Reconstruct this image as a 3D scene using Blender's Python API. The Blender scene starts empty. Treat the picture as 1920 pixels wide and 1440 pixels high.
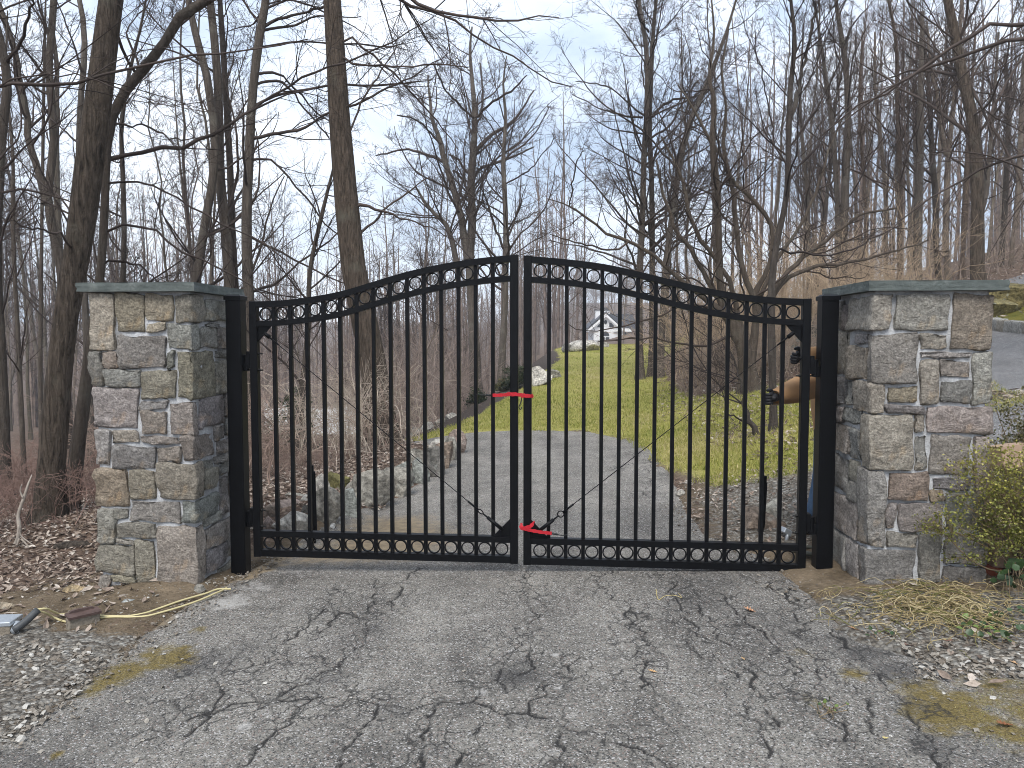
import bpy, bmesh, math, random
import numpy as np
from mathutils import Vector, Matrix

# ------------------------------------------------------------------ camera, sky, sun, exposure
S = bpy.context.scene
S.render.engine = "CYCLES"
S.cycles.filter_width = 0.95
COL = S.collection
F, HC, PITCH = 1442.0, 1.6, math.atan(85 / 1442.0)
cam_d = bpy.data.cameras.new('camera')
cam_d.sensor_width = 36.0
cam_d.lens = 36.0 * F / 1920.0
cam_d.clip_start, cam_d.clip_end = 0.05, 5000
cam = bpy.data.objects.new('camera', cam_d)
cam.location = (0, 0, HC)
cam.rotation_euler = (math.pi / 2 - PITCH, 0, 0)
COL.objects.link(cam)
S.camera = cam

SUN_EL, SUN_AZ = math.radians(52), math.radians(194)      # azimuth clockwise from +Y (behind the camera, to the left)
W = bpy.data.worlds.new('World')
S.world = W
W.use_nodes = True
nt = W.node_tree
nt.nodes.clear()
def N(t, k, **kw):
    n = t.nodes.new(k)
    for a, b in kw.items():
        setattr(n, a, b)
    return n
wo = N(nt, 'ShaderNodeOutputWorld'); bg = N(nt, 'ShaderNodeBackground')
sky = N(nt, 'ShaderNodeTexSky', sky_type='NISHITA', sun_disc=False, sun_elevation=SUN_EL, sun_rotation=SUN_AZ)
tc = N(nt, 'ShaderNodeTexCoord'); mp = N(nt, 'ShaderNodeMapping')
mp.inputs['Scale'].default_value = (1.6, 1.6, 3.6)
mp.inputs['Location'].default_value = (0.35, 0.1, 0.55)
nz = N(nt, 'ShaderNodeTexNoise'); nz.inputs['Scale'].default_value = 2.1; nz.inputs['Detail'].default_value = 7; nz.inputs['Roughness'].default_value = 0.52
rp = N(nt, 'ShaderNodeValToRGB')
rp.color_ramp.elements[0].position = 0.39; rp.color_ramp.elements[0].color = (3.0, 3.75, 4.9, 1)
rp.color_ramp.elements[1].position = 0.63; rp.color_ramp.elements[1].color = (6.5, 6.85, 7.4, 1)
e = rp.color_ramp.elements.new(0.5); e.color = (4.9, 5.5, 6.5, 1)
mx = N(nt, 'ShaderNodeMix', data_type='RGBA'); mx.inputs[0].default_value = 0.9
bg.inputs['Strength'].default_value = 0.1
L = nt.links.new
L(tc.outputs['Generated'], mp.inputs['Vector']); L(mp.outputs['Vector'], nz.inputs['Vector'])
L(nz.outputs['Fac'], rp.inputs['Fac']); L(sky.outputs['Color'], mx.inputs[6]); L(rp.outputs['Color'], mx.inputs[7])
L(mx.outputs[2], bg.inputs['Color']); L(bg.outputs['Background'], wo.inputs['Surface'])

sd_ = bpy.data.lights.new('sun', 'SUN'); sd_.energy = 1.5; sd_.angle = math.radians(25); sd_.color = (1.0, 0.96, 0.9)
sun = bpy.data.objects.new('sun', sd_); COL.objects.link(sun)
sv = Vector((math.sin(SUN_AZ) * math.cos(SUN_EL), math.cos(SUN_AZ) * math.cos(SUN_EL), math.sin(SUN_EL)))
sun.rotation_euler = (-sv).to_track_quat('-Z', 'Y').to_euler()
S.view_settings.view_transform = 'Standard'
S.view_settings.look = 'None'
S.view_settings.exposure = 1.2
S.view_settings.gamma = 1.0
S.view_settings.use_curve_mapping = False

# ------------------------------------------------------------------ maths helpers
cp_, sp_ = math.cos(PITCH), math.sin(PITCH)
def P(px, py, D):
    """world point seen at photo pixel (px, py) at distance D along +Y"""
    u, v = (px - 960) / F, (py - 720) / F
    dy = cp_ - v * sp_
    dz = -sp_ - v * cp_
    k = D / dy
    return np.array((u * k, D, HC + dz * k))
def soft(t, k):
    t = np.asarray(t, float)
    return k * np.logaddexp(0, t / k)
def sig(t): return 1 / (1 + np.exp(-np.clip(t, -40, 40)))
def smooth(t):
    t = np.clip(t, 0, 1); return t * t * (3 - 2 * t)
def _h(i, j, s):
    n = (i * 374761393 + j * 668265263 + s * 974711) & 0xFFFFFFFF
    n = ((n ^ (n >> 13)) * 1274126177) & 0xFFFFFFFF
    return ((n ^ (n >> 16)) & 0xFFFF) / 65535.0
def vn(x, y, sc=1.0, seed=0):
    x = np.asarray(x, float) * sc; y = np.asarray(y, float) * sc
    i = np.floor(x).astype(np.int64); j = np.floor(y).astype(np.int64)
    fx, fy = x - i, y - j
    fx = fx * fx * (3 - 2 * fx); fy = fy * fy * (3 - 2 * fy)
    a, b, c, d = _h(i, j, seed), _h(i + 1, j, seed), _h(i, j + 1, seed), _h(i + 1, j + 1, seed)
    return (a + (b - a) * fx) * (1 - fy) + (c + (d - c) * fx) * fy
def fbm(x, y, sc=1.0, seed=0, o=4):
    t, a, s = 0, 0.5, 0
    for k in range(o):
        t = t + a * vn(x, y, sc * 2 ** k, seed + k * 17); s += a; a *= 0.55
    return t / s
def catmull(pts, n):
    pts = np.asarray(pts, float)
    m = len(pts)
    if m < 3:
        return pts[0] + (pts[-1] - pts[0]) * np.linspace(0, 1, n)[:, None]
    d = np.r_[0, np.cumsum(np.linalg.norm(np.diff(pts[:, :3], axis=0), axis=1) + 1e-6)]
    g = np.gradient(pts, d, axis=0)
    q = np.linspace(0, d[-1], n)
    k = np.clip(np.searchsorted(d, q, side='right') - 1, 0, m - 2)
    h = (d[k + 1] - d[k]); t = ((q - d[k]) / h)[:, None]; h = h[:, None]
    return ((2 * t**3 - 3 * t**2 + 1) * pts[k] + (t**3 - 2 * t**2 + t) * h * g[k] + (-2 * t**3 + 3 * t**2) * pts[k + 1] + (t**3 - t**2) * h * g[k + 1])
def poly_sd(poly, x, y):
    """signed distance to a polygon, negative inside"""
    x = np.asarray(x, float); y = np.asarray(y, float)
    best = np.full(x.shape, 1e9); ins = np.zeros(x.shape, bool)
    n = len(poly)
    for a in range(n):
        x0, y0 = poly[a]; x1, y1 = poly[(a + 1) % n]
        dx, dy = x1 - x0, y1 - y0
        t = np.clip(((x - x0) * dx + (y - y0) * dy) / (dx * dx + dy * dy + 1e-12), 0, 1)
        best = np.minimum(best, (x - x0 - t * dx) ** 2 + (y - y0 - t * dy) ** 2)
        c = ((y0 > y) != (y1 > y))
        if dy != 0:
            ins ^= c & (x < dx * (y - y0) / dy + x0)
    return np.where(ins, -1, 1) * np.sqrt(best)
def line_d(pl, x, y):
    best = np.full(np.shape(x), 1e9)
    for (x0, y0), (x1, y1) in zip(pl[:-1], pl[1:]):
        dx, dy = x1 - x0, y1 - y0
        t = np.clip(((x - x0) * dx + (y - y0) * dy) / (dx * dx + dy * dy + 1e-12), 0, 1)
        best = np.minimum(best, (x - x0 - t * dx) ** 2 + (y - y0 - t * dy) ** 2)
    return np.sqrt(best)

# ------------------------------------------------------------------ object helpers
def tag(o, label=None, cat=None, group=None, kind=None):
    if label: o['label'] = label
    if cat: o['category'] = cat
    if group: o['group'] = group
    if kind: o['kind'] = kind
    return o
def empty(name, loc=(0, 0, 0), rz=0, label=None, cat=None, group=None):
    o = bpy.data.objects.new(name, None); COL.objects.link(o)
    o.location = loc; o.rotation_euler = (0, 0, rz); o.empty_display_size = 0.1
    return tag(o, label, cat, group)
def link(name, me, parent=None, loc=None, rz=None, color=None):
    o = bpy.data.objects.new(name, me); COL.objects.link(o)
    if parent: o.parent = parent
    if loc is not None: o.location = loc
    if rz is not None: o.rotation_euler = (0, 0, rz)
    if color is not None: o.color = (*color, 1)
    return o
def npmesh(name, V, Fc, mat, smooth_=True, mi=None):
    """V (n,3), Fc (m,3|4) int array or list of such arrays"""
    me = bpy.data.meshes.new(name)
    Fs = Fc if isinstance(Fc, list) else [Fc]
    Fs = [np.asarray(f, np.int32) for f in Fs if len(f)]
    V = np.asarray(V, np.float32)
    me.vertices.add(len(V)); me.vertices.foreach_set('co', V.ravel())
    nl = sum(f.size for f in Fs); nf = sum(len(f) for f in Fs)
    me.loops.add(nl); me.polygons.add(nf)
    me.loops.foreach_set('vertex_index', np.concatenate([f.ravel() for f in Fs]))
    tot = np.concatenate([np.full(len(f), f.shape[1], np.int32) for f in Fs])
    me.polygons.foreach_set('loop_start', np.r_[0, np.cumsum(tot)[:-1]].astype(np.int32))
    me.polygons.foreach_set('loop_total', tot)
    me.polygons.foreach_set('use_smooth', np.full(nf, bool(smooth_)))
    for m in (mat if isinstance(mat, (list, tuple)) else [mat]): me.materials.append(m)
    if mi is not None: me.polygons.foreach_set('material_index', np.asarray(mi, np.int32))
    me.update(calc_edges=True)
    return me
class MB:
    """collects simple solids as numpy pieces, then one mesh"""
    def __init__(s): s.v, s.q, s.t, s.n = [], [], [], 0
    def add(s, V, Q=None, T=None):
        V = np.asarray(V, float).reshape(-1, 3)
        if Q is not None and len(Q): s.q.append(np.asarray(Q) + s.n)
        if T is not None and len(T): s.t.append(np.asarray(T) + s.n)
        s.v.append(V); s.n += len(V); return s
    def box(s, c, h, R=None, ch=0.0):
        """box centre c, half sizes h, optional chamfer"""
        c = np.asarray(c, float); h = np.asarray(h, float)
        if ch <= 0:
            V = np.array([[x, y, z] for x in (-1, 1) for y in (-1, 1) for z in (-1, 1)], float) * h
            Q = [[0, 1, 3, 2], [4, 6, 7, 5], [0, 4, 5, 1], [2, 3, 7, 6], [0, 2, 6, 4], [1, 5, 7, 3]]
            if R is not None: V = V @ np.asarray(R).T
            return s.add(V + c, Q)
        bm = bmesh.new(); bmesh.ops.create_cube(bm, size=2)
        for v in bm.verts: v.co = Vector((v.co.x * h[0], v.co.y * h[1], v.co.z * h[2]))
        bmesh.ops.bevel(bm, geom=bm.edges[:], offset=ch, segments=1, affect='EDGES')
        bm.verts.index_update()
        V = np.array([v.co[:] for v in bm.verts])
        Q = [[v.index for v in f.verts] for f in bm.faces if len(f.verts) == 4]
        T = [[v.index for v in f.verts] for f in bm.faces if len(f.verts) == 3]
        bm.free()
        if R is not None: V = V @ np.asarray(R).T
        return s.add(V + c, Q, T)
    def prism(s, pts, axis, a, b):
        """polygon pts (2D) extruded along axis from a to b; other two axes in order; convex fan caps"""
        n = len(pts); o = [i for i in range(3) if i != axis]
        V = np.zeros((2 * n, 3))
        for k, z in enumerate((a, b)):
            V[k * n:(k + 1) * n, o[0]] = [p[0] for p in pts]; V[k * n:(k + 1) * n, o[1]] = [p[1] for p in pts]; V[k * n:(k + 1) * n, axis] = z
        Q = [[i, (i + 1) % n, n + (i + 1) % n, n + i] for i in range(n)]
        T = [[0, i + 1, i] for i in range(1, n - 1)] + [[n, n + i, n + i + 1] for i in range(1, n - 1)]
        return s.add(V, Q, T)
    def tube(s, pts, r, k=8, cap=True):
        V, Q, T = tube_np(np.asarray(pts, float)[None], np.broadcast_to(np.asarray(r, float), (1, len(pts))), k, cap)
        return s.add(V, Q, T)
    def mesh(s, name, mat, smooth_=False):
        me = npmesh(name, np.vstack(s.v), ([np.vstack(s.q)] if s.q else []) + ([np.vstack(s.t)] if s.t else []), mat, smooth_)
        bm = bmesh.new(); bm.from_mesh(me); bmesh.ops.recalc_face_normals(bm, faces=bm.faces); bm.to_mesh(me); bm.free()
        return me
    def build(s, name, mat, parent=None, smooth_=False, **kw):
        return link(name, s.mesh(name, mat, smooth_), parent, **kw)
def tube_np(pts, rad, k=3, cap=False, lump=0.0, rng=None):
    """pts (N,P,3), rad (N,P) -> verts, quads, tris"""
    n, p, _ = pts.shape
    tan = np.gradient(pts, axis=1)
    tan /= np.linalg.norm(tan, axis=2, keepdims=True) + 1e-9
    mt = tan.mean(axis=1)
    ref = np.where(np.abs(mt[:, 2:3]) > 0.75, np.array([[1.0, 0.13, 0]]), np.array([[0.05, 0.1, 1.0]]))[:, None, :]
    a = np.cross(tan, ref); a /= np.linalg.norm(a, axis=2, keepdims=True) + 1e-9
    b = np.cross(tan, a)
    th = np.arange(k) * 2 * math.pi / k
    R = rad[:, :, None] * np.ones(k)
    if lump > 0: R = R * (1 + lump * rng.standard_normal(R.shape))
    V = pts[:, :, None, :] + R[..., None] * (np.cos(th)[None, None, :, None] * a[:, :, None, :] + np.sin(th)[None, None, :, None] * b[:, :, None, :])
    idx = np.arange(n * p * k).reshape(n, p, k)
    nx = np.roll(idx, -1, axis=2)
    Q = np.stack([idx[:, :-1], nx[:, :-1], nx[:, 1:], idx[:, 1:]], axis=-1).reshape(-1, 4)
    T = []
    if cap:
        for row in (idx[:, 0], idx[:, -1]):
            for i in range(1, k - 1): T.append(np.stack([row[:, 0], row[:, i], row[:, i + 1]], axis=-1))
        T = np.vstack(T)
    return V.reshape(-1, 3), Q, T
def tubes_mesh(name, parts, mat):
    Vs, Qs, n = [], [], 0
    for pts, rad, k in parts:
        if len(pts) == 0: continue
        V, Q, _ = tube_np(pts, rad, k)
        Vs.append(V); Qs.append(Q + n); n += len(V)
    return npmesh(name, np.vstack(Vs), np.vstack(Qs), mat)
def sprout(rng, pts, rad, cnt, t0, t1, ln, ang, up, wander, Pn, rs=0.55, rmin=0.002, tip=0.35, slim=0.016, droop=0.0):
    """children polylines grown from parent polylines; cnt int or array per parent, ln scalar or per parent"""
    n, p, _ = pts.shape
    cnt = np.broadcast_to(np.asarray(cnt), (n,)).astype(int)
    idx = np.repeat(np.arange(n), cnt); m = len(idx)
    if m == 0: return np.zeros((0, Pn, 3)), np.zeros((0, Pn))
    t = t0 + (t1 - t0) * rng.random(m)
    f = t * (p - 1); i = np.clip(f.astype(int), 0, p - 2); w = (f - i)[:, None]
    pos = pts[idx, i] * (1 - w) + pts[idx, i + 1] * w
    pr = rad[idx, i] * (1 - w[:, 0]) + rad[idx, i + 1] * w[:, 0]
    tan = pts[idx, i + 1] - pts[idx, i]; tan /= np.linalg.norm(tan, axis=1, keepdims=True) + 1e-9
    q = rng.standard_normal((m, 3)); q -= (q * tan).sum(1, keepdims=True) * tan; q /= np.linalg.norm(q, axis=1, keepdims=True) + 1e-9
    a = np.radians(ang[0] + ang[1] * rng.standard_normal(m))[:, None]
    d = np.cos(a) * tan + np.sin(a) * q; d[:, 2] += up; d /= np.linalg.norm(d, axis=1, keepdims=True)
    ll = np.broadcast_to(np.asarray(ln, float), (n,))[idx] * (1.15 - 0.6 * (t - t0) / max(t1 - t0, 1e-6)) * (0.65 + 0.6 * rng.random(m))
    r0 = np.clip(np.minimum(pr * rs, ll * slim), rmin, None)
    out = np.zeros((m, Pn, 3)); out[:, 0] = pos
    st = (ll / (Pn - 1))[:, None]
    for k in range(1, Pn):
        out[:, k] = out[:, k - 1] + d * st
        d = d + wander * rng.standard_normal((m, 3)); d[:, 2] += up * 0.35 - droop
        d /= np.linalg.norm(d, axis=1, keepdims=True)
    return out, r0[:, None] * np.linspace(1, tip, Pn)[None]

# ------------------------------------------------------------------ materials
def rgb(r, g, b):
    f = lambda c: (c / 255 / 12.92) if c / 255 <= 0.04045 else ((c / 255 + 0.055) / 1.055) ** 2.4
    return (f(r), f(g), f(b))
class MT:
    def __init__(s, name, rough=0.8, spec=0.3):
        s.m = bpy.data.materials.new(name); s.m.use_nodes = True
        s.t = s.m.node_tree; s.b = s.t.nodes['Principled BSDF']
        s.b.inputs['Roughness'].default_value = rough
        s.b.inputs['Specular IOR Level'].default_value = spec
        s.tc = None
    def l(s, a, b): s.t.links.new(a, b)
    def co(s, scale=(1, 1, 1), kind='Object'):
        if s.tc is None: s.tc = N(s.t, 'ShaderNodeTexCoord')
        m = N(s.t, 'ShaderNodeMapping'); m.inputs['Scale'].default_value = scale
        s.l(s.tc.outputs[kind], m.inputs['Vector']); return m.outputs['Vector']
    def pos(s, scale=(1, 1, 1)):
        g = N(s.t, 'ShaderNodeNewGeometry'); m = N(s.t, 'ShaderNodeMapping'); m.inputs['Scale'].default_value = scale
        s.l(g.outputs['Position'], m.inputs['Vector']); return m.outputs['Vector']
    def noise(s, vec, sc, det=4, rough=0.55, dist=0.0):
        n = N(s.t, 'ShaderNodeTexNoise'); n.inputs['Scale'].default_value = sc; n.inputs['Detail'].default_value = det
        n.inputs['Roughness'].default_value = rough; n.inputs['Distortion'].default_value = dist
        s.l(vec, n.inputs['Vector']); return n.outputs['Fac']
    def voro(s, vec, sc, out='Distance', feature='F1', rnd=1.0):
        n = N(s.t, 'ShaderNodeTexVoronoi', feature=feature); n.inputs['Scale'].default_value = sc; n.inputs['Randomness'].default_value = rnd
        s.l(vec, n.inputs['Vector']); return n.outputs[out]
    def ramp(s, fac, stops):
        r = N(s.t, 'ShaderNodeValToRGB'); el = r.color_ramp.elements
        while len(el) < len(stops): el.new(0.5)
        for e_, (p, c) in zip(el, stops):
            e_.position = p; e_.color = (*c, 1) if hasattr(c, '__len__') else (c, c, c, 1)
        s.l(fac, r.inputs['Fac']); return r.outputs['Color']
    def mix(s, fac, a, b, mode='MIX'):
        m = N(s.t, 'ShaderNodeMix', data_type='RGBA', blend_type=mode)
        for sock, v in ((m.inputs[0], fac), (m.inputs[6], a), (m.inputs[7], b)):
            if hasattr(v, 'links'): s.l(v, sock)
            elif hasattr(v, '__len__'): sock.default_value = (*v, 1)
            else: sock.default_value = v
        return m.outputs[2]
    def math(s, op, a, b=0.0, clamp=False):
        m = N(s.t, 'ShaderNodeMath', operation=op, use_clamp=clamp)
        for sock, v in ((m.inputs[0], a), (m.inputs[1], b)):
            if hasattr(v, 'links'): s.l(v, sock)
            else: sock.default_value = v
        return m.outputs[0]
    def attr(s, name, out='Fac'):
        a = N(s.t, 'ShaderNodeAttribute'); a.attribute_name = name; return a.outputs[out]
    def sep(s, col):
        a = N(s.t, 'ShaderNodeSeparateColor'); s.l(col, a.inputs[0]); return a.outputs
    def objcol(s): return N(s.t, 'ShaderNodeObjectInfo').outputs['Color']
    def objrnd(s): return N(s.t, 'ShaderNodeObjectInfo').outputs['Random']
    def base(s, c):
        if hasattr(c, 'links'): s.l(c, s.b.inputs['Base Color'])
        else: s.b.inputs['Base Color'].default_value = (*c, 1)
        return s
    def bump(s, h, dist=0.01, strength=1.0):
        b = N(s.t, 'ShaderNodeBump'); b.inputs['Distance'].default_value = dist; b.inputs['Strength'].default_value = strength
        s.l(h, b.inputs['Height']); s.l(b.outputs['Normal'], s.b.inputs['Normal']); return s
def plain(name, c, rough=0.6, spec=0.3, metal=0.0, var=0.15, sc=30, bump=0.0):
    t = MT(name, rough, spec); t.b.inputs['Metallic'].default_value = metal
    v = t.noise(t.co(), sc, 5)
    t.base(t.ramp(v, [(0.25, tuple(x * (1 - var) for x in c)), (0.75, tuple(min(1, x * (1 + var)) for x in c))]))
    if bump: t.bump(v, bump)
    return t.m

black_paint = MT('black_powder_coat', 0.4, 0.16)
_v = black_paint.noise(black_paint.co(), 260, 2)
black_paint.base((0.0028, 0.003, 0.0038)).bump(_v, 0.0006); black_paint = black_paint.m

t = MT('pillar_stone', 0.88, 0.25)
v = t.co()
n1 = t.noise(v, 8, 8, 0.68, 0.8); n2 = t.noise(v, 75, 7, 0.78); n3 = t.noise(v, 3.6, 5, 0.6, 1.0); n4 = t.noise(t.co((1, 1, 1.35)), 13, 8, 0.72, 0.9)
c = t.mix(1.0, t.objcol(), t.ramp(n2, [(0.3, 0.45), (0.5, 1.0), (0.68, 1.7)]), 'MULTIPLY')
c = t.mix(1.0, c, t.ramp(n4, [(0.33, 0.6), (0.5, 1.0), (0.68, 1.3)]), 'MULTIPLY')
c = t.mix(t.ramp(n1, [(0.36, 0.0), (0.62, 0.8)]), c, t.mix(1.0, c, (0.62, 0.61, 0.6), 'MULTIPLY'))
c = t.mix(t.ramp(n3, [(0.55, 0.0), (0.68, 0.38)]), c, t.mix(1.0, c, (1.7, 1.25, 0.75), 'MULTIPLY'))
c = t.mix(t.ramp(t.voro(v, 62), [(0.0, 0.75), (0.17, 0.0)]), c, (0.5, 0.48, 0.43))
t.base(c); t.bump(t.math('ADD', t.math('MULTIPLY', n4, 1.2), t.math('ADD', t.math('MULTIPLY', n1, 1.2), t.math('MULTIPLY', n2, 0.4))), 0.034)
M_stone = t.m
t = MT('mortar', 0.95, 0.15); v = t.co()
n1 = t.noise(v, 5, 4); n2 = t.noise(v, 90, 3)
t.base(t.mix(1, t.ramp(n1, [(0.36, (0.3, 0.3, 0.3)), (0.6, (0.56, 0.565, 0.57))]), t.ramp(n2, [(0.3, 0.75), (0.7, 1.1)]), 'MULTIPLY')); t.bump(n2, 0.006); M_mortar = t.m
t = MT('bluestone', 0.7, 0.35); v = t.co()
n1 = t.noise(v, 9, 6, 0.6); n2 = t.noise(v, 60, 4)
t.base(t.ramp(n1, [(0.3, (0.062, 0.074, 0.07)), (0.55, (0.095, 0.11, 0.102)), (0.75, (0.17, 0.185, 0.172))])); t.bump(t.math('ADD', n1, t.math('MULTIPLY', n2, 0.4)), 0.012); M_blue = t.m
t = MT('boulder_rock', 0.9, 0.2); v = t.co()
n1 = t.noise(v, 3.5, 7, 0.65, 0.8); n2 = t.noise(v, 22, 6, 0.65); n3 = t.noise(v, 6, 3)
c = t.mix(1, t.objcol(), t.ramp(n1, [(0.3, 0.4), (0.5, 1.0), (0.68, 1.6)]), 'MULTIPLY')
c = t.mix(1, c, t.ramp(n2, [(0.32, 0.4), (0.65, 1.5)]), 'MULTIPLY')
c = t.mix(t.ramp(n3, [(0.62, 0.0), (0.72, 0.6)]), c, (0.48, 0.5, 0.45))
t.base(c); t.bump(t.math('ADD', n1, t.math('MULTIPLY', n2, 0.6)), 0.08); M_rock = t.m
def bark(name, dark, lite, lich, lich_amt=0.55, sc=18):
    t = MT(name, 0.92, 0.15); v = t.co((1, 1, 0.14)); w = t.co()
    n1 = t.noise(v, sc, 7, 0.68, 0.7); n2 = t.noise(w, 2.2, 5, 0.6); n3 = t.noise(w, 45, 3)
    c = t.ramp(n1, [(0.3, dark), (0.68, lite)])
    c = t.mix(t.ramp(n2, [(lich_amt, 0.0), (lich_amt + 0.16, 0.65)]), c, lich)
    c = t.mix(1, c, t.objcol(), 'MULTIPLY')
    t.base(c); t.bump(t.math('ADD', n1, t.math('MULTIPLY', n3, 0.25)), 0.07); return t.m
M_bark = bark('bark_ridged', (0.016, 0.013, 0.01), (0.15, 0.122, 0.098), (0.14, 0.138, 0.112), 0.58, 34)
M_smooth = bark('bark_smooth', (0.06, 0.05, 0.042), (0.15, 0.128, 0.108), (0.19, 0.18, 0.155), 0.54, 20)
t = MT('twig_bark', 0.9, 0.1); t.base(t.mix(1, t.ramp(t.noise(t.co(), 3, 3), [(0.3, (0.042, 0.034, 0.031)), (0.7, (0.09, 0.073, 0.066))]), t.objcol(), 'MULTIPLY')); M_twig = t.m
# ------------------------------------------------------------------ terrain shape
def gz0(x, y):
    x = np.asarray(x, float); y = np.asarray(y, float)
    z = 0.035 * np.clip(x, -3, 3.2) + 0.03
    yr = soft(y - 12, 1.0)
    xl = -2.1 + 0.1 * (soft(y - 12, 1) - soft(y - 40, 3))
    z = z + (1 - sig((xl - x) / 0.6)) * 0.055 * (yr - soft(y - 36, 3)) - 0.045 * (soft(y - 38, 3) - soft(y - 66, 3))
    xe = 1.9 + 0.2 * (soft(y - 12, 1.0) - soft(y - 60, 4))
    z = z + smooth((y - 4.6) / 2.6) * 0.28 * (soft(x - xe, 0.35) - soft(x - xe - 26, 3))
    z = z - 0.1 * (soft(y - 8.5, 1.0) - soft(y - 46, 4)) * sig((xl - x) / 0.6)
    z = z - 0.045 * soft(-x - 3.0, 0.4) * np.clip((24 + x) / 24, 0, 1)
    bank = smooth((-x - 1.25 + 0.06 * (y - 6)) / 0.55) * smooth((y - 5.7) / 1.2) * (1 - smooth((y - 11.2) / 1.5)) * (1 - smooth((-x - 3.2) / 2.0))
    z = z + 0.17 * bank
    z = z + 0.055 * np.exp(-((x + 2.3) / 0.55) ** 2 - ((y - 4.85) / 0.45) ** 2) + 0.03 * np.exp(-((x - 2.5) / 0.6) ** 2 - ((y - 4.4) / 0.4) ** 2)
    return z + 0.05 * (soft(y - 150, 12) - soft(y - 520, 20))
def gz(x, y):
    x = np.asarray(x, float); y = np.asarray(y, float)
    return gz0(x, y) + np.where(y < 400, 1, 0) * (0.05 * (fbm(x, y, 0.7, 3, 3) - 0.5) * (smooth((np.abs(x) - 1.6) / 1.2) * 0.7 + smooth((y - 14) / 6)))
def gz1(x, y): return float(gz(np.array([x]), np.array([y]))[0])
def G(px, py, lift=0.0):
    """ground point seen at a photo pixel"""
    a = P(px, py, 1.0); sx, sz = a[0], a[2] - HC
    D = 4.0
    for _ in range(60):
        D = 0.5 * D + 0.5 * (gz1(sx * D, D) + lift - HC) / sz if sz < -1e-4 else 40
        D = min(max(D, 1.0), 80)
    return np.array((sx * D, D, gz1(sx * D, D) + lift))

DRIVE = [(-2.6, -8), (-2.6, 1.0), (-2.12, 2.6), (-2.03, 3.3), (-2.02, 4.2), (-1.86, 4.9), (-1.78, 5.5), (-1.6, 6.3), (-1.35, 7.1), (-1.0, 8.7),
         (-0.82, 10.4), (-1.05, 11.0), (-2.0, 11.25), (-5.6, 11.5), (-5.6, 13.5), (-4, 13.4), (-0.8, 12.9), (0.35, 12.65), (1.2, 12.2), (1.7, 11),
         (1.78, 10), (1.68, 8.3), (1.5, 6.8), (1.45, 5.9), (1.72, 5.2), (1.72, 4.3), (1.7, 3.75), (2.0, 3.4), (3.6, 3.2), (3.6, 1.5), (2.6, -8)]
ROAD2 = [(5.0, 4.0), (5.4, 7.5), (5.9, 10.5), (6.6, 13.5), (8.2, 16.3), (11.5, 18.2), (17, 18.8), (26, 18.6)]
def sd_drive(x, y):
    return poly_sd(DRIVE, x, y) + 0.24 * (fbm(x, y, 2.6, 5, 4) - 0.5) + 0.09 * (fbm(x, y, 13.0, 6, 2) - 0.5)
def sd_road2(x, y): return line_d(ROAD2, x, y) - 1.35
LAWN = [(-2.6, 13.9), (-2.6, 13.3), (-0.8, 12.9), (0.35, 12.65), (1.2, 12.2), (1.72, 11), (1.8, 10), (1.75, 8.5), (2.0, 7.2), (3.2, 7.0), (4.0, 8), (4.2, 11), (3.9, 13.2),
        (3.25, 14.2), (3.6, 18), (4.5, 24), (6.8, 29), (9, 34), (9, 45), (2.2, 40), (1.7, 27), (0.1, 18.2), (-1.0, 14.3)]

def axis(spans):
    out = [spans[0][0]]
    for a, b, st0, st1 in spans:
        x = a
        while x < b - 1e-6:
            f = (x - a) / (b - a); x = min(b, x + st0 + (st1 - st0) * f); out.append(x)
    return np.array(out)
def grid_faces(nx, ny):
    i = np.arange(nx * ny).reshape(ny, nx)
    return np.stack([i[:-1, :-1], i[:-1, 1:], i[1:, 1:], i[1:, :-1]], -1).reshape(-1, 4)
gx = np.r_[-axis([(0, 5, 0.06, 0.06), (5, 14, 0.1, 0.4), (14, 60, 0.5, 5), (60, 900, 8, 120)])[::-1], axis([(0, 8.5, 0.06, 0.06), (8.5, 16, 0.08, 0.35), (16, 60, 0.5, 5), (60, 900, 8, 120)])[1:]]
gy = np.r_[-axis([(0, 60, 1, 10)])[::-1], axis([(0, 2.2, 0.3, 0.1), (2.2, 13.6, 0.05, 0.075), (13.6, 40, 0.08, 0.6), (40, 160, 0.8, 8), (160, 1500, 10, 120)])[1:]]
X, Y = np.meshgrid(gx, gy)
Z = gz(X, Y)
near = (X > -14) & (X < 27) & (Y < 46)
sdD = np.full(X.shape, 9.0); sdR = np.full(X.shape, 9.0); sdL = np.full(X.shape, 9.0)
sdD[near] = sd_drive(X[near], Y[near]); sdR[near] = sd_road2(X[near], Y[near]); sdL[near] = poly_sd(LAWN, X[near], Y[near])
Z = Z + 0.012 - 0.05 * sig(-sdD / 0.018) - 0.05 * sig(-(sdR) / 0.03)
rough = fbm(X, Y, 9, 31, 3) - 0.42
Z = Z + np.where(sdD > 0.02, 0.035 * rough * np.clip(sdD / 0.2, 0, 1), 0) * (Y < 30)
n_a = fbm(X, Y, 1.3, 41, 4); n_b = fbm(X, Y, 5, 42, 3)
lawn = sig(-(sdL + 0.5 * (n_a - 0.5)) / 0.1)
gravel = np.clip(sig(-(poly_sd([(-1.95, 2.4), (-3.9, 2.0), (-3.6, 3.9), (-2.75, 4.35), (-2.05, 4.1), (-1.95, 3.2)], X, Y) + 0.3 * (n_b - 0.5)) / 0.06)
                 + sig(-(poly_sd([(1.6, 3.5), (2.6, 3.2), (3.6, 3.4), (3.6, 4.2), (1.75, 4.4)], X, Y) + 0.35 * (n_b - 0.5)) / 0.08)
                 + sig(-(poly_sd([(1.35, 5.3), (1.55, 6.9), (1.75, 7.6), (3.0, 7.2), (3.2, 5.3)], X, Y) + 0.4 * (n_b - 0.5)) / 0.12) * 0.6, 0, 1)
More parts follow.
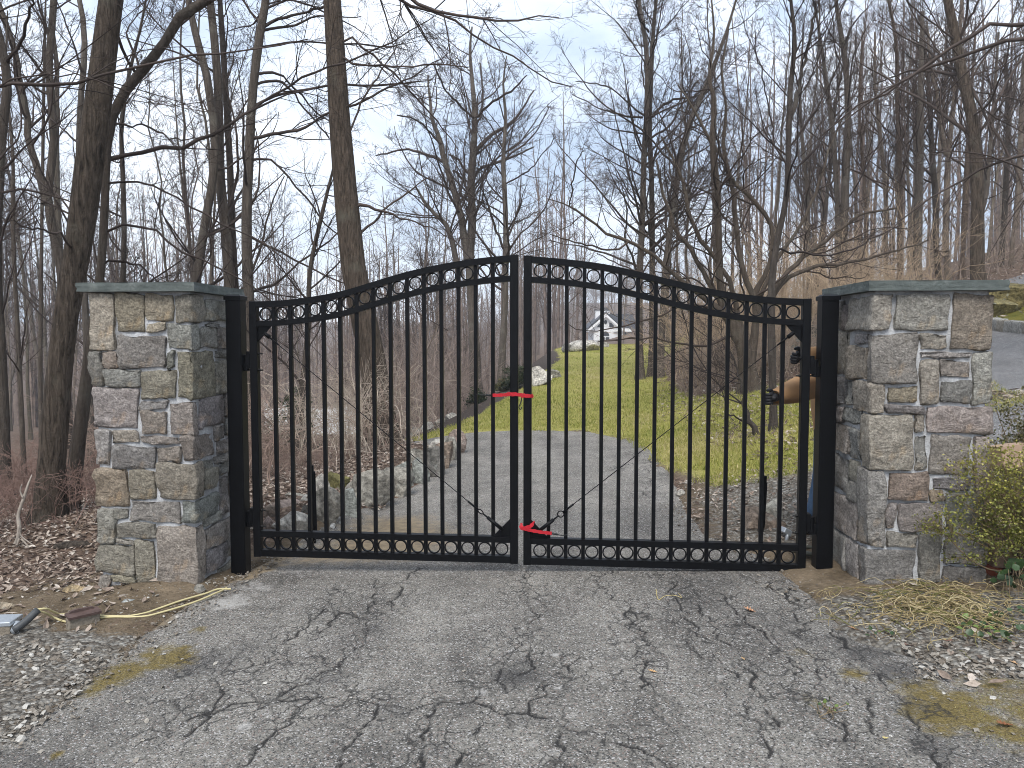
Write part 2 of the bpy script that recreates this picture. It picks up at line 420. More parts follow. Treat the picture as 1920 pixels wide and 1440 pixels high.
dirt = np.clip(sig(-(poly_sd([(-3.6, 4.3), (-3.2, 5.3), (-2.0, 5.6), (-1.35, 6.6), (-0.95, 6.5), (-1.55, 5.2), (-1.8, 4.4)], X, Y) + 0.35 * (n_b - 0.5)) / 0.12)
               + sig(-(poly_sd([(1.6, 4.3), (3.0, 4.3), (3.0, 5.4), (1.5, 5.4)], X, Y) + 0.3 * (n_b - 0.5)) / 0.1), 0, 1)
moss = np.clip(sig(-(poly_sd([(3.0, 2.0), (3.0, 3.1), (3.8, 3.4), (3.8, 2.0)], X, Y) + 0.9 * (n_b - 0.62)) / 0.06)
               + sig(-(poly_sd([(1.9, 7.4), (5, 7.2), (5.2, 9), (7.6, 10.5), (9.5, 15.5), (7.8, 15), (5.2, 13), (3.6, 12.5), (1.9, 10)], X, Y) + 1.0 * (n_a - 0.5)) / 0.2) * 0.8
               + sig(-(line_d([(7.3, 10), (8, 13), (9.5, 15.6), (13, 16.4), (18, 17)], X, Y) - 1.0) / 0.2), 0, 1)
mulch = sig(-(poly_sd([(-1.3, 13.9), (-0.9, 14.4), (0.2, 18.3), (1.7, 27), (2.1, 38), (0.4, 38), (-1.0, 27), (-2.6, 18), (-3.2, 14)], X, Y)) / 0.12)
litter = np.clip(1 - lawn - gravel - dirt - moss - mulch, 0, 1) * (0.75 + 0.5 * (n_a - 0.5))
ground_me = npmesh('ground', np.stack([X, Y, Z], -1).reshape(-1, 3), grid_faces(len(gx), len(gy)), [])
def set_attr(me, name, chans):
    a = me.attributes.new(name, 'FLOAT_COLOR', 'POINT')
    c = np.zeros((len(me.vertices), 4), np.float32)
    for i, ch in enumerate(chans): c[:, i] = np.asarray(ch).ravel()
    a.data.foreach_set('color', c.ravel())
set_attr(ground_me, 'zone_a', [lawn, gravel, litter])
set_attr(ground_me, 'zone_b', [moss, mulch, dirt])
t = MT('ground_cover', 0.95, 0.12); v = t.pos()
za = t.sep(t.attr('zone_a', 'Color')); zb = t.sep(t.attr('zone_b', 'Color'))
n1 = t.noise(v, 3.0, 6, 0.6); n2 = t.noise(v, 30, 5, 0.65); n3 = t.noise(v, 110, 3, 0.6); n4 = t.noise(v, 0.8, 4, 0.55)
vc = t.voro(v, 42, 'Color'); vd = t.voro(v, 42); vl = t.voro(t.pos((1, 1, 0.4)), 30, 'Color'); vld = t.voro(t.pos((1, 1, 0.4)), 30)
c_dirt = t.mix(1, t.ramp(n1, [(0.3, (0.105, 0.078, 0.05)), (0.7, (0.24, 0.185, 0.125))]), t.ramp(n2, [(0.25, 0.6), (0.75, 1.35)]), 'MULTIPLY')
c_dirt = t.mix(t.ramp(t.voro(v, 26), [(0.08, 0.7), (0.2, 0.0)]), c_dirt, (0.36, 0.33, 0.28))
c_grav = t.mix(1, t.ramp(t.sep(vc)[0], [(0.0, (0.13, 0.11, 0.09)), (0.5, (0.25, 0.225, 0.19)), (1.0, (0.42, 0.4, 0.36))]), t.ramp(vd, [(0.3, 1.0), (0.62, 0.6)]), 'MULTIPLY')
c_lit = t.mix(1, t.ramp(t.sep(vl)[1], [(0.0, (0.085, 0.055, 0.042)), (0.4, (0.16, 0.108, 0.08)), (0.8, (0.27, 0.19, 0.14)), (1.0, (0.36, 0.28, 0.21))]), t.ramp(vld, [(0.2, 1.0), (0.7, 0.7)]), 'MULTIPLY')
c_lit = t.mix(t.ramp(n1, [(0.4, 0.0), (0.7, 0.5)]), c_lit, (0.09, 0.062, 0.045))
c_gra = t.mix(1, t.ramp(t.math('ADD', t.math('MULTIPLY', n4, 0.6), t.math('MULTIPLY', n1, 0.4)), [(0.34, (0.37, 0.31, 0.14)), (0.5, (0.33, 0.31, 0.085)), (0.66, (0.235, 0.25, 0.05))]), t.ramp(n2, [(0.25, 0.55), (0.75, 1.4)]), 'MULTIPLY')
c_gra = t.mix(t.ramp(n3, [(0.58, 0.0), (0.72, 0.45)]), c_gra, (0.3, 0.25, 0.13))
c_mos = t.mix(1, t.ramp(n1, [(0.34, (0.09, 0.09, 0.016)), (0.6, (0.17, 0.15, 0.03))]), t.ramp(n2, [(0.25, 0.5), (0.75, 1.4)]), 'MULTIPLY')
c_mul = t.mix(1, t.ramp(n2, [(0.3, (0.035, 0.027, 0.022)), (0.7, (0.115, 0.09, 0.075))]), t.ramp(n3, [(0.3, 0.7), (0.7, 1.25)]), 'MULTIPLY')
brk = t.math('SUBTRACT', n2, 0.5)
def edge(z): return t.ramp(t.math('ADD', z, t.math('MULTIPLY', brk, 0.9)), [(0.38, 0.0), (0.6, 1.0)])
c = t.mix(edge(za[2]), c_dirt, c_lit)
c = t.mix(edge(zb[1]), c, c_mul)
c = t.mix(edge(zb[0]), c, c_mos)
c = t.mix(edge(za[0]), c, c_gra)
c = t.mix(edge(za[1]), c, c_grav)
t.base(c)
hb = t.math('ADD', t.math('MULTIPLY', t.math('SUBTRACT', 0.7, vd), za[1]), t.math('ADD', n2, t.math('MULTIPLY', n3, 0.5)))
t.bump(t.math('ADD', hb, t.math('MULTIPLY', t.math('SUBTRACT', 0.6, vld), za[2])), 0.03)
ground_me.materials.append(t.m)
tag(link('ground', ground_me), 'bare winter ground of dirt, leaf litter, moss and lawn', kind='structure')

# ------------------------------------------------------------------ driveway, with real cracks
CR = [[(990, 1118), (990, 1130), (1012, 1156), (987, 1171), (1000, 1196), (969, 1215), (947, 1243), (934, 1271), (950, 1300)],
      [(515, 1309), (586, 1309), (673, 1309), (700, 1316), (741, 1323), (772, 1332), (825, 1318), (887, 1316), (944, 1338), (990, 1335), (1044, 1352), (1100, 1377)],
      [(704, 1085), (704, 1111), (685, 1159), (689, 1178), (665, 1218), (629, 1254), (554, 1285), (515, 1309), (480, 1330)], [(790, 1066), (752, 1099), (697, 1159)],
      [(1145, 1064), (1178, 1146), (1200, 1181), (1219, 1221)], [(1360, 1120), (1397, 1163), (1440, 1200), (1480, 1240), (1513, 1303), (1553, 1333), (1600, 1400)],
      [(1285, 1100), (1313, 1150), (1390, 1227), (1410, 1273), (1437, 1333), (1460, 1360)], [(1286, 1186), (1330, 1246)], [(834, 1279), (919, 1279), (937, 1268)],
      [(994, 1224), (1003, 1252), (972, 1265)], [(931, 1202), (934, 1190), (947, 1184)], [(329, 1313), (340, 1333), (313, 1360), (277, 1392)],
      [(586, 1309), (554, 1333), (511, 1376), (450, 1440)], [(712, 1309), (704, 1341), (673, 1368), (640, 1440)], [(944, 1338), (958, 1360)], [(1003, 1290), (1030, 1282), (990, 1335)],
      [(887, 1316), (900, 1300), (903, 1285)], [(640, 1100), (600, 1150), (540, 1200)], [(420, 1290), (400, 1330), (350, 1380)], [(1190, 850), (1215, 880), (1235, 930)], [(1180, 870), (1130, 880)],
      [(1560, 1180), (1620, 1240), (1650, 1270), (1700, 1330), (1735, 1380), (1760, 1440)], [(1230, 1075), (1290, 1150), (1340, 1230), (1400, 1330), (1440, 1420)], [(1450, 1090), (1520, 1180), (1590, 1280), (1650, 1380)], [(1178, 1146), (1215, 1240), (1240, 1330)], [(1100, 1377), (1180, 1400), (1260, 1440)], [(1000, 1062), (985, 1095), (990, 1118)], [(629, 1254), (600, 1230), (520, 1235), (430, 1260)], [(685, 1159), (640, 1150), (600, 1190)], [(825, 1318), (800, 1370), (790, 1440)], [(515, 1309), (430, 1320), (350, 1350)], [(900, 1335), (880, 1390), (850, 1440)], [(1044, 1352), (1060, 1400), (1050, 1440)], [(1085, 1235), (1065, 1250), (1070, 1262)]]
rngc = np.random.default_rng(8)
dx = np.r_[np.arange(-2.6, -2.25, 0.03), np.arange(-2.25, 1.95, 0.0115), np.arange(1.95, 3.0, 0.03)]; dx = np.r_[np.arange(-12, -2.6, 0.12), dx]
dy = axis([(-8, 2.3, 0.8, 0.1), (2.3, 5.6, 0.011, 0.014), (5.6, 14.2, 0.04, 0.14)])
DX, DY = np.meshgrid(dx, dy)
sdv = poly_sd(DRIVE, DX, DY)
crack = np.zeros(DX.shape)
fine = (DY > 2.3) & (DX > -2.6)
def jag(pl, rng, depth=4, amp=0.09):
    pl = [np.array(p) for p in pl]
    for it in range(depth):
        out = [pl[0]]
        for a, b in zip(pl[:-1], pl[1:]):
            d = b - a; L_ = np.linalg.norm(d)
            if L_ > 0.05:
                out.append((a + b) / 2 + np.array((-d[1], d[0])) * (amp * (0.4 if it == 0 else 0.8 if it == 1 else 1.35)) * rng.standard_normal())
            out.append(b)
        pl = out
    return [tuple(p) for p in pl]
xs_f, ys_f = DX[fine], DY[fine]; cf = np.zeros(xs_f.shape); nf = np.zeros(xs_f.shape)
for pl in CR:
    w = [G(*q)[:2] for q in pl]
    w = jag(w, rngc, 5, 0.13)
    a = np.array(w); lo, hi = a.min(0) - 0.3, a.max(0) + 0.3
    s = (xs_f > lo[0]) & (xs_f < hi[0]) & (ys_f > lo[1]) & (ys_f < hi[1])
    d = line_d(w, xs_f[s], ys_f[s])
    wid = 0.02 * np.clip(vn(xs_f[s], ys_f[s], 9, 77) - 0.3, 0, 1) ** 1.5
    cf[s] = np.maximum(cf[s], np.clip(1 - (d - wid * 0.5) / 0.0085, 0, 1) * (0.52 + 0.48 * smooth((vn(xs_f[s], ys_f[s], 11, 78) - 0.2) / 0.45)))
    nf[s] = np.maximum(nf[s], np.clip(1 - d / 0.26, 0, 1) * (0.35 + 0.65 * vn(xs_f[s], ys_f[s], 4, 80)))
    cf[s] = np.maximum(cf[s], 0.75 * np.clip(1 - d / 0.1, 0, 1) * np.clip(vn(xs_f[s], ys_f[s], 30, 79) - .4, 0, 1))
crack[fine] = cf
netm = np.zeros(DX.shape); netm[fine] = nf
DZ = gz(DX, DY) + 0.004 * (fbm(DX, DY, 22, 51, 2) - 0.5) + 0.012 * (fbm(DX, DY, 2.5, 52, 2) - 0.5) - 0.013 * np.clip(crack - 0.3, 0, 1) - 0.03 * smooth((sdv + 0.01) / 0.12)
alli = np.zeros(DX.shape)
for (px, py, r, k) in ((968, 1268, 0.17, 1.0), (985, 1240, 0.1, 0.7), (1300, 1130, 0.35, 0.5), (1450, 1170, 0.45, 0.55), (1390, 1080, 0.3, 0.5), (380, 1245, 0.3, 0.75), (470, 1215, 0.3, 0.5), (1010, 1180, 0.08, 0.6), (980, 1345, 0.16, .55), (840, 1400, .2, .35), (1040, 1065, .3, .3), (1560, 1200, 0.3, 0.6), (1620, 1225, .2, .9), (1680, 1260, .2, .9), (1730, 1330, .16, .9), (1750, 1400, .16, .8), (1800, 1400, .5, .45), (1340, 1085, .5, .5), (1500, 1290, .5, .25), (1420, 1260, .3, .35), (700, 1180, .12, .7), (620, 1270, .2, .6), (740, 1330, .15, .6), (560, 1300, .2, .45), (1180, 1150, .06, .6), (870, 1330, .12, .6)):
    q = G(px, py); d = np.hypot(DX - q[0], (DY - q[1])) / r
    alli = np.maximum(alli, k * np.clip(1.2 - d, 0, 1))
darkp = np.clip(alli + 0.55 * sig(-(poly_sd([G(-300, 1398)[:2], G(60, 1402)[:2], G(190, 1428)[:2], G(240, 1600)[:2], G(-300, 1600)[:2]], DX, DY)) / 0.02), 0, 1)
yel = np.zeros(DX.shape)
for (px, py, r, k) in ((320, 1235, 0.19, 1.1), (225, 1262, 0.2, 1.1), (290, 1225, 0.14, 0.9), (180, 1290, 0.12, 0.9), (375, 1180, 0.1, .6), (1500, 1225, 0.1, 0.7), (1520, 1310, 0.09, 0.6), (1600, 1262, 0.12, 0.8), (1740, 1300, 0.22, 0.85), (1800, 1330, 0.3, 1.0), (1870, 1290, 0.25, .8), (1890, 1370, 0.2, 0.9), (1760, 1345, .2, 1.0), (1900, 1330, .3, .8), (1830, 1275, .2, .7), (105, 1415, 0.05, 0.9), (860, 1405, .06, .25)):
    q = G(px, py); d = np.hypot(DX - q[0], (DY - q[1]) * 0.8) / r
    yel = np.maximum(yel, k * np.clip(1.15 - d, 0, 1))
pale = np.zeros(DX.shape)
for (px, py, r, k) in ((430, 1130, 0.3, 0.9), (480, 1100, 0.28, 0.8), (560, 1075, 0.3, 0.6), (460, 1362, 0.05, 1.4), (560, 1118, .2, .5), (905, 1300, 0.07, 0.8), (1045, 1290, 0.06, 0.8), (780, 1040, .6, .35), (160, 1290, .06, 1.1), (1850, 1240, .25, .7), (1780, 1240, .2, .6), (1700, 1300, .1, .6), (1160, 1160, .7, .3), (900, 1150, .6, .4), (1000, 1420, .5, .5), (1200, 1400, .5, .35), (600, 1180, .3, .3), (1040, 1228, .04, 1.), (1350, 1270, .04, 1.2), (1070, 1345, .1, .5)):
    q = G(px, py); d = np.hypot(DX - q[0], DY - q[1]) / r
    pale = np.maximum(pale, k * np.clip(1.1 - d, 0, 1))
soil = np.clip(sig(-(poly_sd([(-1.7, 5.4), (-1.3, 6.9), (-0.75, 6.9), (-0.35, 6.1), (-0.6, 5.5)], DX, DY)) / 0.14) * 0.85 + 0.75 * smooth((sdv + 0.05 + 0.5 * (fbm(DX, DY, 2.2, 61, 3) - 0.45)) / 0.16) * (DY < 6) * (DX < 0.5), 0, 1)
keep = sdv < 0.35
gf = grid_faces(len(dx), len(dy)); kv = keep.ravel(); gf = gf[kv[gf].all(1)]
used = np.unique(gf); mapi = np.full(kv.size, -1); mapi[used] = np.arange(len(used))
drive_me = npmesh('driveway', np.stack([DX, DY, DZ], -1).reshape(-1, 3)[used], mapi[gf], [])
set_attr(drive_me, 'wear_a', [crack.ravel()[used], darkp.ravel()[used], yel.ravel()[used]])
set_attr(drive_me, 'wear_b', [pale.ravel()[used], soil.ravel()[used], np.maximum(netm, alli * 0.9).ravel()[used]])
def asphalt(name, c0, c1, attrs=True):
    t = MT(name, 0.9, 0.22); v = t.pos()
    n1 = t.noise(v, 1.6, 5, 0.6); n2 = t.noise(v, 75, 4, 0.75); n3 = t.noise(v, 12, 5, 0.65); n5 = t.noise(t.pos((1, 0.25, 1)), 2.2, 4, 0.6)
    agg = t.voro(v, 150, 'Color'); aggd = t.voro(v, 150)
    c = t.ramp(t.math('ADD', t.math('MULTIPLY', n1, 0.5), t.math('MULTIPLY', n5, 0.5)), [(0.36, c0), (0.62, c1)])
    c = t.mix(1, c, t.ramp(n3, [(0.25, 0.68), (0.5, 1.0), (0.75, 1.25)]), 'MULTIPLY')
    c = t.mix(1, c, t.ramp(n2, [(0.3, 0.45), (0.5, 1.0), (0.7, 1.6)]), 'MULTIPLY')
    c = t.mix(t.ramp(t.sep(agg)[0], [(0.86, 0.0), (0.92, 0.8)]), c, (0.5, 0.48, 0.46))
    c = t.mix(t.ramp(t.sep(agg)[1], [(0.82, 0.0), (0.9, 0.75)]), c, (0.03, 0.03, 0.032))
    c = t.mix(t.ramp(t.sep(agg)[2], [(0.9, 0.0), (0.95, 0.6)]), c, (0.27, 0.2, 0.17))
    if attrs:
        wa = t.sep(t.attr('wear_a', 'Color')); wb = t.sep(t.attr('wear_b', 'Color'))
        k3 = t.math('SUBTRACT', n3, 0.5); k2 = t.math('SUBTRACT', n2, 0.5)
        vw = N(t.t, 'ShaderNodeVectorMath', operation='ADD'); nv = N(t.t, 'ShaderNodeTexNoise'); nv.inputs['Scale'].default_value = 5.0; nv.inputs['Detail'].default_value = 5; t.l(v, nv.inputs['Vector'])
        sv_ = N(t.t, 'ShaderNodeVectorMath', operation='SCALE'); sv_.inputs['Scale'].default_value = 0.28; t.l(nv.outputs['Color'], sv_.inputs[0]); t.l(v, vw.inputs[0]); t.l(sv_.outputs[0], vw.inputs[1])
        vw2 = N(t.t, 'ShaderNodeMapping'); vw2.inputs['Scale'].default_value = (1.25, 0.62, 1.0); t.l(vw.outputs[0], vw2.inputs['Vector'])
        ve = t.voro(vw2.outputs[0], 8.0, 'Distance', 'DISTANCE_TO_EDGE')
        fine_cr = t.math('MULTIPLY', t.ramp(ve, [(0.0, 1.0), (0.06, 0.0)]), t.ramp(t.math('ADD', wb[2], t.math('MULTIPLY', t.math('SUBTRACT', n3, 0.5), 1.5)), [(0.17, 0.0), (0.58, 0.9)]))
        def msk(z, a=0.6, lo=0.3, hi=0.75, g=k3): return t.ramp(t.math('ADD', z, t.math('MULTIPLY', g, a)), [(lo, 0.0), (hi, 1.0)])
        c = t.mix(msk(wb[1], 0.8), c, t.ramp(n3, [(0.3, (0.16, 0.12, 0.075)), (0.7, (0.34, 0.27, 0.18))]))
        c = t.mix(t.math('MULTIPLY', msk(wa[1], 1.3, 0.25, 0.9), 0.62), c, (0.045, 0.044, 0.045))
        c = t.mix(t.math('MULTIPLY', msk(wb[0], 1.5, 0.5, 0.95), 0.75), c, (0.47, 0.45, 0.42))
        c = t.mix(t.math('MULTIPLY', msk(wa[2], 1.6, 0.42, 0.85), 0.85), c, t.ramp(n2, [(0.3, (0.06, 0.045, 0.014)), (0.7, (0.26, 0.19, 0.045))]))
        c = t.mix(fine_cr, c, (0.03, 0.029, 0.028))
        c = t.mix(t.ramp(t.math('ADD', wa[0], t.math('MULTIPLY', k2, 0.45)), [(0.2, 0.0), (0.72, 0.9)]), c, (0.025, 0.024, 0.024))
    t.base(c); t.bump(t.math('ADD', t.math('MULTIPLY', t.math('SUBTRACT', 0.5, aggd), 0.6), n2), 0.009); return t.m
M_asph = asphalt('worn_asphalt', (0.122, 0.114, 0.102), (0.28, 0.262, 0.23))
drive_me.materials.append(M_asph)
tag(link('driveway', drive_me), 'cracked grey asphalt driveway running through the gate', kind='structure')
# road up the hill beside the pillar
rp_ = catmull(np.array(ROAD2), 90); tg = np.gradient(rp_, axis=0); tg /= np.linalg.norm(tg, axis=1, keepdims=True); nr = np.stack([tg[:, 1], -tg[:, 0]], -1)
us = np.linspace(-1.5, 1.5, 15)
RX = rp_[:, None, 0] + nr[:, None, 0] * us[None]; RY = rp_[:, None, 1] + nr[:, None, 1] * us[None]
RZ = gz(RX, RY) - 0.004
r2 = npmesh('hill_road', np.stack([RX, RY, RZ], -1).reshape(-1, 3), grid_faces(15, 90), asphalt('smooth_asphalt', (0.135, 0.135, 0.137), (0.2, 0.2, 0.2), False))
tag(link('hill_road', r2), 'smoother grey road climbing the hill beyond the pillar', kind='structure')
# ------------------------------------------------------------------ stone pillars, every stone its own part
def cube_surface(cs):
    """welded cube surface with coordinates cs per axis"""
    n = len(cs); idx = {}; V = []; Q = []
    def vid(a, b, c):
        k = (a, b, c)
        if k not in idx: idx[k] = len(V); V.append((cs[a], cs[b], cs[c]))
        return idx[k]
    m = n - 1
    for i in range(m):
        for j in range(m):
            for f in (0, m):
                Q.append([vid(f, i, j), vid(f, i + 1, j), vid(f, i + 1, j + 1), vid(f, i, j + 1)][::(1 if f else -1)])
                Q.append([vid(i, f, j), vid(i + 1, f, j), vid(i + 1, f, j + 1), vid(i, f, j + 1)][::(-1 if f else 1)])
                Q.append([vid(i, j, f), vid(i + 1, j, f), vid(i + 1, j + 1, f), vid(i, j + 1, f)][::(1 if f else -1)])
    return np.array(V), np.array(Q)
CS_V, CS_Q = cube_surface([-1, -0.93, -0.66, -0.32, 0.02, 0.35, 0.68, 0.93, 1])
CL_V, CL_Q = cube_surface([-1, -0.8, 0.1, 0.8, 1])
def stone_mesh(h, seed, fine=True, lump=0.017, mat=None):
    rng = np.random.default_rng(seed)
    V, Q = (CS_V, CS_Q) if fine else (CL_V, CL_Q)
    h = np.asarray(h, float); r = min(0.011, h.min() * 0.3)
    p = V * h; core = np.clip(p, -(h - r), h - r); d = p - core
    dn = np.linalg.norm(d, axis=1, keepdims=True)
    nrm = np.where(dn > 1e-9, d / np.maximum(dn, 1e-9), 0)
    p = core + nrm * r
    # uneven outline: shear the corners
    for ax in ((0, 2), (2, 0), (1, 2)):
        p[:, ax[0]] += p[:, ax[1]] / h[ax[1]] * rng.normal(0, 0.004) + p[:, ax[0]] * p[:, ax[1]] / h[ax[1]] * rng.normal(0, 0.02)
    edge = np.clip(1.15 - np.max(np.abs(V), axis=1) * 0, 0, 1)
    q = p + rng.random(3) * 50
    bul = (fbm(q[:, 0] + q[:, 1] * 0.7, q[:, 2] + q[:, 1] * 0.4, 13, seed % 97, 4) - 0.5) * 2
    b2 = (fbm(q[:, 0] + q[:, 1] * 0.5 + 9, q[:, 2] - q[:, 1] * 0.6, 5.5, seed % 89, 2) - 0.5) * 2
    p = p + nrm * (lump * (bul + 0.9 * b2) * edge)[:, None] + rng.normal(0, 0.0022, p.shape) * np.where(dn > 1e-9, 1, 0)
    return npmesh('stone', p, Q, mat or M_stone, True)
PAL = {'t': (0.44, 0.375, 0.285), 'b': (0.31, 0.255, 0.185), 'o': (0.33, 0.25, 0.145), 'g': (0.31, 0.29, 0.258), 'd': (0.22, 0.21, 0.192), 'l': (0.45, 0.42, 0.38),
       'p': (0.36, 0.305, 0.265), 'n': (0.24, 0.18, 0.12), 's': (0.27, 0.268, 0.255), 'm': (0.31, 0.28, 0.225)}
def pillar(label, name, FL, FR, yaw_dir, width, zb, zt, front, side, side_sign, seed, cap):
    """FL, FR front corners on the ground plane (x, y). front: rects (u0,u1,z0,z1,wrap_depth|0,colour). side: (d0,d1,z0,z1,colour) on the face beside the drive"""
    rng = random.Random(seed)
    ex = np.array([FR[0] - FL[0], FR[1] - FL[1], 0]); wd = np.linalg.norm(ex); ex /= wd
    ang = math.atan2(ex[1], ex[0])
    c0 = (FL[0] + FR[0]) / 2, (FL[1] + FR[1]) / 2
    dep = width
    root = empty('stone_pillar', (c0[0], c0[1], zb), ang, label, 'pillar', None)
    # local frame: x along the front, y away from the camera, z up; front face at y = 0
    core = MB().box((0, dep / 2, (zt - zb) / 2 - 0.15), (wd / 2 - 0.013, dep / 2 - 0.013, (zt - zb) / 2 + 0.15), ch=0.01).mesh('mortar', M_mortar)
    link('mortar', core, root)
    k = 0
    def put(x0, x1, y0, y1, z0, z1, col, fine=True, lump=0.017):
        nonlocal k
        k += 1
        me = stone_mesh(((x1 - x0) / 2, (y1 - y0) / 2, (z1 - z0) / 2), seed * 1000 + k, fine, lump)
        base = [0.62 * a_ + 0.38 * b_ for a_, b_ in zip(PAL[col], (0.37, 0.345, 0.305))]; j = rng.uniform(0.98, 1.26)
        link('stone', me, root, ((x0 + x1) / 2, (y0 + y1) / 2, (z0 + z1) / 2 - zb), color=tuple(c * j * rng.uniform(0.96, 1.04) for c in base))
    g = 0.0025
    out = lambda: rng.uniform(0.003, 0.014)
    for (u0, u1, z0, z1, wrap, col) in front:
        x0, x1 = -wd / 2 + u0 * wd, -wd / 2 + u1 * wd
        y0, y1 = -out(), 0.1
        if wrap:
            y1 = wrap
            if side_sign > 0: x1 = wd / 2 + out()
            else: x0 = -wd / 2 - out()
        elif u0 < 0.03: x0 -= out()
        elif u1 > 0.97: x1 += out()
        put(x0 + g, x1 - g, y0, y1 - (g if wrap else 0), z0 + g, z1 - g, col)
    for (d0, d1, z0, z1, col) in side:
        if side_sign > 0: x0, x1 = wd / 2 - 0.1, wd / 2 + out()
        else: x0, x1 = -wd / 2 - out(), -wd / 2 + 0.1
        put(x0, x1, d0 + g, d1 - g, z0 + g, z1 - g, col)
    # the two faces turned away: coursed at random
    for face in ('outer', 'back'):
        z = zb - 0.02
        while z < zt - 0.06:
            hh = min(rng.uniform(0.12, 0.26), zt - 0.02 - z)
            a = 0.012 if face == 'outer' else -wd / 2 + 0.11
            b = (dep - 0.012) if face == 'outer' else wd / 2 - 0.11
            if face == 'outer': a = 0.115
            while a < b - 0.03:
                ww = min(rng.uniform(0.14, 0.34), b - a)
                if b - a - ww < 0.07: ww = b - a
                col = rng.choice('tbggdlpsm')
                if face == 'outer':
                    xo = -side_sign * wd / 2
                    x0, x1 = sorted((xo + side_sign * 0.1, xo - side_sign * out()))
                    put(x0, x1, a + g, a + ww - g, z + g, z + hh - g, col, False)
                else: put(a + g, a + ww - g, dep - 0.1, dep + out(), z + g, z + hh - g, col, False)
                a += ww
            z += hh
    # cap slab: rough-edged bluestone
    V, Q = cube_surface(np.linspace(-1, 1, 15))
    (cx0, cx1, cy0, cy1, cz0, cz1) = cap
    h = np.array([(cx1 - cx0) / 2, (cy1 - cy0) / 2, (cz1 - cz0) / 2])
    p = V * h
    e = np.maximum(np.abs(V[:, 0]), np.abs(V[:, 1])) > 0.999
    nb = (fbm(p[:, 0] * 1.0 + p[:, 1], p[:, 2] * 2 + p[:, 1] * 0.5 + 7, 14, seed, 3) - 0.5)
    p[:, :2] -= np.sign(V[:, :2]) * (np.abs(V[:, :2]) > 0.999) * (np.abs(nb) * 0.022)[:, None]
    p[:, 2] -= np.where(e & (V[:, 2] > 0.9), 0.004, 0) - 0.004 * nb
    me = npmesh('cap', p, Q, M_blue, True); me.set_sharp_from_angle(angle=math.radians(40))
    link('cap', me, root, ((cx0 + cx1) / 2, (cy0 + cy1) / 2, (cz0 + cz1) / 2 - zb))
    return root
# layout read from the photograph: (x0, y0, x1, y1 in an enlarged crop, wrap depth, colour)
LF = [(205, 225, 437, 705, 0, 't'), (448, 228, 690, 555, 0, 'b'), (693, 230, 928, 460, 0, 't'), (700, 470, 860, 552, 0, 't'), (940, 238, 1075, 472, .19, 'm'), (470, 585, 858, 862, 0, 'd'),
      (868, 480, 1075, 702, .10, 'g'), (215, 715, 325, 1008, 0, 'd'), (335, 712, 462, 862, 0, 'b'), (866, 716, 932, 858, 0, 'd'), (342, 870, 637, 1012, 0, 'g'), (648, 872, 936, 1118, 0, 'b'),
      (950, 712, 1075, 1115, .32, 'b'), (215, 1018, 622, 1372, 0, 'l'), (632, 1132, 862, 1206, 0, 'g'), (640, 1218, 862, 1418, 0, 'm'), (876, 1136, 1080, 1420, .06, 'g'),
      (230, 1380, 378, 1690, 0, 'l'), (384, 1384, 618, 1492, 0, 't'), (632, 1430, 958, 1495, 0, 'g'), (396, 1512, 762, 1712, 0, 'd'), (768, 1518, 972, 1654, 0, 'p'), (972, 1430, 1085, 1648, .29, 'm'),
      (240, 1708, 522, 2036, 0, 'o'), (536, 1718, 752, 1968, 0, 'b'), (768, 1656, 1085, 1962, .11, 'b'), (384, 2040, 532, 2144, 0, 'g'), (536, 1974, 962, 2162, 0, 'd'), (968, 1972, 1085, 2155, .34, 's'),
      (240, 2046, 410, 2340, 0, 'g'), (424, 2164, 756, 2296, 0, 'm'), (760, 2178, 1085, 2686, .10, 'm'), (240, 2350, 574, 2602, 0, 'm'), (582, 2304, 750, 2676, 0, 'm'), (415, 2302, 578, 2348, 0, 'g'),
      (372, 2608, 570, 2676, 0, 't'), (240, 2608, 372, 2760, 0, 'm'), (574, 2682, 850, 2760, 0, 'm'), (852, 2690, 1085, 2790, .3, 'm')]
LS = [(.20, .63, 265, 458, 's'), (.12, .36, 505, 692, 's'), (.20, .4, 465, 500, 'g'), (.37, .63, 500, 700, 's'), (.34, .63, 715, 790, 's'), (.33, .63, 800, 1108, 'g'), (.09, .44, 1120, 1380, 's'),
      (.45, .63, 1115, 1330, 's'), (.30, .45, 1392, 1530, 's'), (.46, .63, 1340, 1500, 's'), (.32, .63, 1515, 1650, 's'), (.12, .28, 1650, 1745, 's'), (.29, .5, 1660, 1728, 's'),
      (.13, .33, 1748, 1935, 'g'), (.34, .5, 1732, 1850, 's'), (.51, .63, 1655, 1930, 's'), (.35, .49, 1860, 2200, 's'), (.5, .63, 1945, 2160, 'b'), (.11, .35, 2160, 2245, 's'), (.12, .63, 2250, 2450, 'g'),
      (.12, .42, 2460, 2650, 's'), (.43, .63, 2390, 2620, 's'), (.31, .63, 2660, 2780, 'm')]
def left_front():
    out = []
    DL = 4.93
    for (a, b, c, d, w, col) in LF:
        zc = lambda zy: P(260, 500 + zy * 0.2222, 4.92)[2]
        tt = ((b + d) / 2 - 240) / 2400
        xl, xr = 172 + 8 * tt, 357 + 4 * tt
        u = lambda zx: (120 + zx * 0.2222 - xl) / (xr - xl)
        out.append((max(0, u(a)), min(1, u(c)), zc(d), zc(b), w, col))
    sd2 = []
    for (d0, d1, b, d, col) in LS:
        Dm = 4.9 + (d0 + d1) / 2
        sd2.append((d0, d1, P(400, 500 + d * 0.2222, Dm)[2] if False else P(260, 500 + d * 0.2222, 4.92)[2], P(260, 500 + b * 0.2222, 4.92)[2], col))
    return out, sd2
lf, ls = left_front()
aL, bL = P(172, 640, 4.95), P(358.5, 640, 4.90)
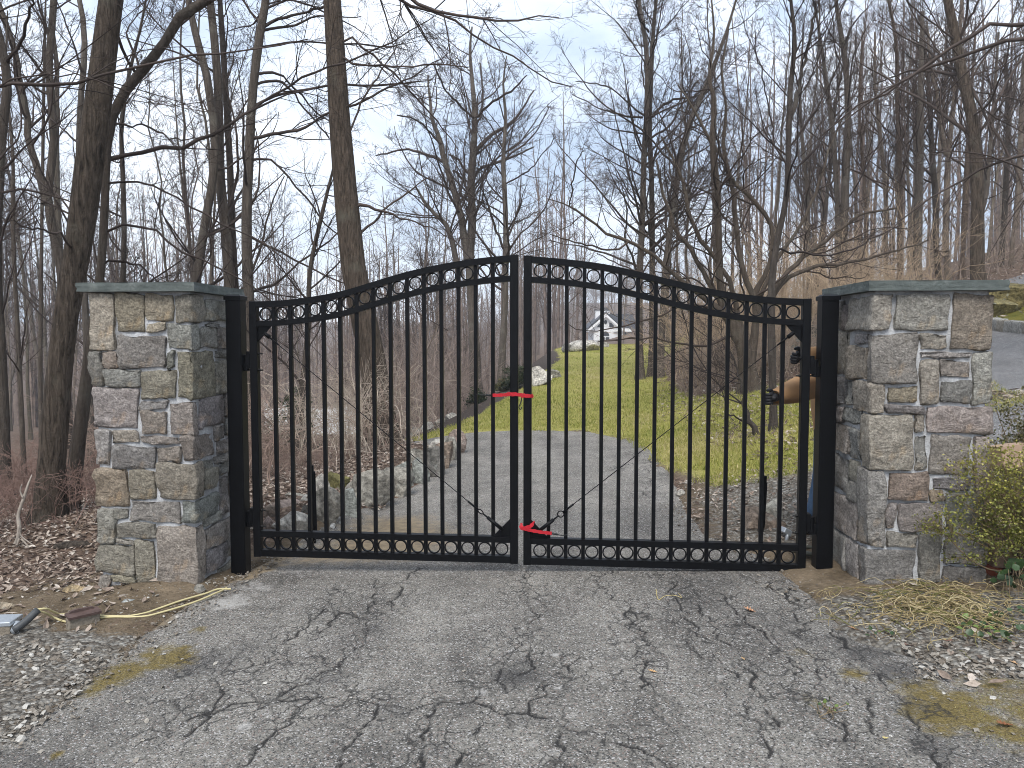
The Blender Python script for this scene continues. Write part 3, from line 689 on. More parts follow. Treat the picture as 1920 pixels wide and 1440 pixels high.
pl_root = pillar('grey and tan stone pillar beside the leaning tree, cream wires at its foot', 'p', aL, bL, 0, 0.645, -0.06, 1.905, lf, ls, 1, 11,
                 (-0.395, 0.385, -0.055, 0.70, 1.897, 1.958))
RF = [(700, 228, 845, 522, .38, 'p'), (866, 220, 1315, 522, 0, 'l'), (1335, 215, 1680, 682, 0, 'b'), (690, 545, 1055, 952, .06, 'g'), (1072, 543, 1314, 682, 0, 'p'), (1075, 692, 1502, 752, 0, 'l'),
      (1080, 762, 1228, 1126, 0, 'p'), (1238, 762, 1500, 914, 0, 'g'), (1238, 934, 1500, 1118, 0, 'd'), (1512, 700, 1660, 1126, 0, 'l'), (685, 958, 778, 1202, .27, 'p'), (803, 976, 1062, 1118, 0, 'n'),
      (786, 1138, 1118, 1204, 0, 'g'), (1124, 1146, 1655, 1362, 0, 'p'), (680, 1214, 1014, 1668, .12, 'm'), (1036, 1208, 1112, 1354, 0, 'p'), (1034, 1376, 1144, 1670, 0, 'g'), (1166, 1376, 1494, 1710, 0, 'g'),
      (1524, 1380, 1650, 1900, 0, 'p'), (650, 1672, 786, 2296, .14, 'g'), (808, 1682, 1154, 1916, 0, 'n'), (1176, 1718, 1505, 1830, 0, 's'), (1166, 1826, 1284, 1922, 0, 'o'), (800, 1926, 884, 2156, 0, 'd'),
      (902, 1930, 1276, 2170, 0, 'g'), (1298, 1846, 1610, 2160, 0, 'd'), (800, 2174, 1070, 2310, 0, 'g'), (1070, 2192, 1264, 2590, 0, 'd'), (1286, 2176, 1620, 2432, 0, 'd'), (640, 2316, 1048, 2660, .10, 'd'),
      (1266, 2446, 1620, 2610, 0, 'd'), (1050, 2600, 1262, 2700, 0, 'd'), (640, 2662, 1048, 2760, .3, 'm'), (1264, 2615, 1620, 2720, 0, 'd')]
RS = [(.39, .48, 270, 510, 'g'), (.07, .26, 545, 640, 's'), (.07, .37, 650, 930, 'p'), (.38, .66, 515, 920, 'p'), (.28, .4, 950, 1180, 's'), (.4, .66, 930, 1190, 's'), (.13, .42, 1195, 1340, 's'),
      (.13, .3, 1360, 1640, 's'), (.31, .66, 1350, 1620, 'p'), (.15, .3, 1640, 1810, 'g'), (.15, .3, 1815, 1990, 's'), (.31, .66, 1640, 1950, 'g'), (.15, .66, 1995, 2320, 'p'), (.11, .3, 2325, 2650, 'l'), (.31, .66, 2330, 2650, 'g'), (.43, .66, 1200, 1345, 'g'), (.49, .66, 250, 505, 'g')]
rf, rs_ = [], []
for (a, b, c, d, w, col) in RF:
    zc = lambda zy: P(1740, 500 + zy * 0.2292, 4.48)[2]
    tt = ((b + d) / 2 - 230) / 2400
    xl, xr = 1638 - 14.5 * tt, 1863.5 - 15 * tt
    u = lambda zx: (1480 + zx * 0.2292 - xl) / (xr - xl)
    rf.append((max(0, u(a)), min(1, u(c)), zc(d), zc(b), w, col))
for (d0, d1, b, d, col) in RS: rs_.append((d0, d1, P(1740, 500 + d * 0.2292, 4.48)[2], P(1740, 500 + b * 0.2292, 4.48)[2], col))
aR, bR = P(1638, 560, 4.50), P(1862, 560, 4.46)
pr_root = pillar('grey stone pillar with cardboard boxes and a pale green shrub at its side', 'p', aR, bR, 0, 0.68, 0.08, 1.885, rf, rs_, -1, 23,
                 (-0.385, 0.40, -0.05, 0.74, 1.876, 1.938))

# ------------------------------------------------------------------ gate: local x along the gate, y thickness, z up
GL, GR = np.array((-1.787, 5.27)), np.array((1.913, 4.92))
gdir = (GR - GL) / np.linalg.norm(GR - GL); gn = np.array((-gdir[1], gdir[0])); gang = math.atan2(gdir[1], gdir[0])
def gs(px, py=720):
    """distance along the gate line and height there for a photo pixel"""
    a = P(px, py, 1.0); r = a[:2]
    M = np.array([[gdir[0], -r[0]], [gdir[1], -r[1]]])
    s, k = np.linalg.solve(M, -GL)
    return s, HC + (a[2] - HC) * k
def gworld(s, t, z): q = GL + gdir * s + gn * t; return np.array((q[0], q[1], z))
TOPL = [(472, 565.5), (520, 564), (581, 557.5), (641, 546.5), (702, 528.5), (762, 510.7), (823, 497), (883, 487), (930, 481.5), (972, 478.5)]
TOPR = [(982.6, 480), (1069, 487.5), (1134, 496), (1198, 510), (1263, 526), (1328, 541), (1392, 552), (1457, 558.5), (1519, 561)]
def make_leaf(top, s0, s1, label, hinge_at):
    root = empty('gate_leaf', (*(GL + gdir * (s0 if hinge_at < 0 else s1)), 0), gang, label, 'gate', 'leaves of the double driveway gate')
    off = s0 if hinge_at < 0 else s1
    tp = np.array([gs(*p) for p in top]); order = np.argsort(tp[:, 0]); tp = tp[order]
    dense = catmull(np.c_[tp, np.zeros(len(tp))], 60)[:, :2]
    ztop = lambda s: np.interp(s, dense[:, 0], dense[:, 1])
    x = lambda s: s - off
    B = black_paint; st = 0.052; zb = gs(700, 1047)[1] if hinge_at < 0 else gs(1300, 1065)[1]
    ty = 0.0254
    def rail(name, f, hgt):
        ss = np.linspace(s0 + st, s1 - st, 34); V = []
        for s in ss:
            z = f(s)
            V += [[x(s), -ty, z], [x(s), ty, z], [x(s), ty, z - hgt], [x(s), -ty, z - hgt]]
        Q = [[4 * i + j, 4 * i + (j + 1) % 4, 4 * i + 4 + (j + 1) % 4, 4 * i + 4 + j] for i in range(33) for j in range(4)]
        MB().add(V, Q).build(name, B, root)
    z2 = lambda s: ztop(s) - 0.042 - 0.090
    rail('top_rail', lambda s: ztop(s), 0.042); rail('scroll_rail', z2, 0.038)
    zr = zb + 0.045 + 0.093
    rail('bottom_rail', lambda s: zb + 0.045 + 0 * s, 0.045); rail('lower_rail', lambda s: zr + 0.040 + 0 * s, 0.040)
    for a in (s0, s1 - st):
        zt_ = float(max(ztop(a), ztop(a + st)))
        MB().box((x(a + st / 2), 0, (zb - 0.004 + zt_) / 2), (st / 2, ty + 0.002, (zt_ - zb + 0.006) / 2), ch=0.004).build('stile', B, root)
    n = 15; gap = (s1 - s0 - 2 * st) / n
    for i in range(1, n):
        s = s0 + st + gap * i
        za = zb + 0.04; zc = float(ztop(s)) - 0.03
        MB().box((x(s), 0, (za + zc) / 2), (0.0122, 0.0122, (zc - za) / 2)).build('bar', B, root)
    R, r = 0.0408, 0.0039
    k1, k2 = 26, 6
    V, Q = [], []
    for i in range(k1):
        a = 2 * math.pi * i / k1
        for (dr, dy_) in ((r, -0.009), (r, 0.009), (-r, 0.009), (-r, -0.009)):
            V.append(((R + dr) * math.cos(a), dy_, (R + dr) * math.sin(a)))
    for i in range(k1):
        for j in range(4):
            Q.append([4 * i + j, 4 * i + (j + 1) % 4, 4 * ((i + 1) % k1) + (j + 1) % 4, 4 * ((i + 1) % k1) + j])
    ring_me = MB().add(V, Q).mesh('ring', B)
    for i in range(n):
        s = s0 + st + gap * (i + 0.5)
        link('ring', ring_me, root, (x(s), 0, float(ztop(s)) - 0.042 - 0.045))
        link('ring', ring_me, root, (x(s), 0, zb + 0.045 + 0.0465))
    # corner gussets and the brace cable
    sh, sf = (s0 + st, s1 - st) if hinge_at < 0 else (s1 - st, s0 + st); dsg = 1 if hinge_at < 0 else -1
    z_h = float(z2(sh + dsg * 0.05)) - 0.038; z_f = zr + 0.040
    MB().prism([(x(sh - dsg * .01), z_h + 0.02), (x(sh + dsg * 0.105), z_h + 0.01), (x(sh - dsg * .01), z_h - 0.12)], 1, -0.004, 0.004).build('gusset', B, root)
    MB().prism([(x(sf + dsg * .01), z_f - 0.01), (x(sf - dsg * 0.125), z_f - 0.01), (x(sf + dsg * .01), z_f + 0.13)], 1, -0.004, 0.004).build('gusset', B, root)
    A = np.array((x(sh + dsg * 0.055), -0.03, z_h - 0.045)); E = np.array((x(sf - dsg * 0.05), -0.03, z_f + 0.05))
    d = E - A; Ln = np.linalg.norm(d); d /= Ln
    cab = link('brace_cable', npmesh('brace_cable', *tube_np(np.stack([A + d * 0.12, A + d * (Ln - 0.27)])[None], np.full((1, 2), 0.0030), 6)[:2], B), root)
    m = MB(); m.tube([A, A + d * 0.05], 0.013, 8); m.tube([A + d * 0.05, A + d * 0.13], 0.006, 6); m.build('turnbuckle', B, cab, smooth_=True); m = MB()
    m.tube([E - d * 0.13, E], 0.0125, 8); m.tube([E - d * 0.17, E - d * 0.12], 0.006, 6); m.tube([E - d * 0.3, E - d * 0.21], 0.0075, 6)
    up = np.array((-d[2], 0, d[0])); c = E - d * 0.19
    rr = 0.021 if hinge_at > 0 else 0.011
    ringp = np.array([c + d * math.cos(a) * (0.021) + up * math.sin(a) * rr for a in np.linspace(0, 2 * math.pi, 17)])
    m.tube(ringp, 0.0042, 6, False)
    m.build('turnbuckle', B, cab, smooth_=True)
    # hinges: bracket on the stile, pin, bracket on the post
    for pyh in ((680, 972) if hinge_at < 0 else (690, 985)):
        zh = gs(462 if hinge_at < 0 else 1530, pyh)[1]
        h = MB(); xo = x(s0) if hinge_at < 0 else x(s1); sg = -1 if hinge_at < 0 else 1
        h.box((xo + sg * 0.012, 0.004, zh + 0.02), (0.014, 0.03, 0.058), ch=0.003)
        h.tube([(xo + sg * 0.035, 0, zh - 0.055), (xo + sg * 0.035, 0, zh + 0.055)], 0.021, 12)
        h.box((xo + sg * 0.05, 0.006, zh - 0.024), (0.022, 0.022, 0.034), ch=0.003)
        for dz in (0.062, -0.05):
            h.tube([(xo - sg * 0.085, -0.01, zh + dz), (xo + sg * 0.01, -0.01, zh + dz)], 0.0055, 6)
            h.tube([(xo - sg * 0.066, -0.01, zh + dz), (xo - sg * 0.056, -0.01, zh + dz)], 0.011, 6)
        h.build('hinge', B, root)
    return root
sA0, sA1 = gs(472, 720)[0], gs(971.5, 720)[0]
sB0, sB1 = gs(982, 720)[0], gs(1519.5, 560)[0] + 0.002
gate_l = make_leaf(TOPL, sA0, sA1, 'black arched gate leaf hung beside the pillar with cream wires', -1)
gate_r = make_leaf(TOPR, sB0, sB1, 'black arched gate leaf held by the gloved person, two red straps on its stile', 1)
def gate_post(pxa, pxb, D, ytop, ybase, label, rot):
    x0, x1 = P(pxa, 720, D)[0], P(pxb, 720, D)[0]; w = 0.104
    zt = P(pxa, ytop, D)[2]; cx = (x0 + x1) / 2
    root = empty('gate_post', (cx, D + w / 2, 0), rot, label, 'gate post', 'black posts carrying the gate')
    zb = P(pxa, ybase, D)[2] - 0.25
    MB().box((0, 0, (zb + zt - 0.012) / 2), (w / 2, w / 2, (zt - zb) / 2), ch=0.006).build('post', black_paint, root)
    c = MB(); h = w / 2 + 0.007
    prof = [(h, -0.026), (h, 0.0), (h - 0.018, 0.011), (h - 0.018, 0.0111)]
    V = []
    for (r_, z_) in prof: V += [[-r_, -r_, z_ + zt], [r_, -r_, z_ + zt], [r_, r_, z_ + zt], [-r_, r_, z_ + zt]]
    Q = [[4 * i + j, 4 * i + (j + 1) % 4, 4 * i + 4 + (j + 1) % 4, 4 * i + 4 + j] for i in range(3) for j in range(4)] + [[12, 13, 14, 15], [3, 2, 1, 0]]
    c.add(V, Q).build('cap', black_paint, root)
    return root
gate_post(426, 453.5, 5.22, 555, 1090, 'black square gate post beside the pillar with cream wires', gang * 0.6)
gate_post(1540.5, 1570.5, 4.87, 555, 1080, 'black square gate post in front of the tan jacketed person', gang * 0.6)
# short stop posts standing behind the gate
for (px, yt, yb, D, lab) in ((588, 872, 986, 6.0, 'short black stop stake in front of the big grey boulder'), (1426, 892, 990, 5.75, 'short black stop stake beside the flat brown rock')):
    q = P(px, yb, D); z = gz1(q[0], D); zt = P(px, yt, D)[2]
    r = empty('stop_stake', (q[0], D, z), 0.2, lab, 'stake', 'black stakes that stop the gate')
    tilt = Matrix.Rotation(0.045 if px > 1000 else -0.015, 3, 'Y')
    MB().box(np.array(tilt @ Vector((0, 0, (zt - z) / 2 - 0.1))), (0.016, 0.016, (zt - z) / 2 + 0.1), np.array(tilt)).build('stake', black_paint, r)
    MB().box(np.array(tilt @ Vector((0.022, 0.004, (zt - z) * 0.5))), (0.006, 0.012, (zt - z) / 2 - 0.05), np.array(tilt)).build('edge_strip', black_paint, r)

# red ratchet straps holding the leaves together
M_red = plain('red_webbing', (0.42, 0.012, 0.022), 0.7, 0.3, var=0.25, sc=90)
M_hook = plain('hook_black', (0.012, 0.012, 0.012), 0.4, 0.5)
def ribbon(path, w, mat, name, parent, th=0.003, normal=(0, -1, 0)):
    p = catmull(np.array(path, float), 26); tg = np.gradient(p, axis=0); tg /= np.linalg.norm(tg, axis=1, keepdims=True)
    wv = np.cross(tg, np.array(normal)); wv /= np.linalg.norm(wv, axis=1, keepdims=True) + 1e-9; nv = np.cross(wv, tg)
    wob = (1 + 0.12 * np.sin(np.arange(26) * 1.3))[:, None] * w / 2
    V = np.stack([p + wv * wob + nv * th, p - wv * wob + nv * th, p - wv * wob - nv * th, p + wv * wob - nv * th], 1).reshape(-1, 3)
    Q = [[4 * i + j, 4 * i + (j + 1) % 4, 4 * i + 4 + (j + 1) % 4, 4 * i + 4 + j] for i in range(25) for j in range(4)] + [[0, 1, 2, 3], [100, 101, 102, 103]]
    return MB().add(V, Q).build(name, mat, parent)
def gp(px, py, t=0.0):
    s, z = gs(px, py); return gworld(s, t, z)
def strap(label, base, web, wrap, hook, hang, end):
    o = gp(*base); r = empty('strap', tuple(o), 0, label, 'strap', 'red straps tying the gate leaves')
    f = lambda seq: [gp(*q) - o for q in seq]
    ribbon(f(web), 0.021, M_red, 'webbing', r); ribbon(f(wrap), 0.022, M_red, 'webbing', r)
    ribbon(f(end), 0.014, M_red, 'webbing', r)
    m = MB(); m.tube(np.array(f(hook)), 0.0035, 6); m.tube(np.array(f(hook[:2])), 0.0075, 6); m.build('hook', M_hook, r, True)
    if hang: MB().tube(catmull(np.array(f(hang)), 14), 0.0036, 6).build('hook', M_hook, r, True)
strap('red strap tied halfway up the meeting stiles of the gate', (970, 740),
      [(925, 740.5, -.035), (940, 740, -.037), (955, 739, -.04), (985, 740, -.042)], [(952, 738, -.04), (965, 738, -.044), (985, 740.5, -.044), (997, 742, -.036), (998, 742, .02)],
      [(922, 740.5, -.035), (912, 740, -.035), (905, 740, -.03), (895, 739.5, -.028)],
      [(979, 742, -.04), (978, 752, -.04), (976, 757, -.04), (974, 763, -.04), (977, 767, -.04), (979, 762, -.04)], [(978, 744, -.042), (983, 742, -.045), (989, 743, -.043), (994, 741.5, -.04)])
strap('red strap knotted low on the gate stile, its black hook pointing outward', (990, 988),
      [(979, 987, -.036), (990, 990, -.042), (1010, 994, -.042), (1035, 997.5, -.035)], [(977, 984, -.02), (979, 988, -.04), (988, 986, -.045), (995, 984, -.042), (999, 981, -.03), (1000, 981, .02)],
      [(1035, 997.5, -.035), (1046, 1000, -.033), (1055, 1002, -.03), (1064, 1000.5, -.03)], None, [(978, 979, -.03), (980, 985, -.042), (986, 990, -.044), (995, 986, -.042)])
# ------------------------------------------------------------------ boulders
def rock_mesh(name, size, seed, cuts=14, sub=3, mat=None, tilt=True):
    rng = np.random.default_rng(seed)
    bm = bmesh.new(); bmesh.ops.create_icosphere(bm, subdivisions=sub, radius=1.0)
    V = np.array([v.co[:] for v in bm.verts]); T = np.array([[v.index for v in f.verts] for f in bm.faces]); bm.free()
    for _ in range(cuts):
        n = rng.standard_normal(3); n /= np.linalg.norm(n); d = rng.uniform(0.45, 0.86)
        k = V @ n - d; V = V - np.where(k > 0, k * 0.96, 0)[:, None] * n
    off = rng.random(2) * 40
    nn = (fbm(V[:, 0] + off[0] + V[:, 2] * 0.6, V[:, 1] + off[1] - V[:, 2] * 0.5, 2.2, seed % 91, 4) - 0.5)
    V = V * (1 + 0.13 * nn)[:, None] + rng.normal(0, 0.008, V.shape)
    lo, hi = V.min(0), V.max(0); V = (V - (lo + hi) / 2) / (hi - lo)      # unit box
    V = V * np.asarray(size, float)
    me = npmesh(name, V, T, mat or M_rock, True); me.set_sharp_from_angle(angle=math.radians(17)); return me
RC = {'g': (0.3, 0.28, 0.24), 'l': (0.46, 0.43, 0.38), 'd': (0.17, 0.16, 0.142), 'b': (0.23, 0.18, 0.14), 'm': (0.16, 0.145, 0.06), 'p': (0.31, 0.245, 0.21), 's': (0.28, 0.285, 0.255)}
BOULD = [  # px box, depth, colour, label
    (509, 960, 580, 1003, 6.15, 'l', 'pale grey boulder with lichen blotches, lowest at the gate'),
    (586, 915, 636, 985, 6.4, 'g', 'big upright grey slab boulder just behind the stop stake'),
    (624, 920, 673, 970, 6.75, 's', 'small grey green boulder between the upright slab and the tall wedge'),
    (655, 886, 730, 950, 7.2, 'g', 'tall wedge boulder with a sloping shoulder, midway along the row'),
    (716, 880, 770, 936, 7.8, 'g', 'broad grey boulder with a slanted top edging the asphalt'),
    (772, 873, 802, 914, 8.5, 's', 'greenish boulder with knobbly face edging the asphalt'),
    (796, 840, 830, 903, 8.9, 'd', 'steep dark pointed boulder, tallest in the far row'),
    (812, 829, 846, 881, 9.5, 'b', 'brown dome boulder next to the dark pointed one'),
    (834, 820, 856, 862, 10.1, 'g', 'small grey boulder near the far end of the row'),
    (838, 807, 872, 840, 10.7, 'p', 'pinkish flat topped boulder at the far end of the row'),
    (608, 888, 650, 936, 7.35, 'm', 'moss covered boulder sitting behind the upright slab'),
    (586, 890, 613, 924, 7.1, 'l', 'light rounded rock behind the stake, beside the mossy boulder'),
    (556, 930, 590, 960, 6.85, 'l', 'cream lichened rock wedged behind the pale boulder'),
    (522, 927, 572, 952, 7.05, 'g', 'flat grey rock lying in leaf litter near the hinge'),
    (493, 948, 520, 972, 6.5, 'b', 'small brown rock against the hinge stile'),
    (506, 941, 562, 968, 6.7, 'p', 'low pinkish rock under the flat grey one'),
    (490, 970, 514, 1000, 6.2, 'p', 'small reddish stone squeezed beside the pale boulder'),
    (738, 866, 772, 898, 8.35, 's', 'blue grey rock with a dark hollow behind the broad boulder'),
    (771, 860, 795, 882, 8.95, 's', 'flat blue grey rock over the knobbly boulder'),
    (768, 842, 804, 868, 9.6, 'g', 'rounded grey rock half in brambles above the flat rock'),
    (804, 826, 832, 845, 10.1, 'l', 'light capped rock behind the dark pointed boulder'),
    (564, 948, 584, 978, 6.55, 'd', 'dark little rock tucked beside the upright slab'),
    (690, 880, 722, 905, 7.75, 'd', 'dark rock peeking over the tall wedge boulder'),
    (640, 905, 668, 930, 7.25, 'g', 'grey rock between the mossy boulder and the tall wedge'),
]
for i, (x0, y0, x1, y1, D, col, lab) in enumerate(BOULD):
    c = P((x0 + x1) / 2, (y0 + y1) / 2, D); w = (x1 - x0) / F * D; h = (y1 - y0) / F * D
    zb = min(gz1(c[0], D), P(960, y1, D)[2]) - 0.08
    top = c[2] + h / 2
    dep = max(0.75 * w, 0.6 * h)
    me = rock_mesh('boulder', (w * 1.22, dep * 1.1, (top - zb) * 1.08), 100 + i, 18)
    o = link('boulder', me, None, (c[0], D + dep * 0.3, (top + zb) / 2), color=RC[col])
    tag(o, lab, 'boulder', 'boulders edging the driveway')
def loose_rock(px, py, D, w, h, col, lab, seed, name='rock', cat='rock', grp=None, dep=None):
    c = P(px, py, D); z = gz1(c[0], D)
    o = link(name, rock_mesh(name, (w, dep or w * 0.8, h * 1.4), seed, sub=3), None, (c[0], D, z + h * 0.3), color=RC.get(col, col)); return tag(o, lab, cat, grp)
loose_rock(1427, 978, 5.95, 0.30, 0.15, 'b', 'flat brown rock with a pale cut top behind the gate', 301, dep=.3)
loose_rock(1446, 960, 6.05, 0.16, 0.17, (0.5, 0.47, 0.4), 'pale chunk leaning on the flat brown rock', 302)
loose_rock(624, 983, 6.35, 0.045, 0.04, (0.75, 0.74, 0.7), 'white pebble at the foot of the upright slab boulder', 303)
loose_rock(638, 977, 6.5, 0.035, 0.03, (0.75, 0.72, 0.68), 'smaller white pebble beside the boulder row', 304)
loose_rock(140, 1093, 4.95, 0.15, 0.06, (0.42, 0.32, 0.19), 'tan stone lying in dirt before the leaning tree pillar', 305)
loose_rock(373, 1107, 4.78, 0.07, 0.05, 'g', 'small grey stone at the corner of the pillar with wires', 306)
loose_rock(12, 1146, 4.7, 0.12, 0.05, (0.4, 0.33, 0.24), 'buff stone in dirt beside the grey metal box', 307)
loose_rock(240, 1130, 4.62, 0.08, 0.02, (0.5, 0.52, 0.5), 'thin pale slate chip in front of the pillar', 308)
# rocks along the lawn and mulch
for i, (px, py, D, w, h, col, lab) in enumerate([
    (1004, 696, 19.5, 0.85, 0.5, 'l', 'whitish boulder on the lawn edge behind the meeting stiles'), (1036, 690, 21, 0.5, 0.24, 'g', 'low grey rock beside the whitish lawn boulder'),
    (1093, 660, 31, 1.35, 0.46, 'l', 'long pale rock outcrop on the lawn crest below the white house'), (1130, 655, 33, .55, 0.25, 'g', 'grey broken rock right under the white house'),
    (1066, 664, 31, .6, 0.4, 'd', 'dark rock at the low end of the pale outcrop'),
    (722, 768, 15.5, 0.36, 0.25, 'l', 'white rock at the low end of the mulch bed'), (778, 756, 16.2, 0.28, 0.2, 'g', 'small grey rock edging the mulch bed'), (802, 750, 16.7, 0.3, 0.2, 'l', 'light rock midway along the mulch bed'),
    (824, 743, 17.2, 0.25, 0.18, 'g', 'grey mulch bed rock below the dark round bush'), (846, 736, 18, 0.3, 0.16, 'l', 'pale flat rock near the top of the mulch bed'),
    (1275, 920, 7.2, 0.1, 0.06, 'l', 'light stone on the gravel verge behind the gate'), (1290, 908, 7.6, .08, .05, 'l', 'tiny light stone on the verge'),
    (1892, 614, 14.2, 1.5, 0.5, (0.17, 0.14, 0.06), 'mossy ledge rock on the bank between the two roads'), (1868, 618, 13.6, 0.7, 0.3, (0.2, 0.17, 0.08), 'smaller mossy rock low on the bank by the road')]):
    loose_rock(px, py, D, w, h, col, lab, 330 + i)
# ------------------------------------------------------------------ kerb of the hill road
kp = catmull(np.array(ROAD2), 400); sl = np.r_[0, np.cumsum(np.linalg.norm(np.diff(kp, axis=0), axis=1))]
kroot = empty('kerb', (7, 10, 1.4)); tag(kroot, 'line of pale granite kerb stones edging the hill road', kind='structure')
kerb_me = [stone_mesh((0.085, 0.15, 0.1), 900 + j, False, 0.012) for j in range(4)]
s = 4.5; j = 0
while s < 14.5:
    x_, y_ = np.interp(s, sl, kp[:, 0]), np.interp(s, sl, kp[:, 1]); x2, y2 = np.interp(s + .1, sl, kp[:, 0]), np.interp(s + .1, sl, kp[:, 1])
    a = math.atan2(y2 - y_, x2 - x_); nx, ny = math.sin(a), -math.cos(a)
    xx, yy = x_ + nx * 1.42, y_ + ny * 1.42
    link('kerb_stone', kerb_me[j % 4], kroot, (xx - 7, yy - 10, gz1(xx, yy) + 0.05 - 1.4), a - math.pi / 2, color=(0.42, 0.41, 0.38) if j % 3 else (0.36, 0.33, 0.28)); s += 0.315; j += 1

# ------------------------------------------------------------------ far white house with chimney
M_white = plain('white_siding', (0.76, 0.76, 0.75), 0.6, 0.3, var=0.06, sc=2)
M_trim = plain('white_trim', (0.82, 0.82, 0.8), 0.5, 0.3, var=0.04)
M_roof = plain('slate_roof', (0.075, 0.078, 0.088), 0.8, 0.3, var=0.25, sc=4)
M_glass = plain('dark_window_glass', (0.02, 0.022, 0.026), 0.12, 0.5, var=0.1)
M_chcap = plain('chimney_cap', (0.08, 0.075, 0.07), 0.8)
HD = 126.0
ho = P(1135, 650, HD); k = HD / F
house = empty('house', tuple(ho), 0, 'white gabled house with chimney and arched door on the hilltop', 'house')
X_ = lambda px: (px - 1135) * k
Zh = lambda py: (650 - py) * k
m = MB(); m.prism([(X_(1113), Zh(660)), (X_(1168), Zh(660)), (X_(1168), Zh(617)), (X_(1135), Zh(590)), (X_(1113), Zh(610))], 1, 0.0, 9.0); m.build('gable_wall', M_white, house)
m = MB(); m.prism([(X_(1150), Zh(660)), (X_(1182), Zh(645)), (X_(1182), Zh(618)), (X_(1150), Zh(618))], 1, 0.6, 8.0); m.build('side_wing', M_white, house)
m = MB()
for a, b in (((1135, 586.5), (1100, 617)), ((1135, 586.5), (1170, 616))):
    d = np.array((X_(b[0]) - X_(a[0]), Zh(b[1]) - Zh(a[1]))); n = np.array((-d[1], d[0])) / np.linalg.norm(d) * 0.14
    n = n if n[1] > 0 else -n
    m.prism([(X_(a[0]), Zh(a[1])), (X_(b[0]), Zh(b[1])), (X_(b[0]) + n[0], Zh(b[1]) + n[1]), (X_(a[0]) + n[0], Zh(a[1]) + n[1])], 1, -0.5, 9.3)
rf_ = m.build('roof', M_roof, house)
m = MB()
for a, b in (((1135, 588.5), (1101, 619)), ((1135, 588.5), (1169, 618.5))):
    m.prism([(X_(a[0]), Zh(a[1])), (X_(b[0]), Zh(b[1])), (X_(b[0]), Zh(b[1] + 4.5)), (X_(a[0]), Zh(a[1] + 5.5))], 1, -0.62, -0.5)
m.build('barge_board', M_trim, house)
MB().prism([(X_(1138), Zh(588)), (X_(1190), Zh(588)), (X_(1199), Zh(618)), (X_(1164), Zh(618))], 1, 2.0, 2.3).build('main_roof', M_roof, house)
MB().prism([(X_(1102), Zh(622)), (X_(1116), Zh(622)), (X_(1116), Zh(613)), (X_(1108), Zh(614)), (X_(1102), Zh(618))], 1, -0.2, 3).build('porch_roof', M_white, house)
MB().prism([(X_(1150), Zh(622)), (X_(1184), Zh(622)), (X_(1180), Zh(616)), (X_(1160), Zh(616))], 1, -0.4, 0.6).build('porch_roof', M_trim, house)
for px in (1118.5, 1122): MB().box((X_(px), -0.1, Zh(632)), (0.1, 0.1, 10 * k)).build('porch_post', M_trim, house)
ch = MB().box((X_(1134), 4.0, Zh(591)), (13.5 * k, 0.6, 12 * k)).build('chimney', M_white, house)
MB().box((X_(1134), 4.0, Zh(580)), (15 * k, 0.7, 0.9 * k)).build('chimney_band', M_chcap, ch)
MB().box((X_(1138), 4.0, Zh(577.2)), (7.5 * k, 0.45, 2.0 * k)).build('chimney_pot', M_chcap, ch)
MB().prism([(X_(1135) + 2.9 * k * math.cos(a), Zh(604) + 4 * k * math.sin(a)) for a in np.linspace(0, 2 * math.pi, 17)[:-1]], 1, -0.06, 0.1).build('window', M_glass, house)
MB().prism([(X_(1142), Zh(613.5)), (X_(1151), Zh(613.5)), (X_(1150), Zh(610)), (X_(1146), Zh(606)), (X_(1142), Zh(605))], 1, -0.06, 0.1).build('window', M_glass, house)
MB().prism([(X_(1119), Zh(613.5)), (X_(1127), Zh(613.5)), (X_(1127), Zh(606)), (X_(1122), Zh(609))], 1, -0.06, 0.1).build('window', M_glass, house)
MB().prism([(X_(1134.8) + 7.4 * k * math.cos(a), Zh(630) + 8.6 * k * math.sin(a)) for a in np.linspace(0, math.pi, 13)], 1, -0.06, 0.1).build('window', M_glass, house)
for x0, x1 in ((1127.5, 1133.6), (1135.6, 1142.2)):
    d = MB().box((X_((x0 + x1) / 2), -0.02, Zh(639.5)), ((x1 - x0) / 2 * k, 0.08, 7.3 * k)).build('door', M_glass, house)
    MB().box((X_((x0 + x1) / 2), -0.11, Zh(641)), ((x1 - x0) / 2 * k, 0.02, 0.5 * k)).build('rail', M_trim, d)
MB().box((X_(1166), 0.5, Zh(626)), (8.5 * k, 0.15, 3.6 * k)).build('window', M_glass, house)

# ------------------------------------------------------------------ white fences far down on the low side
FD = 38.0
fr = empty('fence_panel', tuple(P(520, 806, FD)), 0.05, 'short white solid fence panel with ball topped posts, seen low through the gate', 'fence')
fk = FD / F
for px in (499.5, 536): 
    p_ = MB().box(((px - 520) * fk, 0, 0.45), (0.075, 0.075, 0.75)).build('fence_post', M_trim, fr)
    m = MB(); m.box(((px - 520) * fk, 0, 1.2), (0.1, 0.1, 0.03)); m.tube([((px - 520) * fk, 0, 1.2 + z_) for z_ in (0.03, 0.07, 0.12, 0.16, 0.18)], [0.03, 0.085, 0.085, 0.05, 0.01], 8); m.build('post_cap', M_trim, p_, True)
for kx in range(6): MB().box(((502.5 + kx * 6.2 - 517) * fk, 0, 0.38), (0.093, 0.02, 0.62)).build('board', M_white, fr)
MB().box(((517.8 - 520) * fk, 0, 1.03), (0.56, 0.035, 0.05)).build('rail', M_trim, fr)
pr = empty('picket_fence', tuple(P(632, 803, FD)), -0.03, 'white picket fence running across the low ground behind brambles', 'fence')
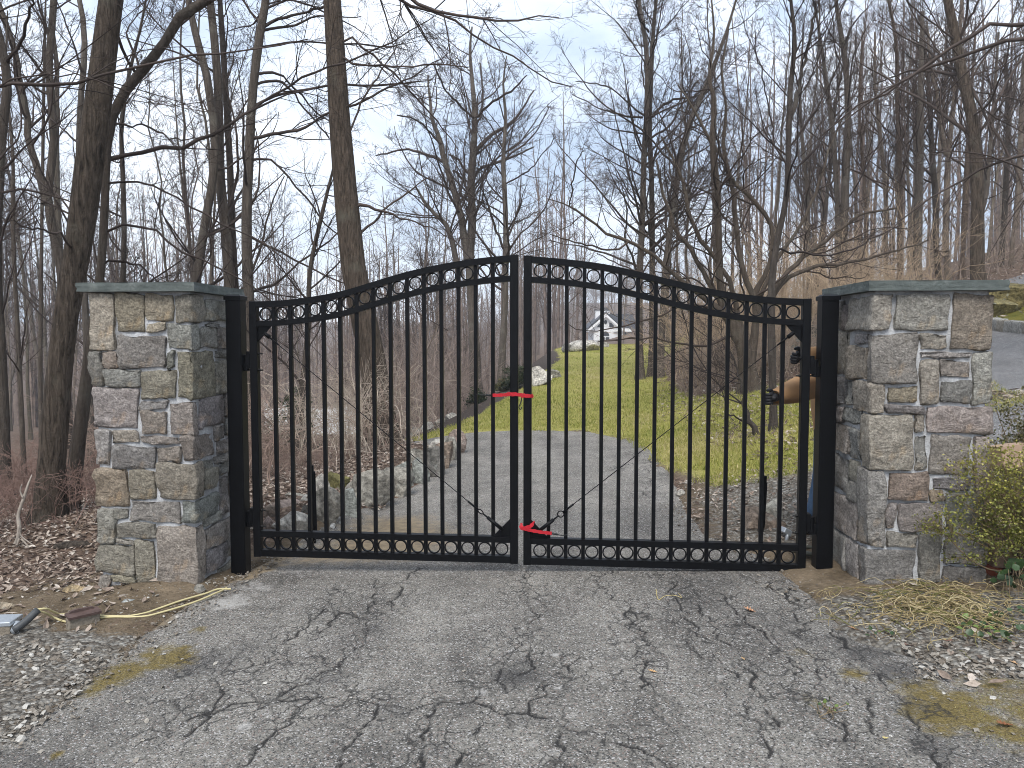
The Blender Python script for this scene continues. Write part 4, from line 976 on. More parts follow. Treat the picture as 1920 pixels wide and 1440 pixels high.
for kx in range(34):
    xx = (584 + kx * 3.0 - 632) * fk; zt = 1.02 + 0.10 * (kx % 11 == 0) + 0.05 * kx / 33
    MB().prism([(xx - 0.03, -0.3), (xx + 0.03, -0.3), (xx + 0.03, zt - 0.06), (xx, zt), (xx - 0.03, zt - 0.06)], 1, -0.012, 0.012).build('picket', M_white, pr)
for zz in (0.25, 0.8): MB().box(((633.5 - 632) * fk, 0.03, zz), (1.58, 0.018, 0.045)).build('rail', M_trim, pr)
# ------------------------------------------------------------------ green utility cabinet up the hill
M_green = plain('cabinet_green', (0.028, 0.05, 0.04), 0.55, 0.4, var=0.15, sc=6)
M_green_lit = plain('cabinet_green_lit', (0.25, 0.33, 0.31), 0.6, 0.3, var=0.1, sc=6)  # lighter copy of the cabinet green, light put into the colour
q = P(1525, 668, 15.5)
cb = empty('utility_cabinet', (q[0], q[1], gz1(q[0], q[1]) - 0.05), 0.35, 'dark green utility cabinet with one side coloured as lit on the bank behind the gate hinge', 'utility box')
hh = P(1525, 614, 15.5)[2] - (gz1(q[0], q[1]) - 0.05)
MB().box((0, 0, hh / 2), (0.33, 0.28, hh / 2), ch=0.01).build('cabinet_body', M_green, cb)
MB().box((0.0, -0.02, hh + 0.02), (0.36, 0.32, 0.025), ch=0.008).build('lid', M_green, cb)
MB().box((-0.335, 0, hh * 0.45), (0.006, 0.25, hh * 0.42)).build('lit_side', M_green_lit, cb)  # thin pale sheet painted as light falling on the cabinet's side
# ------------------------------------------------------------------ small electrical things on the ground
M_galv = plain('galvanised_steel', (0.42, 0.45, 0.48), 0.45, 0.5, 0.5, 0.12, 25)
M_pvc = plain('grey_conduit', (0.055, 0.058, 0.06), 0.5, 0.4, var=0.2)
M_wire = plain('cream_wire', (0.52, 0.45, 0.24), 0.5, 0.4, var=0.08)
M_conc = plain('concrete_block', (0.22, 0.19, 0.15), 0.95, 0.1, var=0.3, sc=40, bump=0.01)
q = G(2, 1194); bx = empty('junction_box', (q[0], q[1], q[2]), 0.1, 'grey metal electrical box with a dark conduit elbow on the dirt', 'electrical box')
MB().box((-0.03, 0.05, 0.075), (0.09, 0.07, 0.012), ch=0.003).build('lid', M_galv, bx)
MB().box((-0.03, 0.05, 0.025), (0.085, 0.065, 0.04)).build('box_body', M_conc, bx)
e1, e2 = G(29, 1182, 0.05) - q, G(71, 1144, 0.12) - q
Rb = Matrix.Rotation(-0.1, 3, 'Z')
e1, e2 = np.array(Rb @ Vector(e1)), np.array(Rb @ Vector(e2))
MB().tube([(0.04, 0.03, 0.06), (0.075, 0.035, 0.055), (e1 - np.array((0.004, 0, 0)))], 0.021, 10).build('connector', M_galv, bx, True)
MB().tube(catmull([e1 - np.array((0.012, 0, 0)), e1 + (e2 - e1) * 0.3, e2], 8), 0.021, 10).build('conduit', M_pvc, bx, True)
def wire(pxs, lab, lift):
    p = [G(x, y, l) for (x, y), l in zip(pxs, lift)]; o = p[0]
    c = catmull(np.array(p), 70)
    for i in range(3, 70): c[i, 2] = max(c[i, 2], gz1(c[i, 0], c[i, 1]) + 0.016)
    r = link('wire', npmesh('wire', *tube_np((c - o)[None], np.full((1, 70), 0.0062), 6)[:2], M_wire), None, tuple(o)); return tag(r, lab, 'wire', 'cream wires at the pillar foot')
wire([(69, 1143), (82, 1141), (100, 1147), (115, 1152), (140, 1149), (165, 1148), (187, 1154), (215, 1155), (240, 1155), (270, 1150), (300, 1140), (340, 1126), (385, 1113), (415, 1104), (433, 1106)],
     'cream wire curving over the dirt, the upper of the two', [.12, .12, .07, .03, .03, .03, .02, .02, .02, .02, .02, .02, .02, .02, .01])
wire([(71, 1145), (85, 1149), (100, 1157), (120, 1165), (150, 1167), (185, 1159), (215, 1156.5), (245, 1157), (275, 1155), (310, 1146), (350, 1134), (380, 1123), (405, 1112), (425, 1104)],
     'cream wire looping lower, passing behind the brown metal channel', [.12, .09, .04, .02, .01, .02, .02, .02, .02, .02, .02, .02, .02, .01])
M_rust = plain('rusted_brown_steel', (0.09, 0.058, 0.05), 0.7, 0.3, var=0.35, sc=30)
a, b = G(126, 1184), G(186, 1166); cen = (a + b) / 2; an = math.atan2(b[1] - a[1], b[0] - a[0]); ln = np.linalg.norm(b - a) / 2
br = empty('channel_offcut', tuple(cen), an, 'brown metal channel lying on a grey block in gravel', 'metal offcut')
MB().box((0, 0, 0.03), (ln, 0.03, 0.042), ch=0.008).build('block', M_conc, br)
MB().box((0, -0.005, 0.079), (ln * 1.02, 0.04, 0.007), np.array(Matrix.Rotation(0.1, 3, 'X'))).build('channel', M_rust, br)
MB().prism([(-ln * 0.85, 0.08), (ln * 0.8, 0.08), (ln * 0.7, 0.1), (-ln * 0.4, 0.104), (-ln * 0.75, 0.098)], 1, 0.012, 0.03).build('flange', M_rust, br)
q = G(1478, 1013)
jb = empty('conduit_stub', tuple(q), 0.3, 'white plastic conduit fitting on the ground near the hinge behind the gate', 'conduit')
MB().box((0.0, 0.03, 0.06), (0.035, 0.03, 0.02), np.array(Matrix.Rotation(0.5, 3, 'Y')), ch=0.005).build('fitting', M_galv, jb)
MB().tube([(-0.02, 0.0, -0.02), (0.0, 0.01, 0.03), (0.015, 0.02, 0.06)], 0.014, 8).build('pipe', M_galv, jb, True)
MB().tube([(-0.07, 0.03, -0.02), (-0.065, 0.03, 0.075)], 0.006, 6).build('flag_stem', M_red, jb, True)
q = G(1535, 1045); hs = link('hose', npmesh('hose', *tube_np(catmull([(-.16, .1, .03), (-.06, -.02, .03), (.08, -.06, .03), (.16, .05, .03), (.05, .13, .03), (-.1, .1, .035), (-.13, 0, .035), (0., -.08, .035), (.2, -.02, .03)], 50)[None], np.full((1, 50), 0.014), 7)[:2], plain('hose_grey', (0.09, 0.09, 0.07), 0.6)), None, tuple(q))
tag(hs, 'grey green coil of hose on the ground behind the gate post', 'hose')
# ------------------------------------------------------------------ cardboard boxes behind the pillar
M_card = plain('cardboard', (0.34, 0.24, 0.17), 0.85, 0.15, var=0.08, sc=14)
M_lab = plain('label_paper', (0.75, 0.75, 0.73), 0.7); M_ink = plain('label_ink', (0.03, 0.03, 0.035), 0.7)
def carton(px, py, D, w, h, d, rot, lab, barcode, tiltx=0.0):
    q = P(px, py, D)
    r = empty('cardboard_box', tuple(q), rot, lab, 'box', 'cardboard boxes behind the pillar'); r.rotation_euler = (tiltx, 0.05 if barcode else -0.1, rot)
    MB().box((0, 0, h / 2), (w / 2, d / 2, h / 2), ch=0.004).build('carton', M_card, r)
    for sg in (-1, 1): MB().box((0, sg * d * 0.25, h + 0.003), (w / 2 * 1.01, d * 0.245, 0.003), np.array(Matrix.Rotation(-sg * 0.06, 3, 'X'))).build('flap', M_card, r)
    if barcode:
        lx = -w / 2 + 0.05; lz = h * 0.42
        lb = MB().box((lx, -d / 2 - 0.003, lz), (0.024, 0.002, 0.021)).build('label', M_lab, r)
        rr = random.Random(4); m = MB(); xx = lx - 0.017
        while xx < lx + 0.016:
            ww = rr.choice((0.0008, 0.0014, 0.0022)); m.box((xx + ww / 2, -d / 2 - 0.0056, lz + 0.002), (ww / 2, 0.0005, 0.012)); xx += ww + rr.choice((0.0012, 0.002))
        tag(m.build('barcode', M_ink, lb), kind='stuff')
carton(1900, 1056, 4.75, 0.36, 0.26, 0.3, -0.16, 'cardboard box with a white barcode label behind the shrub', True)
carton(1888, 876, 5.3, 0.23, 0.15, 0.2, 0.2, 'smaller open cardboard box perched higher behind the pillar', False, -0.14)
q = G(1868, 1088)
tag(link('brick', stone_mesh((0.075, 0.045, 0.028), 77, False, 0.003, plain('red_brick', (0.2, 0.06, 0.035), 0.9, .1, var=.25, sc=30)), None, (q[0], q[1] + 0.1, q[2] + 0.03), -0.1), 'red brick on the ground under the cardboard box', 'brick').data.polygons.foreach_set('use_smooth', [False] * 384)

# ------------------------------------------------------------------ person behind the gate post
M_jacket = plain('tan_jacket', (0.36, 0.215, 0.11), 0.85, 0.15, var=0.12, sc=12, bump=0.004)
M_jean = plain('blue_jeans', (0.07, 0.12, 0.2), 0.85, 0.15, var=0.25, sc=25)
M_skin = plain('skin', (0.5, 0.3, 0.22), 0.55, 0.35, var=0.06)
M_glove = plain('black_glove', (0.012, 0.012, 0.014), 0.6, 0.35, var=0.3, sc=60)
M_boot = plain('brown_boot', (0.06, 0.035, 0.02), 0.6); M_hair = plain('dark_hair', (0.03, 0.02, 0.014), 0.7)
def skin(name, V, E, R, mats, sub=2, root=0):
    me = bpy.data.meshes.new(name); me.from_pydata([tuple(v) for v in V], E, [])
    ob = bpy.data.objects.new(name, me); COL.objects.link(ob)
    sm = ob.modifiers.new('skin', 'SKIN'); sm.use_smooth_shade = True
    for i, v in enumerate(me.skin_vertices[0].data):
        r = R[i]; v.radius = r if hasattr(r, '__len__') else (r, r); v.use_root = (i == root)
    ss = ob.modifiers.new('sub', 'SUBSURF'); ss.levels = sub; ss.render_levels = sub
    dg = bpy.context.evaluated_depsgraph_get(); new = bpy.data.meshes.new_from_object(ob.evaluated_get(dg))
    bpy.data.objects.remove(ob); bpy.data.meshes.remove(me); new.name = name
    new.materials.clear()
    for m_ in mats: new.materials.append(m_)
    return new
g0 = gz1(2.42, 5.75)
po = np.array((2.42, 5.74, g0))
sh_r, el_r, wr_r = P(1546, 712, 5.66), P(1497, 731, 5.42), P(1452, 745, 5.14)
sh_l, el_l, wr_l = P(1612, 706, 5.66), P(1572, 676, 5.36), P(1504, 664, 5.10)
wz = lambda x, y, z: np.array((x, y, g0 + z))
V = [wz(2.45, 5.76, 0.86), wz(2.40, 5.75, 1.02), wz(2.375, 5.73, 1.2), wz(2.38, 5.70, 1.34), wz(2.40, 5.68, 1.45), wz(2.393, 5.66, 1.53), wz(2.39, 5.64, 1.61), wz(2.385, 5.63, 1.69), wz(2.39, 5.64, 1.74),
     sh_r, (sh_r + el_r) / 2, el_r, (el_r * 0.45 + wr_r * 0.55), wr_r,
     sh_l, (sh_l + el_l) / 2, el_l, (el_l * 0.45 + wr_l * 0.55), wr_l,
     wz(2.38, 5.74, 0.76), wz(2.305, 5.62, 0.42), wz(2.225, 5.62, 0.09), wz(2.54, 5.78, 0.78), wz(2.57, 5.74, 0.44), wz(2.58, 5.84, 0.09)]
E = [(0, 1), (1, 2), (2, 3), (3, 4), (4, 5), (5, 6), (6, 7), (7, 8), (3, 9), (9, 10), (10, 11), (11, 12), (12, 13), (3, 14), (14, 15), (15, 16), (16, 17), (17, 18), (0, 19), (19, 20), (20, 21), (0, 22), (22, 23), (23, 24)]
R = [(0.185, 0.14), (0.195, 0.145), (0.2, 0.14), (0.18, 0.12), (0.075, 0.07), (0.062, 0.065), (0.078, 0.098), (0.08, 0.1), (0.05, 0.06), 0.115, 0.112, 0.1, 0.078, 0.05, 0.11, 0.108, 0.1, 0.08, 0.05,
     0.115, 0.085, 0.06, 0.115, 0.085, 0.06]
body = skin('body', [v - po for v in V], E, R, [M_jacket, M_jean, M_skin, M_hair])
for p_ in body.polygons:
    c = p_.center
    p_.material_index = 3 if 0.70 < c.z < 0.75 else 1 if c.z < 0.72 else (2 if (c.z > 1.47 and c.x > -0.16 and c.x < 0.12 and c.y < 0.1 and abs(c.x + 0.03) < 0.13) else 0)
person = empty('person', tuple(po), 0, 'person in tan jacket, jeans and black gloves half hidden behind the gate post', 'person')
link('body', body, person)
def gloved_hand(wrist, grip, parent, curl_axis, size=1.0, palm_n=None):
    """palm from the wrist to the knuckles, four bent fingers closing round a bar, thumb from the side"""
    w = wrist - po; g = grip - po
    f = g - w; L_ = np.linalg.norm(f); f /= L_
    ax = np.array(curl_axis, float); ax -= ax @ f * f; ax /= np.linalg.norm(ax)          # across the knuckles
    n = np.cross(ax, f)
    if n[1] > 0: n = -n                                                                  # towards the camera side
    V = [w - f * 0.03, w + f * 0.01, w + f * 0.05, w + f * 0.085]; E = [(0, 1), (1, 2), (2, 3)]; R = [(0.036, 0.036), (0.036, 0.032), (0.046, 0.024), (0.045, 0.021)]
    me = skin('glove', V, E, R, [M_glove], 2, 1); go = link('glove', me, parent)
    for i in range(4):
        o_ = (i - 1.5) * 0.0185; b = w + f * 0.078 + ax * o_
        ln_ = (0.92, 1.0, 0.97, 0.8)[i]
        p1 = b + (f * 0.034 + n * 0.012) * ln_; p2 = p1 + (f * 0.008 - n * 0.03) * ln_; p3 = p2 + (-f * 0.022 - n * 0.012) * ln_
        fm = skin('finger', [b - f * 0.012, b, p1, p2, p3], [(0, 1), (1, 2), (2, 3), (3, 4)], [0.0125, 0.0128, 0.012, 0.0115, 0.009], [M_glove], 2, 1)
        link('finger', fm, go)
    b = w + f * 0.025 + ax * 0.035; p1 = b + f * 0.03 + ax * 0.022 - n * 0.008; p2 = p1 + f * 0.03 - ax * 0.004 - n * 0.012
    link('thumb', skin('thumb', [b - ax * 0.015, b, p1, p2], [(0, 1), (1, 2), (2, 3)], [0.015, 0.0155, 0.0135, 0.0095], [M_glove], 2, 1), go)
    return go
gloved_hand(wr_r, gp(1431, 752, 0.02), person, (0, 0.1, 1))
gloved_hand(wr_l, gp(1484, 678, 0.04), person, (0.2, 0, 1))
for a_, b_ in ((wr_r, el_r), (wr_l, el_l)):
    d = (b_ - a_) / np.linalg.norm(b_ - a_); c = a_ - po
    link('cuff', npmesh('cuff', *tube_np(np.stack([c - d * 0.005, c + d * 0.01, c + d * 0.045])[None], np.array([[0.048, 0.053, 0.055]]), 14)[:2], M_jacket), person)
m = MB(); m.tube([(V[7] - po) + np.array((0, 0.015, z_)) for z_ in (-0.02, 0.02, 0.06, 0.085, 0.1)], [0.103, 0.108, 0.095, 0.06, 0.01], 14); m.build('knit_cap', M_hair, person, True)
for k_ in (21, 24):
    a_ = V[k_] - po
    me = skin('boot', [a_ + np.array((0, 0.03, -0.01)), a_ + np.array((0, 0.02, -0.045)), a_ + np.array((-0.01, -0.09, -0.055)), a_ + np.array((-0.015, -0.17, -0.06))], [(0, 1), (1, 2), (2, 3)], [(0.065, 0.07), (0.06, 0.06), (0.055, 0.04), (0.045, 0.03)], [M_boot], 2, 1)
    link('boot', me, person)
hem = body; 
# ------------------------------------------------------------------ trees
def trunk_px(px, D, n=26, lean=0.0, seed=0):
    """px: list of (x, y, width_px) from the foot up; D distance. -> pts, radii in world, foot put on the ground"""
    rng = np.random.default_rng(seed)
    out = []
    for i, (x, y, w) in enumerate(px):
        d = D + lean * i / max(1, len(px) - 1)
        q = P(x, y, d); out.append((*q, 0.92 * w / F * d / 2))
    x0 = out[0]; zg = gz1(x0[0], x0[1]) - 0.12
    if x0[2] > zg + 0.3:
        s = np.array(out[1][:3]) - np.array(x0[:3]); s = s / abs(s[2]) if abs(s[2]) > 1e-6 else np.array((0, 0, 1))
        dz = min(x0[2] - zg, 2.5); f = np.array(x0[:3]) - s * dz * 0.6; f[2] = zg
        out.insert(0, (*f, x0[3] * 1.12))
    else:
        out[0] = (x0[0], x0[1], zg, x0[3])
    c = catmull(np.array(out), n)
    wob = np.cumsum(rng.standard_normal((n, 3)) * 0.012 * c[:, 3:4] / 0.2, axis=0) * (np.arange(n) > 1)[:, None]
    c[:, :3] += wob * np.array((1, 1, 0)) * 0.5
    return c[:, :3], np.maximum(c[:, 3], 0.004)
def limb_px(px, D, spread, rng, n=14):
    out = []
    for i, (x, y, w) in enumerate(px):
        d = D + spread * (i / max(1, len(px) - 1)) ** 1.2
        out.append((*P(x, y, d), 0.88 * w / F * d / 2))
    c = catmull(np.array(out), n)
    c[1:, :3] += rng.standard_normal((n - 1, 3)) * 0.012
    return c[:, :3], np.maximum(c[:, 3], 0.0035)
NTRI = [0]
def finish_tree(name, label, base, trunks, crown, mat, color, group=None, flare=1.0, k=14, rng=None):
    root = empty(name, tuple(base), 0, label, 'tree', group)
    Vs, Qs, n = [], [], 0
    for pts, rad in trunks:
        r = rad.copy()
        if flare: 
            h = pts[:, 2] - pts[0, 2]; r = r * (1 + 0.55 * flare * np.exp(-h / 0.22))
        V, Q, _ = tube_np((pts - base)[None], r[None], k, False, 0.02, rng)
        Vs.append(V); Qs.append(Q + n); n += len(V)
    me = npmesh('trunk', np.vstack(Vs), np.vstack(Qs), mat)
    link('trunk', me, root, color=color)
    cm = tubes_mesh('crown', [(p - base, r, kk) for p, r, kk in crown], M_twig)
    link('crown', cm, root, color=color)
    NTRI[0] += 2 * (len(me.polygons) + len(cm.polygons))
    return root
def twigs(rng, pts, rad, L1, dens, up=0.12, droop=0.0, ang=(48, 14), fine=1.0, third=True, wander=0.12):
    """two or three orders of fine branches on the given polylines"""
    out = []
    b1, r1 = sprout(rng, pts, rad, dens[0], 0.12, 1.0, L1, ang, up, wander, 6, 0.5, 0.0035, 0.35, 0.011, droop)
    out.append((b1, r1, 3))
    l1 = np.linalg.norm(b1[:, -1] - b1[:, 0], axis=1)
    b2, r2 = sprout(rng, b1, r1, dens[1], 0.15, 1.0, l1 * 0.48, (42, 14), up * 0.6, wander * 1.2, 4, 0.55, 0.0024 * fine, 0.45, 0.009, droop)
    out.append((b2, r2, 3))
    if third:
        l2 = np.linalg.norm(b2[:, -1] - b2[:, 0], axis=1)
        b3, r3 = sprout(rng, b2, r2, dens[2], 0.12, 1.0, l2 * 0.55, (38, 14), up * 0.4, wander * 1.2, 2, 0.6, 0.0017 * fine, 0.6, 0.008, droop)
        out.append((b3, r3, 3))
    return out
def hero(name, label, trunk, D, width_mat, color, limbs=(), seed=1, nb=16, bl=2.2, t0=0.25, dens=(7, 6, 4), extra=(), up=0.12, droop=0.0, ang=(55, 15), lean=0.0, group=None, third=True, wander=0.11, k=14, fine=None, limb_spread=1.6):
    rng = np.random.default_rng(seed)
    tp, tr = trunk_px(trunk, D, seed=seed, lean=lean)
    base = tp[0] + np.array((0, 0, 0.12))
    trunks = [(tp, tr)]
    for ex in extra: trunks.append(limb_px(ex, D, lean, rng, 20))
    fine = fine or max(0.8, D / 12)
    crown = []; LP, LR = [], []
    for lb in limbs:
        p, r = limb_px(lb, D, rng.uniform(-limb_spread, limb_spread * 0.8), rng)
        LP.append(p); LR.append(r)
    for (p, r) in trunks:
        n = int(nb * (1 if p is tp else 0.7))
        b, br = sprout(rng, catmull(p, 14)[None], np.interp(np.linspace(0, 1, 14), np.linspace(0, 1, len(r)), r)[None], n, t0 if p is tp else 0.15, 0.98, bl, ang, up, wander, 14, 0.42, 0.005, 0.25, 0.0115, droop)
        LP += list(b); LR += list(br)
    LP, LR = np.array(LP), np.array(LR)
    vis = LP[:, 0, 2] < HC + 900 / F * LP[:, 0, 1]
    LP, LR = LP[vis], LR[vis]
    crown.append((LP, LR, 4))
    ll = np.linalg.norm(LP[:, -1] - LP[:, 0], axis=1)
    crown += twigs(rng, LP, LR, np.clip(ll * 0.42, 0.25, 1.6), dens, up, droop, fine=fine, third=third)
    return finish_tree(name, label, base, trunks, crown, width_mat, color, group, 1.0, k, rng)
DK, MD, LT, GY = (0.8, 0.77, 0.74), (1.05, 1.02, 0.98), (1.6, 1.5, 1.4), (1.25, 1.24, 1.22)

# --- near and named trees, trunk lines read from the photograph
hero('leaning_tree', 'large ridged bark tree leaning over the pillar with wires', [(90, 1000, 62), (97, 900, 52), (104, 780, 49), (128, 560, 46), (150, 430, 49), (168, 300, 52), (190, 150, 48), (210, 0, 43), (245, -260, 36), (280, -560, 26), (300, -800, 12)], 6.9, M_bark, MD,
     limbs=[[(150, 470, 7), (110, 440, 5), (60, 430, 4), (0, 400, 2)]], seed=3, nb=7, bl=2.0, t0=0.55, dens=(6, 5, 4), k=22)
hero('forked_tree', 'slim dark tree whose upper stem bends out beyond the leaning tree', [(128, 1000, 31), (139, 900, 29), (151, 800, 26), (175, 620, 22), (186, 540, 17), (195, 420, 16), (199, 320, 15), (205, 240, 18), (222, 190, 20), (262, 140, 19), (310, 78, 18), (337, 32, 19), (395, -4, 18), (520, -90, 14), (640, -220, 8)], 7.4, M_smooth, DK,
     limbs=[[(200, 300, 11), (222, 294, 9), (262, 287, 9), (300, 277, 9), (330, 280, 9), (370, 268, 8), (412, 246, 7), (450, 222, 6), (480, 203, 5), (540, 180, 3), (600, 165, 2)],
            [(206, 343, 5), (230, 340, 5), (270, 342, 4), (300, 352, 4), (333, 372, 4), (378, 398, 4), (420, 425, 3), (480, 452, 3), (560, 500, 2)],
            [(200, 434, 6), (222, 428, 6), (262, 424, 5), (295, 428, 5), (314, 450, 5), (345, 475, 4), (390, 492, 4), (440, 520, 3), (500, 556, 3), (580, 640, 2)],
            [(194, 496, 5), (225, 490, 5), (262, 500, 4), (285, 518, 3), (310, 536, 3)],
            [(218, 232, 5), (250, 232, 4), (290, 244, 4), (330, 258, 3), (380, 262, 2)],
            [(245, 160, 5), (260, 120, 5), (236, 70, 4), (246, 40, 3), (280, 10, 3), (300, -20, 2)]], seed=4, nb=7, bl=1.5, t0=0.55, dens=(5, 6, 4), up=0.06, droop=0.03, k=14, limb_spread=1.2)
hero('offframe_tree', 'tree at the frame edge sending a long level branch past the leaning trunk', [(-150, 1040, 60), (-140, 700, 54), (-150, 300, 50), (-120, 0, 45), (-80, -400, 30)], 6.2, M_bark, MD,
     limbs=[[(-145, 190, 13), (-60, 172, 10), (0, 162, 8), (80, 158, 8), (130, 152, 7), (165, 148, 6), (200, 138, 6), (260, 128, 6), (320, 113, 5), (370, 102, 5), (430, 96, 4), (500, 88, 3), (580, 70, 2)],
            [(0, 162, 5), (25, 150, 4), (60, 143, 4), (110, 142, 3), (150, 146, 3), (220, 165, 2), (300, 190, 2)],
            [(-140, 420, 8), (-60, 360, 6), (0, 300, 5), (30, 250, 4), (40, 160, 3)]], seed=5, nb=6, bl=1.6, t0=0.5, dens=(5, 6, 4), up=0.05, limb_spread=0.5)
hero('bare_tree', 'twin stemmed grey tree splitting high, left of the leaning tree', [(118, 640, 20), (113, 500, 18), (100, 440, 17), (88, 380, 16), (94, 320, 15), (100, 260, 15), (94, 180, 14), (90, 130, 14), (95, 60, 13), (100, 0, 13), (108, -180, 9), (112, -380, 4)], 10.5, M_smooth, MD,
     extra=[[(88, 382, 15), (76, 340, 14), (60, 290, 13), (50, 235, 13), (45, 190, 12), (38, 140, 12), (25, 90, 12), (8, 35, 11), (-6, 0, 10), (-40, -120, 6)]], seed=6, nb=14, bl=1.7, t0=0.3, dens=(5, 5, 3))
hero('bare_tree', 'pale tree half hidden straight behind the leaning trunk', [(168, 760, 14), (160, 560, 13), (150, 300, 12), (152, 200, 11), (160, 100, 11), (158, 40, 10), (150, 0, 9), (140, -200, 5)], 10, M_smooth, GY, seed=7, nb=12, bl=1.6, dens=(5, 5, 3))
hero('bare_tree', 'curved thick tree cut by the frame edge beside the twin stemmed one', [(0, 640, 22), (-6, 500, 20), (2, 300, 19), (8, 230, 17), (14, 180, 17), (10, 110, 15), (-3, 60, 14), (-25, -80, 10)], 9, M_smooth, DK, limbs=[[(14, 120, 8), (35, 85, 7), (52, 40, 6), (66, 0, 4)]], seed=8, nb=9, bl=1.5, dens=(5, 5, 3))
hero('bare_tree', 'thin wavy sapling close to the frame edge', [(34, 640, 9), (28, 520, 8), (24, 400, 8), (25, 300, 6), (17, 200, 5), (12, 100, 4), (15, 20, 2)], 9.5, M_smooth, MD, seed=9, nb=14, bl=1.1, dens=(4, 5, 3))
hero('bare_tree', 'straight thin stem between the twin stemmed tree and the leaning trunk', [(76, 660, 8), (78, 500, 7), (80, 350, 6), (82, 200, 6), (85, 50, 4), (88, -80, 2)], 11, M_smooth, MD, seed=10, nb=16, bl=1.2, dens=(4, 5, 3))
hero('bare_tree', 'slim tree rising just above the flat cap of the wire side pillar', [(232, 690, 14), (231, 540, 11), (233, 430, 10), (231, 330, 9), (228, 250, 8), (240, 150, 7), (262, 60, 5), (285, -60, 3)], 12, M_smooth, DK, seed=11, nb=16, bl=1.7, dens=(5, 5, 3))
hero('bare_tree', 'leaning grey stem above the corner of the wire side pillar cap', [(358, 720, 22), (366, 540, 19), (376, 470, 18), (388, 400, 17), (399, 330, 16), (402, 260, 16), (394, 190, 15), (386, 140, 15), (372, 90, 14), (361, 45, 13), (352, 0, 12), (338, -160, 7)], 12.5, M_smooth, MD, seed=12, nb=15, bl=2.0, dens=(5, 5, 3))
hero('bare_tree', 'straight sturdy tree over the pillar cap edge, second of the tall cluster', [(432, 760, 24), (429, 560, 21), (420, 430, 20), (410, 330, 18), (408, 240, 17), (405, 150, 16), (398, 70, 15), (390, 0, 14), (376, -200, 8)], 12.8, M_smooth, MD, seed=13, nb=15, bl=2.2, dens=(5, 5, 3))
hero('bare_tree', 'dark narrow trunk squeezed in the middle of the tall cluster', [(448, 760, 15), (443, 560, 14), (436, 430, 13), (432, 320, 13), (424, 180, 12), (417, 60, 11), (412, -20, 9), (405, -200, 5)], 13.2, M_smooth, DK, seed=14, nb=13, bl=1.8, dens=(5, 5, 3))
hero('bare_tree', 'stout tree with long level limbs reaching across the big straight trunk', [(470, 760, 26), (466, 560, 22), (462, 430, 20), (464, 340, 19), (468, 260, 18), (474, 160, 17), (484, 80, 16), (497, 0, 15), (516, -160, 11), (530, -340, 6)], 12.0, M_smooth, MD,
     limbs=[[(482, 56, 8), (510, 42, 7), (541, 31, 6), (575, 22, 5), (600, 14, 5), (650, -10, 3)], [(470, 92, 5), (497, 86, 5), (530, 82, 5), (575, 80, 4), (647, 84, 4), (700, 84, 3), (760, 92, 2)],
            [(468, 212, 7), (490, 196, 7), (512, 181, 6), (560, 150, 6), (609, 129, 5), (655, 117, 5), (703, 94, 4), (772, 55, 3), (830, 20, 2)],
            [(466, 205, 7), (500, 186, 6), (557, 170, 6), (613, 162, 5), (703, 161, 5), (755, 157, 4), (810, 150, 2)],
            [(470, 260, 8), (500, 252, 8), (530, 247, 7), (564, 242, 7), (585, 230, 6), (605, 216, 5), (640, 205, 4), (690, 180, 2)],
            [(478, 140, 6), (505, 137, 6), (530, 142, 5), (550, 165, 5), (580, 195, 4), (610, 222, 3), (660, 262, 2)],
            [(476, 160, 6), (500, 152, 6), (525, 152, 6), (548, 172, 5), (576, 210, 4), (620, 260, 3)],
            [(466, 300, 6), (500, 296, 5), (540, 330, 4), (580, 380, 4), (620, 430, 3), (680, 470, 2)],
            [(464, 440, 6), (500, 460, 5), (560, 490, 4), (640, 530, 3), (740, 560, 2), (840, 620, 2)]], seed=15, nb=10, bl=2.2, t0=0.3, dens=(7, 6, 4), up=0.05, droop=0.02, limb_spread=1.8)
hero('big_straight_tree', 'thick straight trunk rising behind the curved gate top', [(712, 800, 70), (706, 740, 58), (700, 690, 54), (682, 600, 52), (666, 520, 50), (652, 400, 47), (643, 300, 44), (634, 200, 41), (628, 100, 38), (621, 0, 35), (612, -160, 31), (604, -340, 26), (598, -560, 18), (596, -700, 8)], 11.5, M_bark, (1.12, 1.05, 0.98),
     limbs=[[(660, 392, 11), (668, 386, 9), (682, 386, 7), (703, 392, 6), (722, 397, 5), (745, 406, 4), (790, 420, 3), (850, 450, 2)],
            [(666, 442, 7), (676, 436, 6), (694, 420, 5), (711, 406, 5), (730, 386, 4), (750, 370, 4), (772, 356, 3), (806, 330, 2)],
            [(640, 80, 6), (660, 72, 5), (680, 90, 5), (703, 108, 5), (730, 132, 4), (770, 170, 4), (820, 230, 3), (860, 280, 2)],
            [(612, -140, 16), (680, -60, 10), (758, 6, 7), (790, 15, 6), (824, 24, 6), (870, 51, 5), (911, 83, 4), (935, 96, 4), (960, 107, 4), (1000, 130, 3), (1034, 152, 3), (1075, 161, 2)],
            [(610, -170, 16), (690, -90, 11), (769, -2, 8), (810, 21, 7), (856, 26, 6), (890, 34, 6), (925, 39, 5), (960, 41, 5), (985, 38, 4), (1009, 30, 3), (1050, 36, 2)],
            [(628, 100, 5), (660, 120, 5), (700, 122, 4), (760, 126, 4), (820, 122, 3), (880, 128, 2)],
            [(652, 200, 5), (690, 185, 5), (740, 160, 4), (780, 140, 3), (840, 100, 2)],
            [(655, 250, 4), (668, 220, 4), (690, 170, 4), (720, 130, 3), (745, 80, 2)]], seed=16, nb=7, bl=3.2, t0=0.62, dens=(8, 6, 4), up=0.02, droop=0.035, k=22, limb_spread=1.5)
